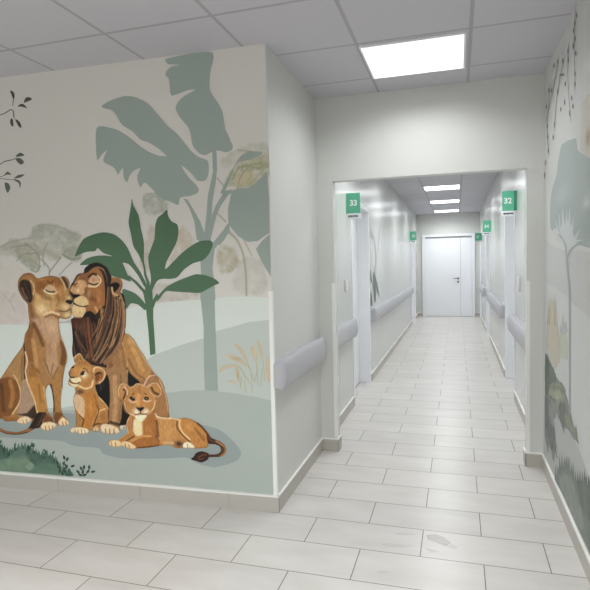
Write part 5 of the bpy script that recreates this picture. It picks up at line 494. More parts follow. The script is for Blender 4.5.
 {'name':'mane','base':[62,40,28],'polys':[[[-1.2694,1.4944],[-1.2596,1.5135],[-1.2233,1.5358],[-1.1747,1.5461],[-1.132,1.5314],[-1.0986,1.5077],[-1.0789,1.4692],[-1.0696,1.4485],[-1.0783,1.3929],[-1.0661,1.3224],[-1.0299,1.3275],[-1.0101,1.3479],[-0.987,1.3309],[-0.9771,1.2699],[-0.9821,1.1402],[-0.9882,1.1188],[-0.9936,1.0766],[-1.0319,1.007],[-1.0818,0.956],[-1.1349,0.9006],[-1.1342,0.8616],[-1.1776,0.8684],[-1.2433,0.8787],[-1.2862,0.9092],[-1.321,0.9266],[-1.3795,0.9255],[-1.3855,0.9824],[-1.3781,1.0378],[-1.3792,1.1008],[-1.3845,1.1716],[-1.3814,1.1777],[-1.3434,1.1833],[-1.3031,1.1857],[-1.2748,1.2169],[-1.2344,1.2301],[-1.1959,1.2091],[-1.1586,1.2554],[-1.1291,1.2707],[-1.1223,1.3398],[-1.1228,1.4012],[-1.1367,1.4703],[-1.1746,1.5132],[-1.2284,1.4874],[-1.2702,1.479]]],'parent':'lion','label':'dark brown streaked mane','wall':'lion','layer':8,'cell':0.55,'ops':[['f',[92,52,32],0.0094,0.9,[[-1.3748,1.184],[-1.2897,1.1873],[-1.2466,1.1624],[-1.238,1.1235],[-1.3826,1.1227]]],['f',[30,20,16],0.0094,0.95,[[-1.2775,1.2169],[-1.2326,1.2308],[-1.1993,1.1936],[-1.1848,1.1315],[-1.2482,1.1312]]],['s',[40,28,24],0.018,0.8,[[-1.2557,1.5034],[-1.1841,1.5325],[-1.1241,1.5159]]],['s',[172,132,96],0.0062,0.8,[[-1.2301,1.4874],[-1.1763,1.5147],[-1.125,1.4968],[-1.1053,1.4583],[-1.1017,1.4085]]],['s',[146,146,150],0.0041,0.8,[[-1.1154,1.4814],[-1.1002,1.4391]]],['s',[44,32,28],0.0124,0.8,[[-1.1119,1.5004],[-1.0976,1.439],[-1.1081,1.3473],[-1.0997,1.2705],[-1.112,1.1936]]],['s',[104,68,42],0.0096,0.8,[[-1.1408,1.4933],[-1.1238,1.4165]]],['s',[168,138,98],0.0089,0.8,[[-1.0163,1.3426],[-0.9924,1.27],[-0.993,1.1631]]],['s',[152,117,77],0.0103,0.8,[[-1.0716,1.3164],[-1.0766,1.2474],[-1.1066,1.1628]]],['s',[58,38,27],0.0103,0.8,[[-1.0465,1.3009],[-1.0326,1.232],[-1.0459,1.1322]]],['s',[194,164,124],0.0041,0.8,[[-1.083,1.2935],[-1.095,1.2244],[-1.1237,1.1318]]],['s',[40,30,25],0.0041,0.8,[[-1.0055,1.3006],[-1.0032,1.2395]]],['s',[120,84,54],0.0069,0.8,[[-1.0129,1.2319],[-1.0172,1.14]]],['s',[176,130,78],0.0125,0.8,[[-1.1529,1.2476],[-1.152,1.1936],[-1.1586,1.1317]]],['s',[160,120,80],0.0048,0.8,[[-1.06,1.3239],[-1.024,1.2702],[-1.0165,1.209]]],['s',[110,74,48],0.0062,0.8,[[-1.087,1.209],[-1.0817,1.1398]]],['s',[30,22,20],0.0048,0.8,[[-1.1186,1.3628],[-1.123,1.2706],[-1.1391,1.209]]],['f',[104,62,40],0.011,0.9,[[-1.3367,1.1403],[-1.2117,1.1564],[-1.2012,1.102],[-1.261,1.0547],[-1.3128,1.0856]]],['s',[152,107,72],0.0056,0.8,[[-1.171,1.1798],[-1.1947,1.1099],[-1.2322,1.0628],[-1.2541,1.0157]]],['s',[178,143,103],0.0069,0.8,[[-1.1105,1.1721],[-1.1425,1.1024],[-1.1816,1.0555],[-1.2201,0.9888]]],['s',[142,97,62],0.0069,0.8,[[-1.0805,1.1645],[-1.0979,1.0718],[-1.1387,1.0016],[-1.1786,0.9387]]],['s',[172,138,98],0.009,0.8,[[-1.0239,1.18],[-1.03,1.1032],[-1.0601,1.0491],[-1.106,0.9943]]],['s',[92,60,40],0.0083,0.8,[[-1.0064,1.0957],[-1.0426,1.0184],[-1.0974,0.9557],[-1.152,0.908]]],['s',[130,90,64],0.0042,0.8,[[-1.0133,1.0572],[-1.0699,0.9871],[-1.1257,0.9459]]],['s',[102,62,40],0.0057,0.8,[[-1.3404,1.0696],[-1.3079,1.0071],[-1.2751,0.9527]]],['s',[142,102,78],0.0035,0.8,[[-1.3572,1.0931],[-1.325,1.0226],[-1.2815,0.9667]]],['s',[24,18,17],0.0106,0.8,[[-1.3144,1.0542],[-1.2577,0.9451],[-1.2156,0.9028]]],['s',[24,18,17],0.0084,0.8,[[-1.1615,1.0713],[-1.2101,0.9772],[-1.2146,0.9224]]],['s',[26,20,20],0.007,0.8,[[-1.0716,1.0798],[-1.1205,1.0174],[-1.1589,0.9469]]],['s',[30,22,18],0.0099,0.8,[[-1.3682,1.0536],[-1.3458,0.9672],[-1.3031,0.927]]],['s',[112,82,54],0.0057,0.8,[[-1.3771,1.022],[-1.3651,0.9432]]],['s',[20,15,14],0.0069,0.8,[[-0.9932,1.1035],[-1.0075,1.0342],[-1.0624,0.9641],[-1.1262,0.9008]]],['s',[28,20,18],0.0063,0.8,[[-1.1413,1.1643],[-1.1654,1.1178],[-1.1888,1.0866]]],['s',[120,78,50],0.0049,0.8,[[-1.0479,1.1262],[-1.0774,1.0489],[-1.1143,1.002]]],['s',[96,58,40],0.0071,0.8,[[-1.2597,0.9058],[-1.1899,0.8877]]],['s',[150,112,82],0.0028,0.8,[[-1.1819,1.0478],[-1.2295,0.9769],[-1.2403,0.9376]]],['s',[60,36,26],0.0056,0.8,[[-1.1169,0.9476],[-1.1721,0.892]]],['s',[138,92,58],0.0042,0.8,[[-1.2735,1.1562],[-1.2808,1.1015]]],['s',[150,116,80],0.0041,0.8,[[-0.995,1.1571],[-1.0018,1.1034]]],['s',[150,108,72],0.0035,0.72,[[-1.0848,1.383],[-1.1127,1.2345],[-1.1835,1.0404],[-1.274,0.9199]]],['s',[28,20,18],0.004,0.72,[[-1.0566,1.1852],[-1.1176,1.014],[-1.202,0.897]]],['s',[74,48,34],0.003,0.72,[[-1.045,1.166],[-1.0963,1.0103],[-1.1969,0.9016]]],['s',[176,136,96],0.0029,0.72,[[-1.0319,1.3188],[-1.0479,1.1764],[-1.0914,1.0122]]],['s',[150,108,72],0.0047,0.72,[[-1.0468,1.35],[-1.0606,1.1894],[-1.1312,1.0285],[-1.2245,0.9081]]],['s',[96,62,42],0.0042,0.72,[[-1.1218,1.2371],[-1.1879,1.0445],[-1.2738,0.9227]]],['s',[36,25,21],0.0036,0.72,[[-1.0152,1.2989],[-1.0091,1.1562],[-1.0688,1.001],[-1.1718,0.8921]]],['s',[164,124,86],0.0046,0.72,[[-0.9867,1.2819],[-0.9879,1.1351],[-1.0358,1.0012],[-1.1343,0.8893]]],['s',[74,48,34],0.0027,0.72,[[-1.0457,1.3511],[-1.0709,1.1963],[-1.1296,1.0306]]],['s',[74,48,34],0.0034,0.72,[[-1.0886,1.3825],[-1.1168,1.2279],[-1.1861,1.0477],[-1.2845,0.9227]]],['s',[164,124,86],0.0045,0.72,[[-1.0681,1.1853],[-1.1105,1.0298],[-1.2127,0.9022]]],['s',[28,20,18],0.0036,0.72,[[-1.0206,1.3095],[-1.0213,1.1595],[-1.0645,1.0041],[-1.1769,0.8971]]],['s',[150,108,72],0.0036,0.72,[[-1.0026,1.1505],[-1.0485,1.0003],[-1.1555,0.889]]],['s',[120,80,52],0.0047,0.72,[[-1.0105,1.2976],[-1.006,1.1528],[-1.049,1.0036],[-1.1566,0.8934]]],['s',[36,25,21],0.0028,0.72,[[-1.02,1.1622],[-1.0667,1.0106],[-1.1706,0.8954]]],['s',[150,108,72],0.0043,0.72,[[-1.006,1.3063],[-1.0228,1.1487],[-1.0729,1.0131],[-1.1769,0.8878]]],['s',[164,124,86],0.0037,0.72,[[-1.0271,1.3178],[-1.0282,1.1733],[-1.0951,1.0116]]],['s',[120,80,52],0.0032,0.72,[[-1.0819,1.3761],[-1.1002,1.2164],[-1.1823,1.0405],[-1.2628,0.914]]],['s',[176,136,96],0.004,0.72,[[-1.0048,1.2905],[-0.9995,1.1373],[-1.0384,1.0085],[-1.156,0.8902]]],['s',[36,25,21],0.0033,0.72,[[-1.1015,1.3897],[-1.1206,1.2413],[-1.212,1.0432],[-1.2842,0.9277]]],['s',[164,124,86],0.0038,0.72,[[-1.0018,1.2909],[-0.9937,1.1438],[-1.0375,1.004],[-1.1453,0.8893]]],['s',[28,20,18],0.0026,0.72,[[-1.0549,1.3539],[-1.079,1.2005],[-1.1409,1.033]]],['s',[150,108,72],0.0035,0.72,[[-1.0579,1.3418],[-1.0605,1.1949],[-1.1337,1.0246],[-1.2268,0.9079]]],['s',[150,108,72],0.0043,0.72,[[-1.0866,1.3842],[-1.116,1.2401],[-1.1997,1.0473]]],['s',[28,20,18],0.003,0.72,[[-1.0999,1.3919],[-1.1173,1.2395],[-1.2122,1.0496],[-1.2887,0.9235]]],['s',[150,108,72],0.003,0.72,[[-1.0931,1.3844],[-1.123,1.2282],[-1.1875,1.0492],[-1.2835,0.916]]],['s',[164,124,86],0.0028,0.72,[[-1.0443,1.3291],[-1.0536,1.1878],[-1.1138,1.0224],[-1.2103,0.9058]]],['s',[74,48,34],0.0046,0.72,[[-1.0175,1.3089],[-1.0202,1.1532],[-1.0615,1.0112]]],['s',[28,20,18],0.0026,0.72,[[-1.0007,1.2969],[-1.0017,1.1393],[-1.0489,0.9972]]],['s',[120,80,52],0.0046,0.72,[[-1.0649,1.3602],[-1.0812,1.207],[-1.1594,1.028],[-1.2434,0.9069]]],['s',[164,124,86],0.005,0.72,[[-1.0161,1.3154],[-1.0372,1.165],[-1.0859,1.0113]]],['s',[164,124,86],0.0042,0.72,[[-1.0128,1.3087],[-1.0235,1.1657],[-1.0767,1.0127],[-1.1698,0.8975]]],['s',[28,20,18],0.0041,0.72,[[-1.0539,1.3517],[-1.0743,1.1999],[-1.126,1.0311],[-1.2257,0.9132]]],['s',[74,48,34],0.0031,0.72,[[-1.0117,1.303],[-1.0125,1.1581],[-1.0701,1.0148]]],['s',[74,48,34],0.0041,0.72,[[-1.0771,1.3729],[-1.1036,1.2293],[-1.1792,1.0365],[-1.264,0.9178]]],['s',[176,136,96],0.0045,0.72,[[-1.0219,1.3162],[-1.0388,1.1724],[-1.0843,1.0107]]],['s',[150,108,72],0.0044,0.72,[[-1.0926,1.2261],[-1.1707,1.0377],[-1.2601,0.9212]]],['s',[150,108,72],0.0052,0.72,[[-1.0932,1.2155],[-1.1643,1.0321],[-1.2478,0.9176]]],['s',[74,48,34],0.0044,0.72,[[-1.0768,1.3765],[-1.1022,1.2222],[-1.1766,1.0468],[-1.2548,0.922]]],['s',[96,62,42],0.0026,0.72,[[-1.0411,1.3361],[-1.0461,1.1765],[-1.1032,1.017],[-1.1989,0.8987]]],['s',[176,136,96],0.0042,0.72,[[-1.0891,1.2189],[-1.1734,1.0447],[-1.2628,0.9199]]],['s',[150,108,72],0.0036,0.72,[[-1.0996,1.3875],[-1.1235,1.2421],[-1.1914,1.0506],[-1.2797,0.9252]]],['s',[176,136,96],0.0046,0.72,[[-0.9928,1.2843],[-0.992,1.1394],[-1.0377,1.0055],[-1.1478,0.8819]]],['s',[120,80,52],0.0041,0.72,[[-1.0779,1.3764],[-1.0935,1.2228],[-1.1734,1.0393],[-1.2638,0.9104]]],['s',[164,124,86],0.0039,0.72,[[-1.0457,1.3495],[-1.0623,1.1956],[-1.1295,1.0291],[-1.2191,0.9008]]],['s',[36,25,21],0.003,0.72,[[-1.0863,1.3955],[-1.1144,1.2347],[-1.2078,1.046],[-1.2817,0.9234]]],['s',[96,62,42],0.0044,0.72,[[-1.0882,1.3723],[-1.1136,1.2211],[-1.1726,1.0354],[-1.27,0.9196]]],['s',[120,80,52],0.0034,0.72,[[-1.0554,1.3408],[-1.061,1.1986],[-1.126,1.023],[-1.2202,0.9003]]],['s',[176,136,96],0.0049,0.72,[[-1.0835,1.204],[-1.1517,1.0352],[-1.2341,0.9093]]],['s',[96,62,42],0.0039,0.72,[[-1.0001,1.2887],[-1.0083,1.1434],[-1.0516,0.9971]]],['s',[74,48,34],0.0049,0.72,[[-1.135,1.2495],[-1.2108,1.0566],[-1.2961,0.9293]]],['s',[28,20,18],0.0049,0.72,[[-1.0693,1.3632],[-1.0932,1.2189],[-1.1733,1.0383],[-1.2486,0.9096]]],['s',[28,20,18],0.0027,0.72,[[-1.0793,1.372],[-1.0955,1.2174],[-1.1745,1.0431],[-1.2654,0.9116]]],['s',[96,62,42],0.0041,0.72,[[-1.0139,1.3076],[-1.0307,1.1641],[-1.0742,1.0067],[-1.1778,0.898]]],['s',[120,80,52],0.0034,0.72,[[-1.1091,1.2291],[-1.178,1.044],[-1.2633,0.9213]]],['s',[74,48,34],0.0051,0.72,[[-1.0736,1.3627],[-1.0835,1.2199],[-1.1542,1.0311],[-1.2524,0.9114]]],['s',[150,108,72],0.0051,0.72,[[-0.9995,1.3018],[-1.0063,1.1477],[-1.0467,1.0084],[-1.1575,0.8943]]],['s',[74,48,34],0.0038,0.72,[[-1.0434,1.3471],[-1.0548,1.1844],[-1.113,1.0183]]],['s',[28,20,18],0.0036,0.72,[[-1.0897,1.2216],[-1.1617,1.0435],[-1.2505,0.9138]]],['s',[74,48,34],0.0033,0.72,[[-1.0245,1.313],[-1.0223,1.1614],[-1.0725,1.0122],[-1.1809,0.8949]]],['s',[96,62,42],0.0028,0.72,[[-1.0833,1.3834],[-1.1066,1.2275],[-1.1841,1.0462],[-1.2624,0.9139]]],['s',[120,80,52],0.004,0.72,[[-1.0288,1.3126],[-1.0337,1.1652],[-1.0876,1.0159]]],['s',[164,124,86],0.0033,0.72,[[-1.1361,1.2393],[-1.208,1.0463],[-1.2885,0.9226]]],['s',[164,124,86],0.0039,0.72,[[-1.0404,1.1709],[-1.0946,1.0122],[-1.1803,0.8918]]],['s',[120,66,40],0.0033,0.65,[[-1.2705,1.1876],[-1.2728,1.0665],[-1.2573,0.9278]]],['s',[90,56,38],0.0031,0.65,[[-1.331,1.16],[-1.339,1.0537],[-1.2914,0.9362]]],['s',[90,56,38],0.0042,0.65,[[-1.2728,1.1798],[-1.277,1.059],[-1.2473,0.9271]]],['s',[90,56,38],0.0037,0.65,[[-1.3389,1.1609],[-1.3309,1.0621],[-1.304,0.9356]]],['s',[46,30,24],0.0029,0.65,[[-1.2785,1.1794],[-1.2666,1.0707],[-1.2474,0.9246]]],['s',[30,22,19],0.0028,0.65,[[-1.2313,1.1912],[-1.2087,1.0754],[-1.2155,0.9194]]],['s',[136,84,54],0.0029,0.65,[[-1.26,1.184],[-1.2418,1.0676],[-1.2442,0.9271]]],['s',[120,66,40],0.0037,0.65,[[-1.2427,1.1931],[-1.2346,1.0706],[-1.2318,0.9224]]],['s',[90,56,38],0.0038,0.65,[[-1.2779,1.1802],[-1.2582,1.0692],[-1.2488,0.9292]]],['s',[46,30,24],0.0034,0.65,[[-1.2432,1.1858],[-1.2447,1.0711],[-1.2266,0.9195]]],['s',[120,66,40],0.0044,0.65,[[-1.2463,1.1876],[-1.2304,1.0765],[-1.226,0.9177]]],['s',[30,22,19],0.0028,0.65,[[-1.2249,1.1949],[-1.2197,1.0655],[-1.224,0.9268]]],['s',[90,56,38],0.0037,0.65,[[-1.247,1.1889],[-1.2403,1.0721],[-1.2289,0.9232]]],['s',[136,84,54],0.0032,0.65,[[-1.3456,1.1574],[-1.3471,1.0531],[-1.2967,0.9296]]],['s',[136,84,54],0.0042,0.65,[[-1.2535,1.1859],[-1.2491,1.0673],[-1.2379,0.9266]]],['s',[120,66,40],0.0044,0.65,[[-1.256,1.1821],[-1.2527,1.0734],[-1.2374,0.9283]]],['s',[30,22,19],0.0027,0.65,[[-1.2478,1.1917],[-1.2371,1.0721],[-1.231,0.9243]]],['s',[120,66,40],0.0042,0.65,[[-1.2915,1.1737],[-1.2763,1.0627],[-1.2629,0.9246]]],['s',[90,56,38],0.005,0.65,[[-1.3198,1.1751],[-1.3114,1.0608],[-1.2833,0.9354]]],['s',[120,66,40],0.0033,0.65,[[-1.2744,1.1809],[-1.2791,1.0629],[-1.2609,0.9333]]],['s',[136,84,54],0.0052,0.65,[[-1.2579,1.1822],[-1.2578,1.0675],[-1.238,0.9291]]],['s',[136,84,54],0.0051,0.65,[[-1.2594,1.1874],[-1.2512,1.0747],[-1.2334,0.9225]]]],'smooth':1,'k':0.62,'fur':0.55},
 {'name':'lion_cub','base':[166,116,60],'polys':[[[-1.3787,0.917],[-1.3568,0.9411],[-1.3305,0.954],[-1.3111,0.9335],[-1.2964,0.9084],[-1.2666,0.895],[-1.2374,0.8704],[-1.2287,0.8667],[-1.1983,0.8696],[-1.1674,0.8592],[-1.1454,0.8363],[-1.1402,0.8141],[-1.1575,0.78],[-1.1915,0.7527],[-1.2221,0.7455],[-1.2188,0.7108],[-1.2156,0.699],[-1.2048,0.6741],[-1.1776,0.6509],[-1.1478,0.6183],[-1.1321,0.5926],[-1.1359,0.5671],[-1.1346,0.5278],[-1.1411,0.4965],[-1.1955,0.4797],[-1.2039,0.4509],[-1.2264,0.4316],[-1.2582,0.4327],[-1.2705,0.4406],[-1.2868,0.434],[-1.2919,0.4224],[-1.3168,0.4124],[-1.3556,0.4103],[-1.3877,0.4172],[-1.4203,0.4155],[-1.4305,0.4334],[-1.4119,0.4516],[-1.3867,0.4598],[-1.3825,0.5162],[-1.3836,0.5676],[-1.3939,0.6186],[-1.3918,0.6587],[-1.3744,0.6935],[-1.3775,0.7082],[-1.3813,0.7223],[-1.4226,0.7369],[-1.4259,0.7608],[-1.4146,0.7896],[-1.4228,0.8178],[-1.4106,0.8409],[-1.3899,0.8641],[-1.3698,0.8787],[-1.364,0.8912]]],'parent':None,'label':'sitting lion cub looking up, between the two adults','wall':'lion','layer':10,'cell':0.5,'ops':[['b',[182,132,72],[0.0703,0.0567],0.8,[[-1.327,0.8373]]],['b',[164,110,54],[0.051,0.0254],0.8,[[-1.3054,0.8829]]],['s',[112,74,38],0.0034,0.8,[[-1.3356,0.8935],[-1.3377,0.8777]]],['s',[112,74,38],0.0034,0.8,[[-1.3161,0.8996],[-1.3158,0.8799]]],['s',[112,74,38],0.0034,0.8,[[-1.292,0.8956],[-1.2955,0.8764]]],['s',[132,88,64],0.0068,0.8,[[-1.3495,0.9215],[-1.3467,0.9018]]],['s',[84,56,42],0.004,0.9,[[-1.3286,0.9286],[-1.3258,0.9095]]],['s',[210,176,136],0.0051,0.9,[[-1.3756,0.9153],[-1.3538,0.9383],[-1.3307,0.95],[-1.3125,0.9306],[-1.2978,0.9073]]],['f',[124,72,36],0.0056,1,[[-1.22,0.8147],[-1.1938,0.8339],[-1.1647,0.8246],[-1.1695,0.7909],[-1.1959,0.7666],[-1.2201,0.7602]]],['s',[50,30,20],0.0062,0.95,[[-1.22,0.813],[-1.2006,0.8236],[-1.1804,0.8242]]],['s',[212,178,132],0.0073,0.9,[[-1.2335,0.834],[-1.2229,0.8578],[-1.1924,0.8619],[-1.1586,0.8482],[-1.1462,0.8184],[-1.1618,0.781],[-1.1912,0.7577]]],['s',[170,110,60],0.0056,0.7,[[-1.1822,0.8129],[-1.1836,0.7849],[-1.2034,0.7675]]],['b',[218,194,154],[0.0288,0.0255],0.9,[[-1.3017,0.8069]]],['f',[18,12,10],0.0034,1,[[-1.3297,0.8089],[-1.3199,0.825],[-1.3031,0.8294],[-1.3,0.8154],[-1.3158,0.8048]]],['s',[40,25,15],0.004,1,[[-1.333,0.8077],[-1.3191,0.8284],[-1.2939,0.8336]]],['s',[70,45,25],0.004,0.9,[[-1.305,0.8531],[-1.2819,0.844],[-1.2726,0.8263]]],['b',[240,230,210],[0.0038,0.0033],0.9,[[-1.2984,0.8199]]],['b',[196,160,118],[0.0116,0.0091],0.8,[[-1.3675,0.8844]]],['s',[20,14,12],0.0063,1,[[-1.395,0.8526],[-1.3785,0.8609]]],['b',[192,126,64],[0.029,0.0239],0.85,[[-1.3628,0.8279]]],['b',[134,88,68],[0.013,0.0125],0.9,[[-1.4051,0.8228]]],['s',[34,20,18],0.0063,1,[[-1.4173,0.8123],[-1.408,0.7926],[-1.3732,0.7896]]],['f',[214,190,150],0.0046,1,[[-1.4086,0.7806],[-1.3746,0.7867],[-1.3345,0.7907],[-1.3295,0.7637],[-1.3635,0.753],[-1.3954,0.7605]]],['s',[48,30,24],0.004,1,[[-1.4186,0.7752],[-1.4022,0.7558],[-1.3703,0.7477],[-1.3387,0.76]]],['f',[206,192,154],0.0046,1,[[-1.4248,0.758],[-1.3962,0.7457],[-1.3511,0.7443],[-1.3682,0.7256],[-1.3973,0.7252]]],['b',[172,116,54],[0.0319,0.0272],0.8,[[-1.2796,0.7652]]],['s',[210,176,126],0.0085,0.9,[[-1.3465,0.7337],[-1.3011,0.7181],[-1.2558,0.7309],[-1.2366,0.7721]]],['s',[120,80,44],0.0045,0.6,[[-1.244,0.8394],[-1.2405,0.7832]]],['b',[84,60,46],[0.0353,0.0182],0.9,[[-1.3376,0.6948]]],['f',[190,160,126],0.008,0.95,[[-1.3886,0.6702],[-1.3485,0.6717],[-1.3113,0.6446],[-1.3062,0.5937],[-1.3201,0.5248],[-1.3544,0.5575],[-1.3795,0.5964]]],['f',[168,108,42],0.008,0.95,[[-1.3026,0.6903],[-1.231,0.6957],[-1.2141,0.654],[-1.2183,0.5691],[-1.246,0.5226],[-1.2751,0.4518],[-1.3221,0.4608],[-1.309,0.5652]]],['b',[190,134,66],[0.0191,0.0511],0.6,[[-1.2627,0.5955]]],['s',[130,82,32],0.0091,0.6,[[-1.2332,0.6759],[-1.2167,0.6257]]],['f',[156,110,56],0.0057,0.95,[[-1.3794,0.5735],[-1.3489,0.5406],[-1.3229,0.519],[-1.3334,0.4659],[-1.3816,0.4589]]],['s',[92,54,22],0.008,0.8,[[-1.349,0.5377],[-1.3216,0.5076],[-1.3388,0.4611]]],['s',[214,184,136],0.004,0.8,[[-1.3895,0.6531],[-1.3798,0.5906],[-1.3516,0.549],[-1.3208,0.5219]]],['s',[212,178,124],0.0045,0.9,[[-1.2181,0.6989],[-1.1961,0.6603],[-1.1599,0.628],[-1.1341,0.5914]]],['b',[152,96,46],[0.0378,0.0481],0.9,[[-1.1758,0.5343]]],['s',[214,174,114],0.0057,0.85,[[-1.2157,0.5438],[-1.194,0.5747],[-1.1587,0.5875]]],['s',[90,52,22],0.0062,0.8,[[-1.2163,0.6088],[-1.2056,0.5697],[-1.2269,0.5235],[-1.2498,0.4713]]],['s',[80,46,22],0.0074,0.8,[[-1.2651,0.4466],[-1.2367,0.4804],[-1.1982,0.488]]],['f',[212,188,154],0.0046,1,[[-1.4285,0.4335],[-1.4119,0.4504],[-1.3793,0.4533],[-1.3469,0.4549],[-1.3021,0.4486],[-1.2861,0.4352],[-1.2932,0.4223],[-1.3168,0.4124],[-1.3556,0.4103],[-1.3877,0.4172],[-1.4203,0.4155]]],['s',[120,88,60],0.0035,0.9,[[-1.3931,0.4382],[-1.3915,0.4182]]],['s',[120,88,60],0.0035,0.9,[[-1.3702,0.4411],[-1.3697,0.4136]]],['s',[120,88,60],0.0034,0.9,[[-1.3423,0.4426],[-1.3413,0.4128]]],['s',[120,88,60],0.0034,0.9,[[-1.318,0.4393],[-1.3154,0.4154]]],['b',[206,178,140],[0.0286,0.017],1,[[-1.2332,0.4482]]],['s',[110,80,54],0.0029,0.8,[[-1.2349,0.4521],[-1.2338,0.4351]]]],'smooth':1,'k':0.73,'fur':0.38},
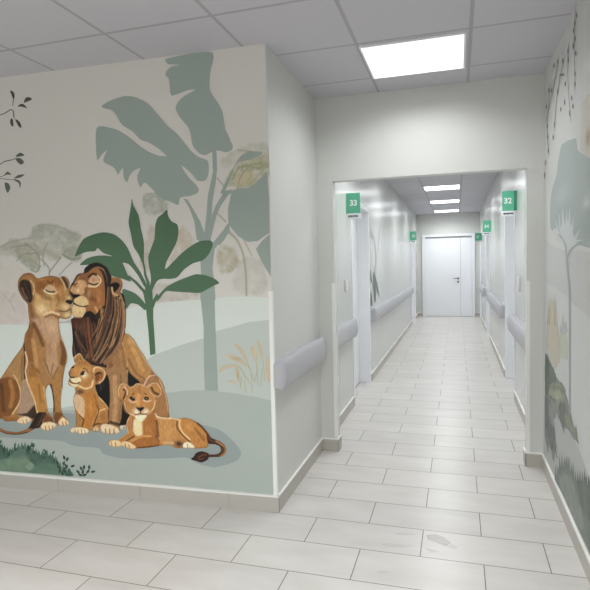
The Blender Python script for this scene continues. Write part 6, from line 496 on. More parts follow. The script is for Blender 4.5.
 {'name':'lion_cub','base':[170,120,64],'polys':[[[-1.0576,0.7084],[-1.0521,0.732],[-1.0419,0.7535],[-1.0168,0.7626],[-0.9884,0.7551],[-0.9709,0.7363],[-0.9535,0.7424],[-0.919,0.7656],[-0.889,0.7616],[-0.8594,0.7482],[-0.8476,0.7442],[-0.8418,0.7542],[-0.8117,0.7712],[-0.7726,0.7709],[-0.7489,0.7404],[-0.7463,0.7023],[-0.7655,0.681],[-0.7808,0.6728],[-0.786,0.6473],[-0.7963,0.6008],[-0.7931,0.5779],[-0.7787,0.5609],[-0.7541,0.5528],[-0.721,0.5513],[-0.6961,0.5524],[-0.7058,0.5605],[-0.665,0.5509],[-0.6242,0.5498],[-0.5832,0.5555],[-0.5273,0.5393],[-0.4878,0.5193],[-0.4478,0.4785],[-0.4265,0.4495],[-0.4382,0.4112],[-0.4391,0.3848],[-0.4531,0.3726],[-0.5095,0.3639],[-0.5418,0.3619],[-0.5825,0.3594],[-0.615,0.3612],[-0.6562,0.3572],[-0.6766,0.3621],[-0.6885,0.3729],[-0.7383,0.3707],[-0.7785,0.3637],[-0.8634,0.3469],[-0.9404,0.3376],[-0.9838,0.3271],[-1.0092,0.3373],[-1.0434,0.347],[-1.0874,0.3365],[-1.131,0.3418],[-1.1448,0.3663],[-1.1114,0.3857],[-1.0676,0.3882],[-1.0405,0.4094],[-1.0021,0.4374],[-1.0067,0.488],[-0.9962,0.5276],[-0.9796,0.5533],[-1.0062,0.5924],[-1.0182,0.6264],[-1.0203,0.6475],[-1.0404,0.6522],[-1.0558,0.6806]]],'parent':None,'label':'lion cub lying down facing out, tail curled behind','wall':'lion','layer':10,'cell':0.5,'ops':[['f',[178,128,72],0.0123,0.8,[[-0.7874,0.5529],[-0.6963,0.5495],[-0.6947,0.381],[-0.778,0.3761]]],['s',[60,38,25],0.0083,0.9,[[-1.0157,0.721],[-0.9996,0.7104],[-1.0095,0.6823],[-1.0214,0.6624]]],['s',[214,180,136],0.005,0.9,[[-1.0518,0.6724],[-1.0543,0.713],[-1.0389,0.7508],[-1.0139,0.7588],[-0.9868,0.7497],[-0.9691,0.7336]]],['s',[208,174,144],0.0056,0.85,[[-1.0103,0.7434],[-0.9932,0.7162],[-0.9906,0.6913]]],['s',[72,46,31],0.0099,0.9,[[-0.8149,0.7387],[-0.7999,0.7119],[-0.7718,0.6992]]],['s',[214,180,136],0.0049,0.9,[[-0.8477,0.742],[-0.8168,0.7644],[-0.7837,0.7725],[-0.7512,0.768]]],['s',[180,140,120],0.0055,0.7,[[-0.8306,0.7218],[-0.8137,0.695],[-0.7874,0.6822]]],['s',[205,172,130],0.0054,0.8,[[-0.7744,0.7662],[-0.7516,0.7365],[-0.7496,0.7022],[-0.7738,0.6799]]],['b',[168,114,58],[0.0664,0.0415],0.8,[[-0.9034,0.7083]]],['s',[140,90,45],0.011,0.5,[[-0.9052,0.7357],[-0.9073,0.6888]]],['s',[218,184,140],0.0044,0.9,[[-0.9704,0.7325],[-0.9475,0.7415],[-0.9192,0.7617],[-0.8861,0.7573],[-0.8548,0.7429]]],['s',[96,58,30],0.005,0.9,[[-0.9541,0.6888],[-0.9414,0.6992]]],['s',[96,58,30],0.005,0.9,[[-0.8662,0.7019],[-0.8546,0.6935]]],['s',[208,180,164],0.005,0.9,[[-0.9818,0.6556],[-0.9563,0.6389],[-0.9292,0.6455]]],['f',[16,12,14],0.0028,1,[[-0.9763,0.6691],[-0.9594,0.6786],[-0.9374,0.6656],[-0.9411,0.6516],[-0.9594,0.6526]]],['s',[208,184,154],0.005,0.9,[[-0.8766,0.6569],[-0.8517,0.6485],[-0.8243,0.6562]]],['f',[16,13,12],0.0028,1,[[-0.873,0.6708],[-0.8593,0.6807],[-0.8373,0.6755],[-0.844,0.6598],[-0.8633,0.6574]]],['b',[130,130,108],[0.0054,0.0049],0.9,[[-0.8557,0.6676]]],['b',[190,180,190],[0.0037,0.0033],0.9,[[-0.9507,0.669]]],['s',[194,144,84],0.0188,0.7,[[-0.9104,0.686],[-0.9158,0.6333]]],['b',[182,106,52],[0.0121,0.0199],0.7,[[-0.8896,0.636]]],['b',[220,196,168],[0.0293,0.0234],0.95,[[-0.9285,0.5802]]],['b',[220,196,166],[0.0289,0.0221],0.95,[[-0.8635,0.583]]],['f',[224,206,172],0.0045,1,[[-0.9419,0.5507],[-0.9008,0.5593],[-0.8568,0.5574],[-0.8675,0.532],[-0.8924,0.517],[-0.9249,0.5238]]],['f',[30,20,20],0.0033,1,[[-0.9345,0.6087],[-0.914,0.6052],[-0.8761,0.6123],[-0.8741,0.6035],[-0.898,0.5826],[-0.9117,0.5876]]],['s',[112,74,54],0.0033,0.7,[[-0.9272,0.609],[-0.8822,0.612]]],['s',[40,26,24],0.0039,1,[[-0.8996,0.587],[-0.9022,0.5703]]],['s',[60,36,30],0.0033,1,[[-0.9434,0.5595],[-0.9159,0.5625],[-0.9021,0.5714],[-0.8843,0.5639],[-0.852,0.5698]]],['b',[164,112,58],[0.0294,0.029],0.8,[[-0.9805,0.6168]]],['b',[164,112,58],[0.0263,0.0303],0.8,[[-0.8275,0.6231]]],['s',[214,180,130],0.0056,0.85,[[-1.0152,0.6376],[-1.0062,0.5935],[-0.9768,0.5641],[-0.9406,0.553]]],['s',[214,180,130],0.0049,0.85,[[-0.7932,0.6574],[-0.804,0.6131],[-0.8369,0.5721]]],['f',[218,190,146],0.0109,0.95,[[-0.9491,0.5259],[-0.8964,0.5246],[-0.8913,0.4472],[-0.9111,0.4212],[-0.945,0.4272],[-0.9639,0.4824]]],['s',[166,110,60],0.0156,0.8,[[-0.9855,0.5359],[-0.9887,0.4655]]],['s',[214,174,124],0.0055,0.85,[[-0.9826,0.5438],[-1.0028,0.496],[-0.9968,0.44]]],['s',[146,92,68],0.0078,0.8,[[-0.9572,0.5372],[-0.9645,0.4706]]],['f',[152,96,42],0.0124,0.95,[[-0.8811,0.5253],[-0.8007,0.5946],[-0.7893,0.4681],[-0.7832,0.4129],[-0.8263,0.4259],[-0.8852,0.4304]]],['b',[176,122,62],[0.0295,0.0311],0.7,[[-0.8499,0.4649]]],['f',[152,94,40],0.0079,0.95,[[-0.9918,0.3776],[-0.9199,0.4161],[-0.8262,0.4275],[-0.7757,0.3917],[-0.7768,0.3646],[-0.9231,0.3425],[-0.9846,0.3466]]],['s',[190,136,74],0.0086,0.85,[[-0.9743,0.3841],[-0.9028,0.417],[-0.833,0.4248]]],['s',[98,58,25],0.0063,0.8,[[-0.9299,0.3421],[-0.7827,0.3634]]],['s',[84,48,24],0.0054,0.7,[[-0.8009,0.4289],[-0.7772,0.3954]]],['s',[162,108,52],0.0173,0.9,[[-0.9621,0.4278],[-1.0506,0.3797]]],['s',[206,168,114],0.0047,0.8,[[-0.9977,0.4376],[-1.0407,0.4062],[-1.0765,0.3837]]],['s',[80,46,22],0.0055,0.9,[[-0.9522,0.419],[-1.0115,0.3819]]],['f',[208,180,136],0.0064,1,[[-1.1431,0.3648],[-1.1114,0.3841],[-1.0678,0.3826],[-1.041,0.3606],[-1.0469,0.346],[-1.0874,0.3373],[-1.131,0.3426]]],['f',[208,180,136],0.0063,1,[[-1.0439,0.3746],[-0.9987,0.3788],[-0.9566,0.3577],[-0.9436,0.3428],[-0.9838,0.3278],[-1.0135,0.337],[-1.0434,0.3478]]],['s',[122,88,56],0.004,0.9,[[-1.121,0.3677],[-1.1186,0.3441]]],['s',[122,88,56],0.004,0.9,[[-1.0946,0.3693],[-1.0916,0.3418]]],['s',[122,88,56],0.0039,0.9,[[-1.021,0.3633],[-1.016,0.34]]],['s',[122,88,56],0.0039,0.9,[[-0.9953,0.3593],[-0.9879,0.3323]]],['s',[220,190,150],0.0077,0.9,[[-0.795,0.5718],[-0.7791,0.5533],[-0.7211,0.5468],[-0.6881,0.5483]]],['s',[220,190,150],0.0069,0.9,[[-0.7308,0.557],[-0.6815,0.5502],[-0.6367,0.5431]]],['s',[108,64,30],0.0124,0.8,[[-0.7885,0.5259],[-0.7825,0.4299]]],['b',[186,136,80],[0.0495,0.0576],0.7,[[-0.7014,0.465]]],['s',[190,156,112],0.0124,0.7,[[-0.7378,0.3846],[-0.6797,0.388]]],['f',[168,114,56],0.0076,0.95,[[-0.6262,0.5391],[-0.5274,0.5347],[-0.4533,0.4782],[-0.4339,0.419],[-0.441,0.3748],[-0.5334,0.3723],[-0.5721,0.4187],[-0.6204,0.4769]]],['b',[188,134,70],[0.0485,0.0342],0.6,[[-0.5612,0.4952]]],['s',[210,176,116],0.0076,0.9,[[-0.6245,0.5414],[-0.6307,0.5069],[-0.6112,0.4622],[-0.5624,0.4177]]],['s',[80,48,22],0.0061,0.9,[[-0.6462,0.529],[-0.6447,0.4833],[-0.6055,0.4396],[-0.5645,0.4054]]],['s',[92,56,28],0.0098,0.85,[[-0.5076,0.5282],[-0.4611,0.4853],[-0.4308,0.4402]]],['s',[128,78,35],0.0121,0.7,[[-0.5226,0.4896],[-0.4673,0.4208]]],['b',[72,48,37],[0.0344,0.0246],1,[[-0.6386,0.3866]]],['f',[220,196,166],0.0054,1,[[-0.6121,0.3729],[-0.6015,0.3941],[-0.5688,0.4006],[-0.5356,0.3775],[-0.5402,0.3635],[-0.6028,0.362]]],['s',[130,100,74],0.0038,0.8,[[-0.5814,0.3877],[-0.5783,0.3635]]]],'smooth':1,'k':0.73,'fur':0.38},
 {'name':'tail','base':[98,60,40],'polys':[[[-0.446,0.4597],[-0.4111,0.4353],[-0.3642,0.4192],[-0.3297,0.395],[-0.3212,0.3656],[-0.3339,0.3371],[-0.3675,0.3199],[-0.4328,0.3134],[-0.4478,0.2958],[-0.4885,0.2764],[-0.5245,0.2831],[-0.5606,0.2921],[-0.5397,0.3103],[-0.5227,0.3342],[-0.4859,0.3479],[-0.4447,0.3391],[-0.4322,0.3308],[-0.3828,0.3362],[-0.3569,0.3559],[-0.3592,0.382],[-0.3886,0.3975],[-0.4393,0.4021]]],'parent':'lion_cub.1','label':'cub tail ending in a dark tuft','wall':'lion','layer':11,'cell':0.5,'ops':[['s',[176,120,68],0.0075,0.85,[[-0.384,0.4181],[-0.3323,0.3874],[-0.3288,0.3502],[-0.3579,0.3243]]],['f',[62,36,27],0.0077,0.9,[[-0.559,0.2922],[-0.5251,0.334],[-0.4859,0.3479],[-0.4424,0.3355],[-0.4478,0.2958],[-0.4885,0.2764],[-0.5269,0.2829]]],['s',[116,74,50],0.0061,0.8,[[-0.5116,0.3045],[-0.4787,0.3256],[-0.4547,0.3271]]],['s',[116,74,50],0.0046,0.7,[[-0.508,0.2933],[-0.4715,0.3033]]],['s',[60,34,24],0.0068,0.7,[[-0.4358,0.4113],[-0.3807,0.398],[-0.3538,0.3786]]]],'smooth':1,'k':0.68,'fur':0.38},
 {'name':'upper_slope','base':[196,197,195],'polys':[[[4.0264,1.3293],[4.048,1.6289],[3.8276,1.5822],[3.3879,1.548],[2.7842,1.5271],[2.3039,1.5082],[1.8837,1.4827],[1.8708,1.1502],[2.2929,1.1884],[2.7754,1.223],[3.1857,1.262],[3.3823,1.2929],[3.785,1.3199]]],'parent':None,'label':None,'wall':'right','layer':1,'cell':0,'ops':[],'smooth':0},
 {'name':'snowy_hill','base':[204,207,204],'polys':[[[4.0918,1.3267],[3.9425,1.3327],[3.7851,1.3231],[3.3824,1.2958],[3.1857,1.262],[2.7754,1.223],[2.2929,1.1884],[1.8708,1.1502],[1.8316,0.1437],[2.2552,0.0877],[2.7436,0.1184],[3.0801,0.1182],[4.134,0.1193]]],'parent':None,'label':'pale hill painted low on the mural','wall':'right','layer':2,'cell':0,'ops':[],'smooth':0},
 {'name':'grey_ground','base':[181,184,181],'polys':[[[4.112,0.5217],[3.6967,0.5339],[3.3659,0.5478],[3.0659,0.5462],[2.8683,0.5017],[2.7941,0.4758],[2.5679,0.4259],[2.2642,0.35],[1.8364,0.2677],[1.8316,0.1437],[2.2552,0.0877],[2.7436,0.1184],[3.0801,0.1182],[4.134,0.1193]]],'parent':None,'label':None,'wall':'right','layer':3,'cell':0,'ops':[],'smooth':0},
 {'name':'grey_canopy','base':[167,177,174],'polys':[[[3.5082,2.1592],[3.5555,2.128],[3.6206,2.075],[3.6569,2.0089],[3.7888,1.9598],[3.8602,1.9116],[3.91,1.8263],[3.8921,1.7078],[3.8215,1.6748],[3.718,1.6912],[3.6126,1.667],[3.4811,1.6195],[3.3303,1.5802],[3.1415,1.5641],[2.9971,1.5652],[2.8657,1.5521],[2.6021,1.5327],[2.4141,1.5212],[2.4244,1.8354],[2.6134,1.8985],[2.8365,1.9684],[3.0799,2.0477],[3.1057,2.1132],[3.3432,2.1477]]],'parent':None,'label':'large grey green tree crown painted on the wall','wall':'right','layer':2,'cell':4,'ops':[['b',[190,199,197],[0.2868,0.0578],0.6,[[3.4864,1.8684]]],['b',[150,159,157],[0.1878,0.0837],0.6,[[2.8276,1.6534]]],['b',[198,206,202],[0.0988,0.028],0.9,[[2.851,1.7623]]]],'smooth':0},
 {'name':'white_tree','base':[201,206,205],'polys':[[[3.2642,1.5026],[3.3084,1.6025],[3.4007,1.7075],[3.4582,1.7852],[3.4737,1.7864],[3.4734,1.7107],[3.3829,1.6033],[3.3142,1.5018]],[[3.2588,1.5129],[3.2474,1.6098],[3.2304,1.684],[3.2444,1.7655],[3.2579,1.7669],[3.2905,1.6884],[3.314,1.6129],[3.3089,1.5134]],[[3.2971,1.5369],[3.4523,1.6091],[3.5871,1.6731],[3.6762,1.7319],[3.69,1.7323],[3.6388,1.673],[3.5099,1.6066],[3.3332,1.5342]],[[3.329,1.587],[3.5181,1.6808],[3.5579,1.7647],[3.5711,1.7657],[3.5752,1.6816],[3.3608,1.5853]],[[3.3143,1.6239],[3.3245,1.7014],[3.3231,1.7617],[3.3345,1.7628],[3.3708,1.7046],[3.3486,1.6251]],[[3.2554,1.577],[3.1592,1.6475],[3.1504,1.7154],[3.1605,1.7163],[3.2053,1.6516],[3.293,1.58]],[[3.2465,1.5169],[3.1114,1.5763],[3.0468,1.615],[3.0064,1.6395],[3.0147,1.6409],[3.0913,1.621],[3.173,1.5832],[3.2824,1.52]],[[3.2057,1.5427],[3.0507,1.5827],[2.9408,1.5869],[2.9424,1.5889],[3.0857,1.5924],[3.2324,1.5468]],[[3.3759,1.5727],[3.6247,1.6283],[3.7848,1.6767],[3.7978,1.6761],[3.6678,1.624],[3.401,1.5685]],[[3.5784,1.6354],[3.5141,1.6793],[3.4523,1.7273],[3.3764,1.6938],[3.3335,1.7186],[3.2631,1.6972],[3.1956,1.6714],[3.1558,1.6272],[3.0925,1.5935],[3.2192,1.5554],[3.3587,1.5586]]],'parent':None,'label':'white leafless tree inside the grey crown','wall':'right','layer':3,'cell':0,'ops':[],'smooth':0},
 {'name':'trunk','base':[166,169,169],'polys':[[[3.6136,1.6444],[3.4321,1.6043],[3.3695,1.5612],[3.3444,1.509],[3.3326,1.457],[3.3046,1.3953],[3.2773,1.3451],[3.2711,1.2995],[3.263,1.1739],[3.2544,1.0259],[3.2526,0.8992],[3.2452,0.7506],[3.2387,0.7126],[3.2319,0.647],[3.2047,0.6545],[3.2061,0.7209],[3.2017,0.761],[3.2064,0.908],[3.2055,1.0332],[3.214,1.1789],[3.222,1.3026],[3.2282,1.3479],[3.2547,1.3977],[3.2818,1.4582],[3.2989,1.5093],[3.3296,1.5617],[3.4013,1.6067],[3.5903,1.6476]],[[3.2868,1.5024],[3.2278,1.5365],[3.1522,1.5542],[2.9566,1.5731],[2.9654,1.5768],[3.1703,1.5597],[3.2662,1.5412],[3.3297,1.5055]],[[3.337,1.5763],[3.4402,1.6162],[3.5471,1.6533],[3.564,1.6524],[3.4619,1.6149],[3.3681,1.5742]]],'parent':'white_tree','label':None,'wall':'right','layer':5,'cell':0,'ops':[],'smooth':0},
 {'name':'wheat_grass','base':[196,191,176],'polys':[[[4.0431,0.8992],[4.0155,0.9708],[4.0146,1.0309],[4.011,1.0978],[3.9769,1.1143],[3.9722,1.1539],[3.9516,1.1611],[3.9078,1.2036],[3.8728,1.1891],[3.856,1.2149],[3.8439,1.2397],[3.8082,1.245],[3.7919,1.2445],[3.7706,1.226],[3.7349,1.204],[3.7085,1.1999],[3.6847,1.1886],[3.6622,1.19],[3.6251,1.1588],[3.6111,1.1322],[3.6062,1.1106],[3.5892,1.0808],[3.5604,1.0439],[3.5414,1.0167],[3.5216,0.9756],[3.5432,0.9574],[3.5215,0.9189],[3.5192,0.8874],[3.5842,0.8523],[3.6127,0.8416],[3.6761,0.8109],[3.7264,0.8047],[3.8249,0.8201],[3.9051,0.8297],[3.9333,0.8568],[3.9893,0.8747]]],'parent':None,'label':'tan grasses painted beside the portal wall','wall':'right','layer':4,'cell':1.3,'ops':[['s',[206,198,178],0.0047,0.75,[[3.9283,1.0711],[3.9169,0.9519],[3.9212,0.7908]]],['s',[158,146,124],0.0044,0.75,[[3.989,1.0418],[4.0199,0.9144],[4.0385,0.8123]]],['s',[170,152,122],0.0032,0.75,[[3.6225,1.1187],[3.5962,1.0114],[3.5984,0.9611]]],['s',[188,190,168],0.0034,0.75,[[3.7391,1.0763],[3.707,0.9662],[3.7008,0.8919]]],['s',[188,190,168],0.0035,0.75,[[3.7084,1.1521],[3.7126,1.038],[3.6922,0.9766]]],['s',[182,164,134],0.0062,0.75,[[3.7943,1.1028],[3.8166,0.9833],[3.8309,0.9089]]],['s',[206,198,178],0.0052,0.75,[[3.6568,1.0686],[3.6469,0.9579],[3.6468,0.9003]]],['s',[158,146,124],0.0067,0.75,[[4.02,1.1677],[3.9959,1.047],[3.9808,0.9663]]],['s',[182,164,134],0.0046,0.75,[[3.5829,1.1298],[3.6099,1.0165],[3.5827,0.959]]],['s',[158,146,124],0.0052,0.75,[[3.789,1.0991],[3.7704,0.9854],[3.7442,0.917]]],['s',[188,190,168],0.0043,0.75,[[4.0535,1.1372],[4.0125,1.0177],[4.0258,0.9023]]],['s',[206,198,178],0.0056,0.75,[[3.517,1.2118],[3.5461,1.1012],[3.5356,0.9878]]],['s',[170,152,122],0.0061,0.75,[[3.7252,1.1871],[3.7213,1.0736],[3.7281,0.9903]]],['s',[170,152,122],0.005,0.75,[[3.9846,1.0876],[4.0022,0.9626],[4.0122,0.796]]],['s',[210,196,172],0.0035,0.75,[[3.945,1.1005],[3.9794,0.9746],[3.9625,0.9085]]],['s',[170,152,122],0.005,0.75,[[3.5254,1.1739],[3.5496,1.0632],[3.5282,0.9778]]],['s',[158,146,124],0.0031,0.75,[[3.6149,1.0855],[3.624,0.9733],[3.6297,0.9216]]],['s',[170,152,122],0.0067,0.75,[[3.9525,1.1763],[3.9823,1.0517],[3.9655,0.9573]]],['s',[188,190,168],0.0045,0.75,[[3.6492,1.1253],[3.6499,1.0134],[3.647,0.9128]]],['s',[170,152,122],0.004,0.75,[[3.8429,1.1858],[3.8565,1.0665],[3.8547,0.9494]]],['s',[170,152,122],0.0042,0.75,[[3.5945,1.1805],[3.5684,1.0739],[3.5604,0.9761]]],['s',[188,190,168],0.0046,0.75,[[3.6624,1.161],[3.6421,1.0515],[3.646,0.9764]]],['s',[206,198,178],0.0059,0.75,[[3.7063,1.0843],[3.6959,0.9721],[3.6896,0.8906]]],['s',[170,152,122],0.0057,0.75,[[3.9117,1.1121],[3.9466,0.9874],[3.9602,0.913]]],['s',[206,198,178],0.0059,0.75,[[3.7964,1.1594],[3.7855,1.0444],[3.7822,0.9236]]],['s',[158,146,124],0.0046,0.75,[[3.6901,1.0801],[3.6577,0.9717],[3.6818,0.8297]]]],'smooth':0},
 {'name':'grass_blade','base':[160,150,124],'polys':[[[3.978,1.0614],[3.9802,1.2238],[3.9447,1.0651]]],'parent':'wheat_grass','label':None,'wall':'right','layer':4.2,'cell':0,'ops':[],'smooth':0},
 {'name':'grass_blade','base':[188,174,146],'polys':[[[3.7019,1.1529],[3.6983,1.3035],[3.6733,1.1556]]],'parent':'wheat_grass','label':None,'wall':'right','layer':4.23,'cell':0,'ops':[],'smooth':0},
 {'name':'grass_blade','base':[160,150,124],'polys':[[[3.9197,1.0622],[3.9272,1.2217],[3.8874,1.0658]]],'parent':'wheat_grass','label':None,'wall':'right','layer':4.26,'cell':0,'ops':[],'smooth':0},
 {'name':'grass_blade','base':[176,160,130],'polys':[[[3.9398,1.1278],[3.9319,1.2888],[3.9072,1.1309]]],'parent':'wheat_grass','label':None,'wall':'right','layer':4.29,'cell':0,'ops':[],'smooth':0},
 {'name':'grass_blade','base':[160,150,124],'polys':[[[3.7571,1.0908],[3.7167,1.2466],[3.7276,1.094]]],'parent':'wheat_grass','label':None,'wall':'right','layer':4.32,'cell':0,'ops':[],'smooth':0},
 {'name':'grass_blade','base':[196,186,164],'polys':[[[3.7387,1.1334],[3.7447,1.2851],[3.7095,1.1363]]],'parent':'wheat_grass','label':None,'wall':'right','layer':4.35,'cell':0,'ops':[],'smooth':0},
 {'name':'grass_blade','base':[176,160,130],'polys':[[[3.7274,1.0852],[3.7385,1.2363],[3.6984,1.0885]]],'parent':'wheat_grass','label':None,'wall':'right','layer':4.38,'cell':0,'ops':[],'smooth':0},
 {'name':'grass_blade','base':[188,174,146],'polys':[[[3.8887,1.105],[3.885,1.2638],[3.857,1.1082]]],'parent':'wheat_grass','label':None,'wall':'right','layer':4.41,'cell':0,'ops':[],'smooth':0},
 {'name':'grass_blade','base':[176,160,130],'polys':[[[3.7004,1.0749],[3.6963,1.226],[3.6717,1.0782]]],'parent':'wheat_grass','label':None,'wall':'right','layer':4.44,'cell':0,'ops':[],'smooth':0},
 {'name':'grass_blade','base':[196,186,164],'polys':[[[3.667,1.124],[3.6605,1.2735],[3.639,1.1269]]],'parent':'wheat_grass','label':None,'wall':'right','layer':4.47,'cell':0,'ops':[],'smooth':0},
 {'name':'grass_blade','base':[196,186,164],'polys':[[[3.7583,1.0678],[3.7447,1.2221],[3.7287,1.0713]]],'parent':'wheat_grass','label':None,'wall':'right','layer':4.5,'cell':0,'ops':[],'smooth':0},
 {'name':'pale_shrub','base':[188,195,176],'polys':[[[3.5447,0.9825],[3.5354,1.0119],[3.543,1.0195],[3.5441,1.0463],[3.4936,1.0594],[3.4794,1.0852],[3.4416,1.1012],[3.4124,1.0783],[3.3676,1.0945],[3.3433,1.0974],[3.3207,1.0753],[3.297,1.0456],[3.2715,1.0141],[3.2796,0.9861],[3.2821,0.9764],[3.2863,0.9332],[3.3448,0.9353],[3.4125,0.9213],[3.4979,0.9197],[3.5164,0.9337],[3.5296,0.9582]]],'parent':None,'label':None,'wall':'right','layer':4,'cell':0,'ops':[],'smooth':0},
 {'name':'grey_spikes','base':[178,182,184],'polys':[[[3.5503,1.0603],[3.5024,1.1139],[3.4701,1.094],[3.4407,1.1849],[3.3937,1.1318],[3.335,1.1496],[3.2909,1.0986],[3.4073,1.061]]],'parent':None,'label':None,'wall':'right','layer':4.4,'cell':0,'ops':[],'smooth':0},
 {'name':'undergrowth','base':[136,141,133],'polys':[[[4.0848,0.8544],[4.0373,0.843],[3.9845,0.8591],[3.9343,0.8403],[3.8881,0.8272],[3.8132,0.8096],[3.7726,0.8044],[3.724,0.7825],[3.6596,0.7712],[3.5975,0.7677],[3.5408,0.7617],[3.4624,0.7738],[3.3908,0.7672],[3.3489,0.7585],[3.3303,0.7352],[3.2723,0.7169],[3.2346,0.6861],[3.2091,0.6707],[3.1709,0.6464],[3.1184,0.621],[3.0758,0.6131],[3.0502,0.5948],[3.0272,0.5841],[2.9901,0.562],[2.9791,0.5602],[3.0188,0.5551],[3.0454,0.5577],[3.0909,0.5487],[3.149,0.5449],[3.2105,0.5503],[3.2737,0.5502],[3.3471,0.537],[3.3878,0.5291],[3.4567,0.5072],[3.5111,0.5295],[3.5753,0.5286],[3.623,0.5494],[3.6601,0.507],[3.7247,0.4777],[3.7662,0.4274],[3.7276,0.3895],[3.6783,0.3693],[3.6105,0.3398],[3.6677,0.2849],[3.6931,0.2332],[3.7262,0.1966],[3.7874,0.2071],[3.8213,0.2392],[3.882,0.2437],[3.9384,0.2523],[4.009,0.2503],[4.09,0.2435],[4.0764,0.4519],[4.092,0.6663]]],'parent':None,'label':None,'wall':'right','layer':4.7,'cell':1.5,'ops':[['w',[84,94,86],0.0564,0.9,[[4.1071,0.8281],[3.8936,0.817],[3.6648,0.7575],[3.5265,0.7015],[3.6981,0.6103],[3.9306,0.5797],[4.1037,0.5807]]],['w',[90,95,93],0.0568,0.9,[[4.1029,0.5239],[3.8892,0.5493],[3.7319,0.4402],[3.6562,0.3033],[3.8845,0.2598],[4.0551,0.3098]]],['w',[160,164,146],0.0389,0.8,[[3.774,0.6957],[3.5272,0.7377],[3.3992,0.6845],[3.592,0.6118]]],['w',[88,94,88],0.0363,0.85,[[3.5253,0.6411],[3.3387,0.6651],[3.1964,0.6031],[3.3359,0.5393],[3.5235,0.5563]]]],'smooth':0},
 {'name':'dark_bush','base':[92,106,96],'polys':[[[4.0969,0.7417],[4.0891,0.7699],[4.0773,0.8052],[4.044,0.8325],[4.0135,0.8155],[3.9783,0.8285],[3.9493,0.8273],[3.9403,0.8134],[3.9053,0.8138],[3.8862,0.8098],[3.8315,0.8194],[3.8009,0.8062],[3.7554,0.8067],[3.7085,0.7958],[3.6975,0.7793],[3.6607,0.7908],[3.6539,0.7606],[3.6586,0.7463],[3.6738,0.7502],[3.7376,0.724],[3.7995,0.7032],[3.8865,0.6626],[3.9423,0.6478],[4.0022,0.6539],[4.0505,0.6452],[4.0843,0.6567],[4.0959,0.6678],[4.096,0.6781],[4.0961,0.6857],[4.0965,0.7094]]],'parent':None,'label':'dark green bush painted beside the portal wall','wall':'right','layer':5,'cell':1.6,'ops':[['w',[120,130,116],0.0415,0.8,[[4.0174,0.7255],[3.8143,0.805],[3.6298,0.7772],[3.6641,0.7198],[3.9319,0.661]]],['w',[68,84,76],0.0353,0.8,[[4.1059,0.7363],[4.0188,0.8221],[3.8931,0.7903],[3.9326,0.7016]]]],'smooth':0},
 {'name':'olive_bush','base':[150,156,136],'polys':[[[3.9448,0.6008],[3.8997,0.6297],[3.9023,0.6457],[3.8848,0.6754],[3.8324,0.68],[3.7987,0.6974],[3.7526,0.7],[3.714,0.7161],[3.666,0.7178],[3.6156,0.7206],[3.5806,0.7413],[3.5582,0.7391],[3.5253,0.7393],[3.4932,0.7394],[3.4541,0.7488],[3.4334,0.7358],[3.412,0.7439],[3.3847,0.7591],[3.3666,0.7668],[3.3544,0.7466],[3.352,0.7376],[3.3431,0.7273],[3.3434,0.7332],[3.3402,0.7357],[3.3342,0.7461],[3.3401,0.7277],[3.3594,0.725],[3.3742,0.7012],[3.4321,0.6867],[3.4879,0.6761],[3.5551,0.6491],[3.6121,0.6333],[3.6844,0.6188],[3.7554,0.608],[3.802,0.6019],[3.8565,0.6089],[3.8845,0.591],[3.9161,0.5858],[3.9261,0.5923]]],'parent':None,'label':None,'wall':'right','layer':5.3,'cell':1.6,'ops':[['w',[112,120,104],0.0339,0.8,[[3.9317,0.6475],[3.6641,0.7198],[3.3703,0.7496],[3.3403,0.7336],[3.6632,0.6758]]],['w',[176,180,150],0.0318,0.8,[[3.699,0.6611],[3.5267,0.7136],[3.4614,0.681],[3.627,0.6279]]]],'smooth':0},
 {'name':'rock','base':[128,131,130],'polys':[[[4.0942,0.5446],[4.0461,0.5258],[3.9337,0.5429],[3.8576,0.5342],[3.7835,0.5186],[3.7258,0.4726],[3.6787,0.4255],[3.6564,0.3882],[3.6515,0.3365],[3.6277,0.3092],[3.6107,0.2856],[3.566,0.2844],[3.5351,0.2685],[3.5763,0.2762],[3.6273,0.272],[3.6824,0.2906],[3.7576,0.3126],[3.82,0.3132],[3.899,0.3224],[3.917,0.2726],[3.9314,0.2159],[3.9354,0.1912],[3.9635,0.1799],[3.9901,0.2056],[4.0489,0.228],[4.0904,0.2715],[4.0909,0.3131],[4.0925,0.4254]]],'parent':None,'label':'dark grey rock streaks low beside the portal wall','wall':'right','layer':5.6,'cell':1.6,'ops':[['w',[92,97,96],0.0497,0.85,[[4.1027,0.5097],[3.9297,0.5187],[3.8082,0.4508],[3.6934,0.3551],[3.885,0.2935],[4.0556,0.345]]],['w',[160,162,162],0.034,0.7,[[3.9297,0.5187],[3.7708,0.5138],[3.7319,0.4402],[3.8872,0.4283]]]],'smooth':0},
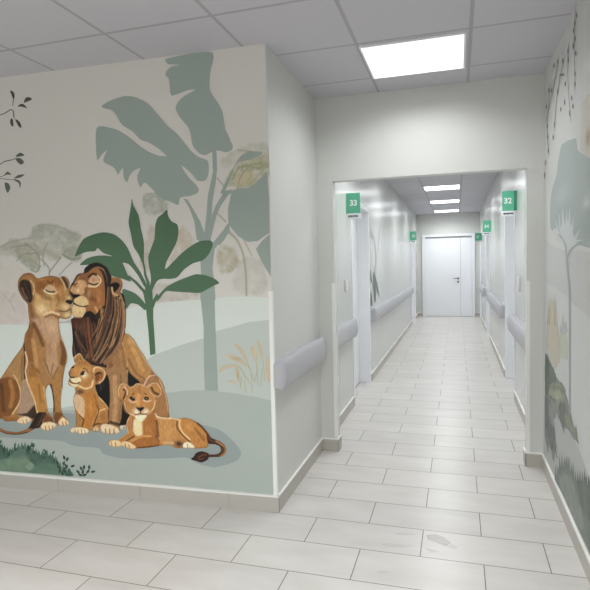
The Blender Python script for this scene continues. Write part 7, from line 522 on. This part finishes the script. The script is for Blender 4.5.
 {'name':'grey_bush','base':[132,137,122],'polys':[[[3.5731,0.534],[3.5498,0.5454],[3.5204,0.5688],[3.4945,0.5678],[3.437,0.5916],[3.3861,0.5943],[3.35,0.6055],[3.3345,0.6385],[3.3305,0.6634],[3.3202,0.6909],[3.3042,0.6756],[3.2948,0.6646],[3.2939,0.6283],[3.2627,0.6385],[3.2386,0.6418],[3.2158,0.6441],[3.2004,0.6319],[3.1816,0.613],[3.165,0.6055],[3.1361,0.5981],[3.111,0.6073],[3.0895,0.5941],[3.0795,0.6177],[3.0605,0.6235],[3.0562,0.6431],[3.0439,0.6363],[3.0381,0.6178],[3.0286,0.607],[3.0233,0.5963],[3.0147,0.5781],[3.0031,0.5719],[3.0285,0.5582],[3.0537,0.5665],[3.0958,0.5608],[3.132,0.5666],[3.164,0.5654],[3.2099,0.5687],[3.2618,0.5578],[3.3197,0.5496],[3.3742,0.5403],[3.377,0.5236],[3.383,0.5016],[3.394,0.4824],[3.4099,0.4994],[3.4378,0.5101],[3.4512,0.5259],[3.5041,0.5246],[3.5321,0.5412]]],'parent':None,'label':None,'wall':'right','layer':5.9,'cell':1.6,'ops':[['w',[104,108,104],0.0371,0.85,[[3.5907,0.5439],[3.4281,0.5946],[3.3364,0.5622],[3.4574,0.4909]]],['w',[150,155,132],0.0289,0.7,[[3.367,0.5997],[3.1972,0.6359],[3.0672,0.5986],[3.2229,0.5731]]]],'smooth':0},
 {'name':'spiky_shrub','base':[120,130,121],'polys':[[[3.6887,0.0989],[3.6548,0.2299],[3.6177,0.1427],[3.5845,0.2308],[3.55,0.2117],[3.5188,0.3253],[3.4781,0.2521],[3.4418,0.3551],[3.4028,0.2832],[3.3679,0.3665],[3.3314,0.3372],[3.2977,0.3982],[3.2623,0.3539],[3.2304,0.424],[3.1953,0.329],[3.1648,0.4026],[3.1376,0.3632],[3.1133,0.4279],[3.0857,0.3404],[3.0621,0.3987],[3.0363,0.3478],[3.0092,0.4205],[2.9794,0.366],[2.9537,0.4501],[2.9245,0.3774],[2.9001,0.4662],[2.8765,0.403],[2.8571,0.485],[2.8346,0.4384],[2.8147,0.473],[2.7926,0.4219],[2.7701,0.485],[2.7454,0.456],[2.7231,0.4945],[2.6981,0.4271],[2.6776,0.5],[2.6392,0.4474],[2.6048,0.4929],[2.568,0.4298],[2.5358,0.4795],[2.5013,0.4305],[2.4643,0.4715],[2.4253,0.4158],[2.3902,0.4423],[2.354,0.4022],[2.321,0.4264],[2.2541,0.3614],[2.1944,0.3993],[2.1343,0.3303],[2.0811,0.3693],[2.0202,0.1188],[2.2554,0.0916],[2.7437,0.1231],[3.0801,0.1182],[3.4496,0.1204]]],'parent':None,'label':'grey green spiky shrub along the baseboard','wall':'right','layer':5.2,'cell':2.2,'ops':[['w',[92,102,94],0.0523,0.85,[[3.0365,0.356],[2.8777,0.4486],[2.7539,0.4771],[2.5687,0.4522],[2.5647,0.3207],[2.7482,0.2792],[2.9173,0.2763]]],['w',[154,160,152],0.0611,0.8,[[3.5159,0.1791],[3.2166,0.3073],[3.0098,0.2617],[2.8488,0.1823],[3.0802,0.1235],[3.3871,0.1286]]]],'smooth':0},
 {'name':'beige_foliage','base':[198,195,185],'polys':[[[2.9704,2.247],[2.8855,2.2609],[2.6236,2.2276],[2.3527,2.1677],[2.2576,1.9959],[2.425,1.851],[2.6134,1.8985],[2.8365,1.9684],[3.0094,2.0291],[2.9894,2.1269]]],'parent':None,'label':'beige foliage patch high on the wall','wall':'right','layer':2,'cell':3,'ops':[['b',[150,130,105],[0.0496,0.0415],0.9,[[2.839,2.0561]]],['b',[170,165,140],[0.0866,0.0521],0.7,[[2.6883,2.0799]]]],'smooth':0},
 {'name':'hanging_leaves','base':[124,127,125],'polys':[[[3.1455,2.7204],[3.1275,2.6979],[3.1395,2.6825],[3.1602,2.7062]],[[3.1763,2.6923],[3.1581,2.6722],[3.1704,2.6591],[3.1914,2.6803]],[[3.1371,2.6359],[3.1193,2.6164],[3.1313,2.6033],[3.1518,2.6238]],[[3.3145,2.5944],[3.2945,2.5712],[3.308,2.5544],[3.3311,2.5785]],[[3.3227,2.6433],[3.3026,2.6224],[3.3163,2.6085],[3.3394,2.6304]],[[3.1326,2.4563],[3.1148,2.4403],[3.1269,2.429],[3.1474,2.4458]],[[3.1313,2.4048],[3.1135,2.3892],[3.1256,2.3776],[3.1461,2.394]],[[3.4117,2.3968],[3.3903,2.374],[3.4048,2.3556],[3.4294,2.3792]],[[3.2136,2.3595],[3.1948,2.3423],[3.2076,2.3288],[3.2293,2.3467]],[[3.1797,2.3067],[3.1613,2.29],[3.1738,2.2764],[3.195,2.2938]],[[3.266,2.2981],[3.2464,2.2769],[3.2596,2.2588],[3.2821,2.2807]],[[3.6304,2.5182],[3.6062,2.4961],[3.6229,2.4801],[3.6508,2.5032]],[[3.7423,2.3519],[3.7164,2.3286],[3.7342,2.3096],[3.7641,2.3337]],[[4.0303,2.4118],[4.0002,2.3879],[4.0211,2.3693],[4.0559,2.3942]],[[4.0078,2.3311],[3.978,2.3079],[3.9987,2.289],[4.0331,2.3131]],[[3.7874,2.2825],[3.7609,2.261],[3.7792,2.2429],[3.8098,2.2652]],[[3.9601,2.62],[3.9313,2.5984],[3.9514,2.5847],[3.9848,2.6076]],[[3.1809,2.6195],[3.1625,2.5972],[3.1749,2.5812],[3.1961,2.6045]],[[3.4703,2.6409],[3.4483,2.6191],[3.4634,2.6045],[3.4887,2.6274]],[[3.6339,2.6923],[3.6097,2.6721],[3.6264,2.66],[3.6542,2.6815]],[[3.7672,2.7141],[3.7412,2.6929],[3.7593,2.6805],[3.7893,2.703]],[[3.85,2.587],[3.8227,2.5662],[3.8417,2.5528],[3.8731,2.5747]],[[3.9748,2.2375],[3.9455,2.2151],[3.9658,2.1958],[3.9997,2.2189]],[[4.0537,2.5405],[4.0234,2.5189],[4.0446,2.5044],[4.0797,2.5272]],[[3.5281,2.383],[3.5053,2.3653],[3.521,2.352],[3.5473,2.3706]],[[3.3913,2.4857],[3.3703,2.4681],[3.3847,2.4559],[3.4089,2.4744]],[[4.0923,2.1817],[4.0611,2.1557],[4.0828,2.132],[4.1188,2.1587]],[[4.1362,2.1025],[4.1042,2.0767],[4.1264,2.0522],[4.1633,2.0786]],[[3.0968,2.7351],[3.0794,2.7153],[3.0911,2.7028],[3.111,2.7236]],[[3.1164,2.5523],[3.0989,2.5358],[3.1108,2.525],[3.131,2.5423]],[[3.5728,2.5774],[3.5,2.5654],[3.4071,2.5269],[3.4996,2.5495]],[[3.1316,2.7727],[3.1529,2.6293],[3.1341,2.3801],[3.1272,2.3781],[3.1459,2.6266],[3.1247,2.7696]],[[3.3127,2.6504],[3.3231,2.4916],[3.2483,2.2546],[3.2408,2.2528],[3.3153,2.4892],[3.3049,2.6475]],[[3.6215,2.6911],[3.7697,2.5724],[4.0581,2.4406],[4.0464,2.4373],[3.7596,2.5691],[3.6122,2.6876]],[[3.4509,2.6174],[3.6348,2.5017],[3.7467,2.3172],[3.7366,2.3147],[3.6254,2.4987],[3.4426,2.6142]],[[3.9149,2.6162],[4.0358,2.3845],[3.9592,2.2011],[3.9478,2.1991],[4.024,2.3817],[3.9039,2.6128]]],'parent':None,'label':'hanging vines of small grey leaves near ceiling','wall':'right','layer':3,'cell':0,'ops':[],'smooth':1},
 {'name':'palm_trunk','base':[112,122,116],'polys':[[[6.7838,1.4857],[6.9286,1.3983],[7.0223,1.2537],[7.1291,1.205],[7.2321,1.0872],[6.9496,1.2542],[6.7779,1.2947]],[[7.0872,1.3788],[7.2775,1.3694],[7.3858,1.2633],[7.5275,1.1996],[7.6975,1.0216],[7.4329,1.093],[7.3422,1.1556],[7.3565,0.9876],[7.1658,0.9728],[7.0881,1.1734]],[[6.767,1.1887],[6.8472,0.9532],[7.0417,0.9432],[6.97,1.1024]]],'parent':None,'label':'grey palm trunks painted on the corridor wall','wall':'corr','layer':1,'cell':0,'ops':[],'smooth':0},
 {'name':'vine','base':[140,148,144],'polys':[[[6.9599,1.9214],[7.2924,1.7398],[7.3614,1.5129],[7.1596,1.3423],[7.222,1.3393],[7.428,1.5125],[7.3571,1.743],[7.0177,1.9268]],[[8.2684,2.1158],[7.6957,1.8794],[7.4659,1.5953],[7.5339,1.595],[7.7663,1.8805],[8.3461,2.1176]],[[6.7694,1.8809],[7.1858,1.8229],[7.2994,1.8411],[6.8706,1.8989]]],'parent':None,'label':None,'wall':'corr','layer':1,'cell':0,'ops':[],'smooth':0},
 {'name':'leaf_motif','base':[150,165,155],'polys':[[[8.5118,1.9985],[8.2624,1.9123],[8.3412,1.8306],[8.5349,1.9121]]],'parent':None,'label':None,'wall':'corrR','layer':1,'cell':0,'ops':[],'smooth':0}]
def crom(P, n=5):
    P = np.asarray(P); a, b, c, d = np.roll(P, 1, 0), P, np.roll(P, -1, 0), np.roll(P, -2, 0); out = []
    for i in range(len(P)):
        for t in np.linspace(0, 1, n, endpoint=False):
            m0, m1 = .42*(c[i]-a[i]), .42*(d[i]-b[i]); t2, t3 = t*t, t*t*t
            out.append((2*t3-3*t2+1)*b[i]+(t3-2*t2+t)*m0+(-2*t3+3*t2)*c[i]+(t3-t2)*m1)
    return np.array(out)
def inside(Q, P):
    r = np.zeros(len(Q), bool); x, y = Q[:, 0], Q[:, 1]; j = len(P)-1
    for i in range(len(P)):
        (xi, yi), (xj, yj) = P[i], P[j]
        if yi != yj: r ^= ((yi > y) != (yj > y)) & (x < (xj-xi)*(y-yi)/(yj-yi)+xi)
        j = i
    return r
def seg_near(Q, P, closed):
    best = np.full(len(Q), 1e9); near = np.zeros_like(Q); n = len(P)
    for i in range(n if closed else n-1):
        a, b = P[i], P[(i+1) % n]; d = b-a; L = max(1e-12, d@d)
        t = np.clip((Q-a)@d/L, 0, 1)[:, None]; p = a+t*d; e = np.hypot(*(Q-p).T); k = e < best
        best[k] = e[k]; near[k] = p[k]
    return best, near
def sstep(x): x = np.clip(x, 0, 1); return x*x*(3-2*x)
def grain(Q, su, sv, seed, ang=0.0):
    c, s = math.cos(ang), math.sin(ang)
    return np.array([noise.noise(((c*u+s*v)/su+seed, (-s*u+c*v)/sv-seed, seed)) for u, v in Q.tolist()])
def colours(Q, fig, k):
    col = np.tile(np.array(lin(fig['base'], k)[:3]), (len(Q), 1))
    for kind, c, r, a, pts in fig['ops']:
        P = np.array(pts); cc = np.array(lin(c, k)[:3])
        if kind == 'w':
            PP = crom(P, 3); d, _ = seg_near(Q, PP, True); sd = np.where(inside(Q, PP), d, -d)
            nz = sum(grain(Q, r*q, r*q, 7.3*q)*g for q, g in ((1.0, .6), (.42, .4)))
            w = a*sstep(.5+sd/(r*.9)+.45*nz)*np.clip(.62+.75*nz+.45*np.exp(-np.abs(sd)/(r*.3)), 0, 1.15); w = np.clip(w, 0, 1)
        elif kind == 'b':
            w = a*np.exp(-1.4*(((Q-P[0])/np.array(r))**2).sum(1))
        else:
            m = r*2.2; lo, hi = P.min(0)-m, P.max(0)+m
            sel = ((Q > lo) & (Q < hi)).all(1); w = np.zeros(len(Q))
            if not sel.any(): continue
            S = Q[sel]
            if kind == 's':
                d, _ = seg_near(S, crom_open(P), False); w[sel] = a*sstep((r*1.15-d)/(r*.75))
            else:
                PP = crom(P, 3); d, _ = seg_near(S, PP, True); sd = np.where(inside(S, PP), d, -d); w[sel] = a*sstep(.5+sd/(2*r*.8))
        col = col*(1-w[:, None])+cc*w[:, None]
    if fig.get('fur'):
        PP = [np.array(q) for q in fig['polys']]; d = np.min([seg_near(Q, crom(q, 3) if fig['smooth'] else q, True)[0] for q in PP], 0)
        col = col*(1-.3*np.exp(-(d/.008)**2))[:, None]              # brown painted contour
        m = .155*k; lum = col@np.array((.2126, .7152, .0722)); col = col*((lum/m)**np.where(lum > m, .1, .36))[:, None]
        lum = col@np.array((.2126, .7152, .0722)); col = lum[:, None]+(col-lum[:, None])*.97
        g = grain(Q, .006, .035, 3.1, .25)*.6+grain(Q, .007, .03, 9.7, -.45)*.5
        col = col*np.clip(1+fig['fur']*g, .4, 1.7)[:, None]
    return np.clip(col, 0, .95)
def crom_open(P, n=4):
    if len(P) < 3: return P
    E = np.vstack([2*P[0]-P[1], P, 2*P[-1]-P[-2]]); out = []
    for i in range(1, len(E)-2):
        for t in np.linspace(0, 1, n, endpoint=False):
            a, b, c, d = E[i-1], E[i], E[i+1], E[i+2]
            out.append(.5*((2*b)+(-a+c)*t+(2*a-5*b+4*c-d)*t*t+(-a+3*b-3*c+d)*t**3))
    out.append(P[-1]); return np.array(out)
def to_world(Q, wall, off):
    if wall == 'lion': return np.stack([XL+Q[:, 0]/KL-off*SL, YA-SL*Q[:, 0]/KL-off, Q[:, 1]], 1)
    if wall == 'corr': return np.stack([np.full(len(Q), XL)+off, Q[:, 0], Q[:, 1]], 1)
    return np.stack([np.full(len(Q), XR)-off, Q[:, 0], Q[:, 1]], 1)
KW = {'lion': KLION, 'right': KRIGHT, 'corr': KCORR, 'corrR': KCORR}
def figure(fig, parent):
    polys = [np.array(p) for p in fig['polys']]
    if fig['smooth']: polys = [crom(p) for p in polys]
    k = KW[fig['wall']]*fig.get('k', 1); off = .0004*fig['layer']+.0002; V, Fc, O = [], [], []
    if fig['cell']:
        h = fig['cell']*.0058
        for pi, P in enumerate(polys):
            lo, hi = P.min(0)-h, P.max(0)+h; nx, ny = (np.ceil((hi-lo)/h)).astype(int)+1
            gx, gy = np.meshgrid(np.arange(nx), np.arange(ny), indexing='ij')
            cen = np.stack([lo[0]+(gx[:-1, :-1].ravel()+.5)*h, lo[1]+(gy[:-1, :-1].ravel()+.5)*h], 1)
            keep = inside(cen, P).reshape(nx-1, ny-1)
            cnt = np.zeros((nx, ny), int)
            for dx in (0, 1):
                for dy in (0, 1): cnt[dx:nx-1+dx, dy:ny-1+dy] += keep
            idx = -np.ones((nx, ny), int); use = cnt > 0; base = len(V)
            idx[use] = np.arange(use.sum())+base
            Q = np.stack([lo[0]+gx[use]*h, lo[1]+gy[use]*h], 1); edge = cnt[use] < 4
            if edge.any():
                d, near = seg_near(Q[edge], P, True); q = Q[edge]; m = d < h*1.3; q[m] = near[m]; Q[edge] = q
            V.extend(Q.tolist()); O.extend([off+.00003*pi]*len(Q)); i, j = np.nonzero(keep)
            Fc.extend(np.stack([idx[i, j], idx[i+1, j], idx[i+1, j+1], idx[i, j+1]], 1).tolist())
    else:
        for pi, P in enumerate(polys):
            b = len(V); V.extend(P.tolist()); O.extend([off+.00003*pi]*len(P))
            Fc.extend([[b+i for i in t] for t in tessellate_polygon([[Vector((x, y, 0)) for x, y in P]])])
    Q = np.array(V); W = to_world(Q, fig['wall'], np.array(O))
    me = bpy.data.meshes.new(fig['name']); me.from_pydata(W.tolist(), [], Fc); me.update()
    col = colours(Q, fig, k); at = me.color_attributes.new('paint', 'FLOAT_COLOR', 'POINT')
    at.data.foreach_set('color', np.hstack([col, np.ones((len(Q), 1))]).astype(np.float32).ravel())
    me.materials.append(PAINT)
    o = bpy.data.objects.new(fig['name'], me); C.objects.link(o)
    root = parent
    while root.parent is not None: root = root.parent
    o.parent = parent; o.location = -Vector(root.location) if parent is root else (0, 0, 0)
    if fig['label']: o['label'] = fig['label']
    return o
ROOTS = {
    'lion': thing('wall_mural', 'lion family savanna mural with grey green banana plant on the left wall', 'mural', (*lw(-1.0), 0)),
    'right': thing('wall_mural', 'pale mural of vines, grey tree and bushes on the right wall', 'mural', (XR, 3.3, 0)),
    'corr': thing('wall_mural', 'grey palm trunk mural on the left corridor wall beyond door 33', 'mural', (XL, 8.0, 0)),
    'corrR': thing('wall_mural', 'tiny grey green leaf painted on the right corridor wall between doors 32 and 34', 'mural', (XR, 8.0, 0)),
}
made = {}
for fg in FIGS:
    par = ROOTS[fg['wall']]
    if fg['parent']:
        nm, _, i = fg['parent'].partition('.'); par = made[nm][int(i or 0)] if not i else made[nm][int(i)]
        if not i: par = made[nm][-1]
    made.setdefault(fg['name'], []).append(figure(fg, par))

# ------------------------------------------------------------------ camera, world, view
f_px, yaw, pitch, roll = 541.718, -.2914, -.0556, -.02353
fwd = Vector((math.sin(yaw)*math.cos(pitch), math.cos(yaw)*math.cos(pitch), math.sin(pitch)))
r = Vector((math.cos(yaw), -math.sin(yaw), 0)); u = r.cross(fwd)
rr = math.cos(roll)*r+math.sin(roll)*u; uu = -math.sin(roll)*r+math.cos(roll)*u
cam = bpy.data.cameras.new('camera'); co = bpy.data.objects.new('camera', cam); C.objects.link(co)
cam.sensor_width = 36; cam.lens = 36*f_px/590; cam.clip_start = .02
co.matrix_world = Matrix.Translation((0, 0, 1.5)) @ Matrix((rr, uu, -fwd)).transposed().to_4x4()
sc.camera = co
w = bpy.data.worlds.new('world'); sc.world = w; w.use_nodes = True
w.node_tree.nodes['Background'].inputs[0].default_value = (.5, .5, .5, 1); w.node_tree.nodes['Background'].inputs[1].default_value = 0
sc.view_settings.view_transform = 'Standard'; sc.view_settings.look = 'None'; sc.view_settings.gamma = 1
sc.view_settings.use_curve_mapping = False; sc.view_settings.exposure = EXPO
sc.cycles.use_denoising = True
sc.cycles.max_bounces = 12; sc.cycles.diffuse_bounces = 8; sc.cycles.glossy_bounces = 4
sc.cycles.sample_clamp_indirect = 8
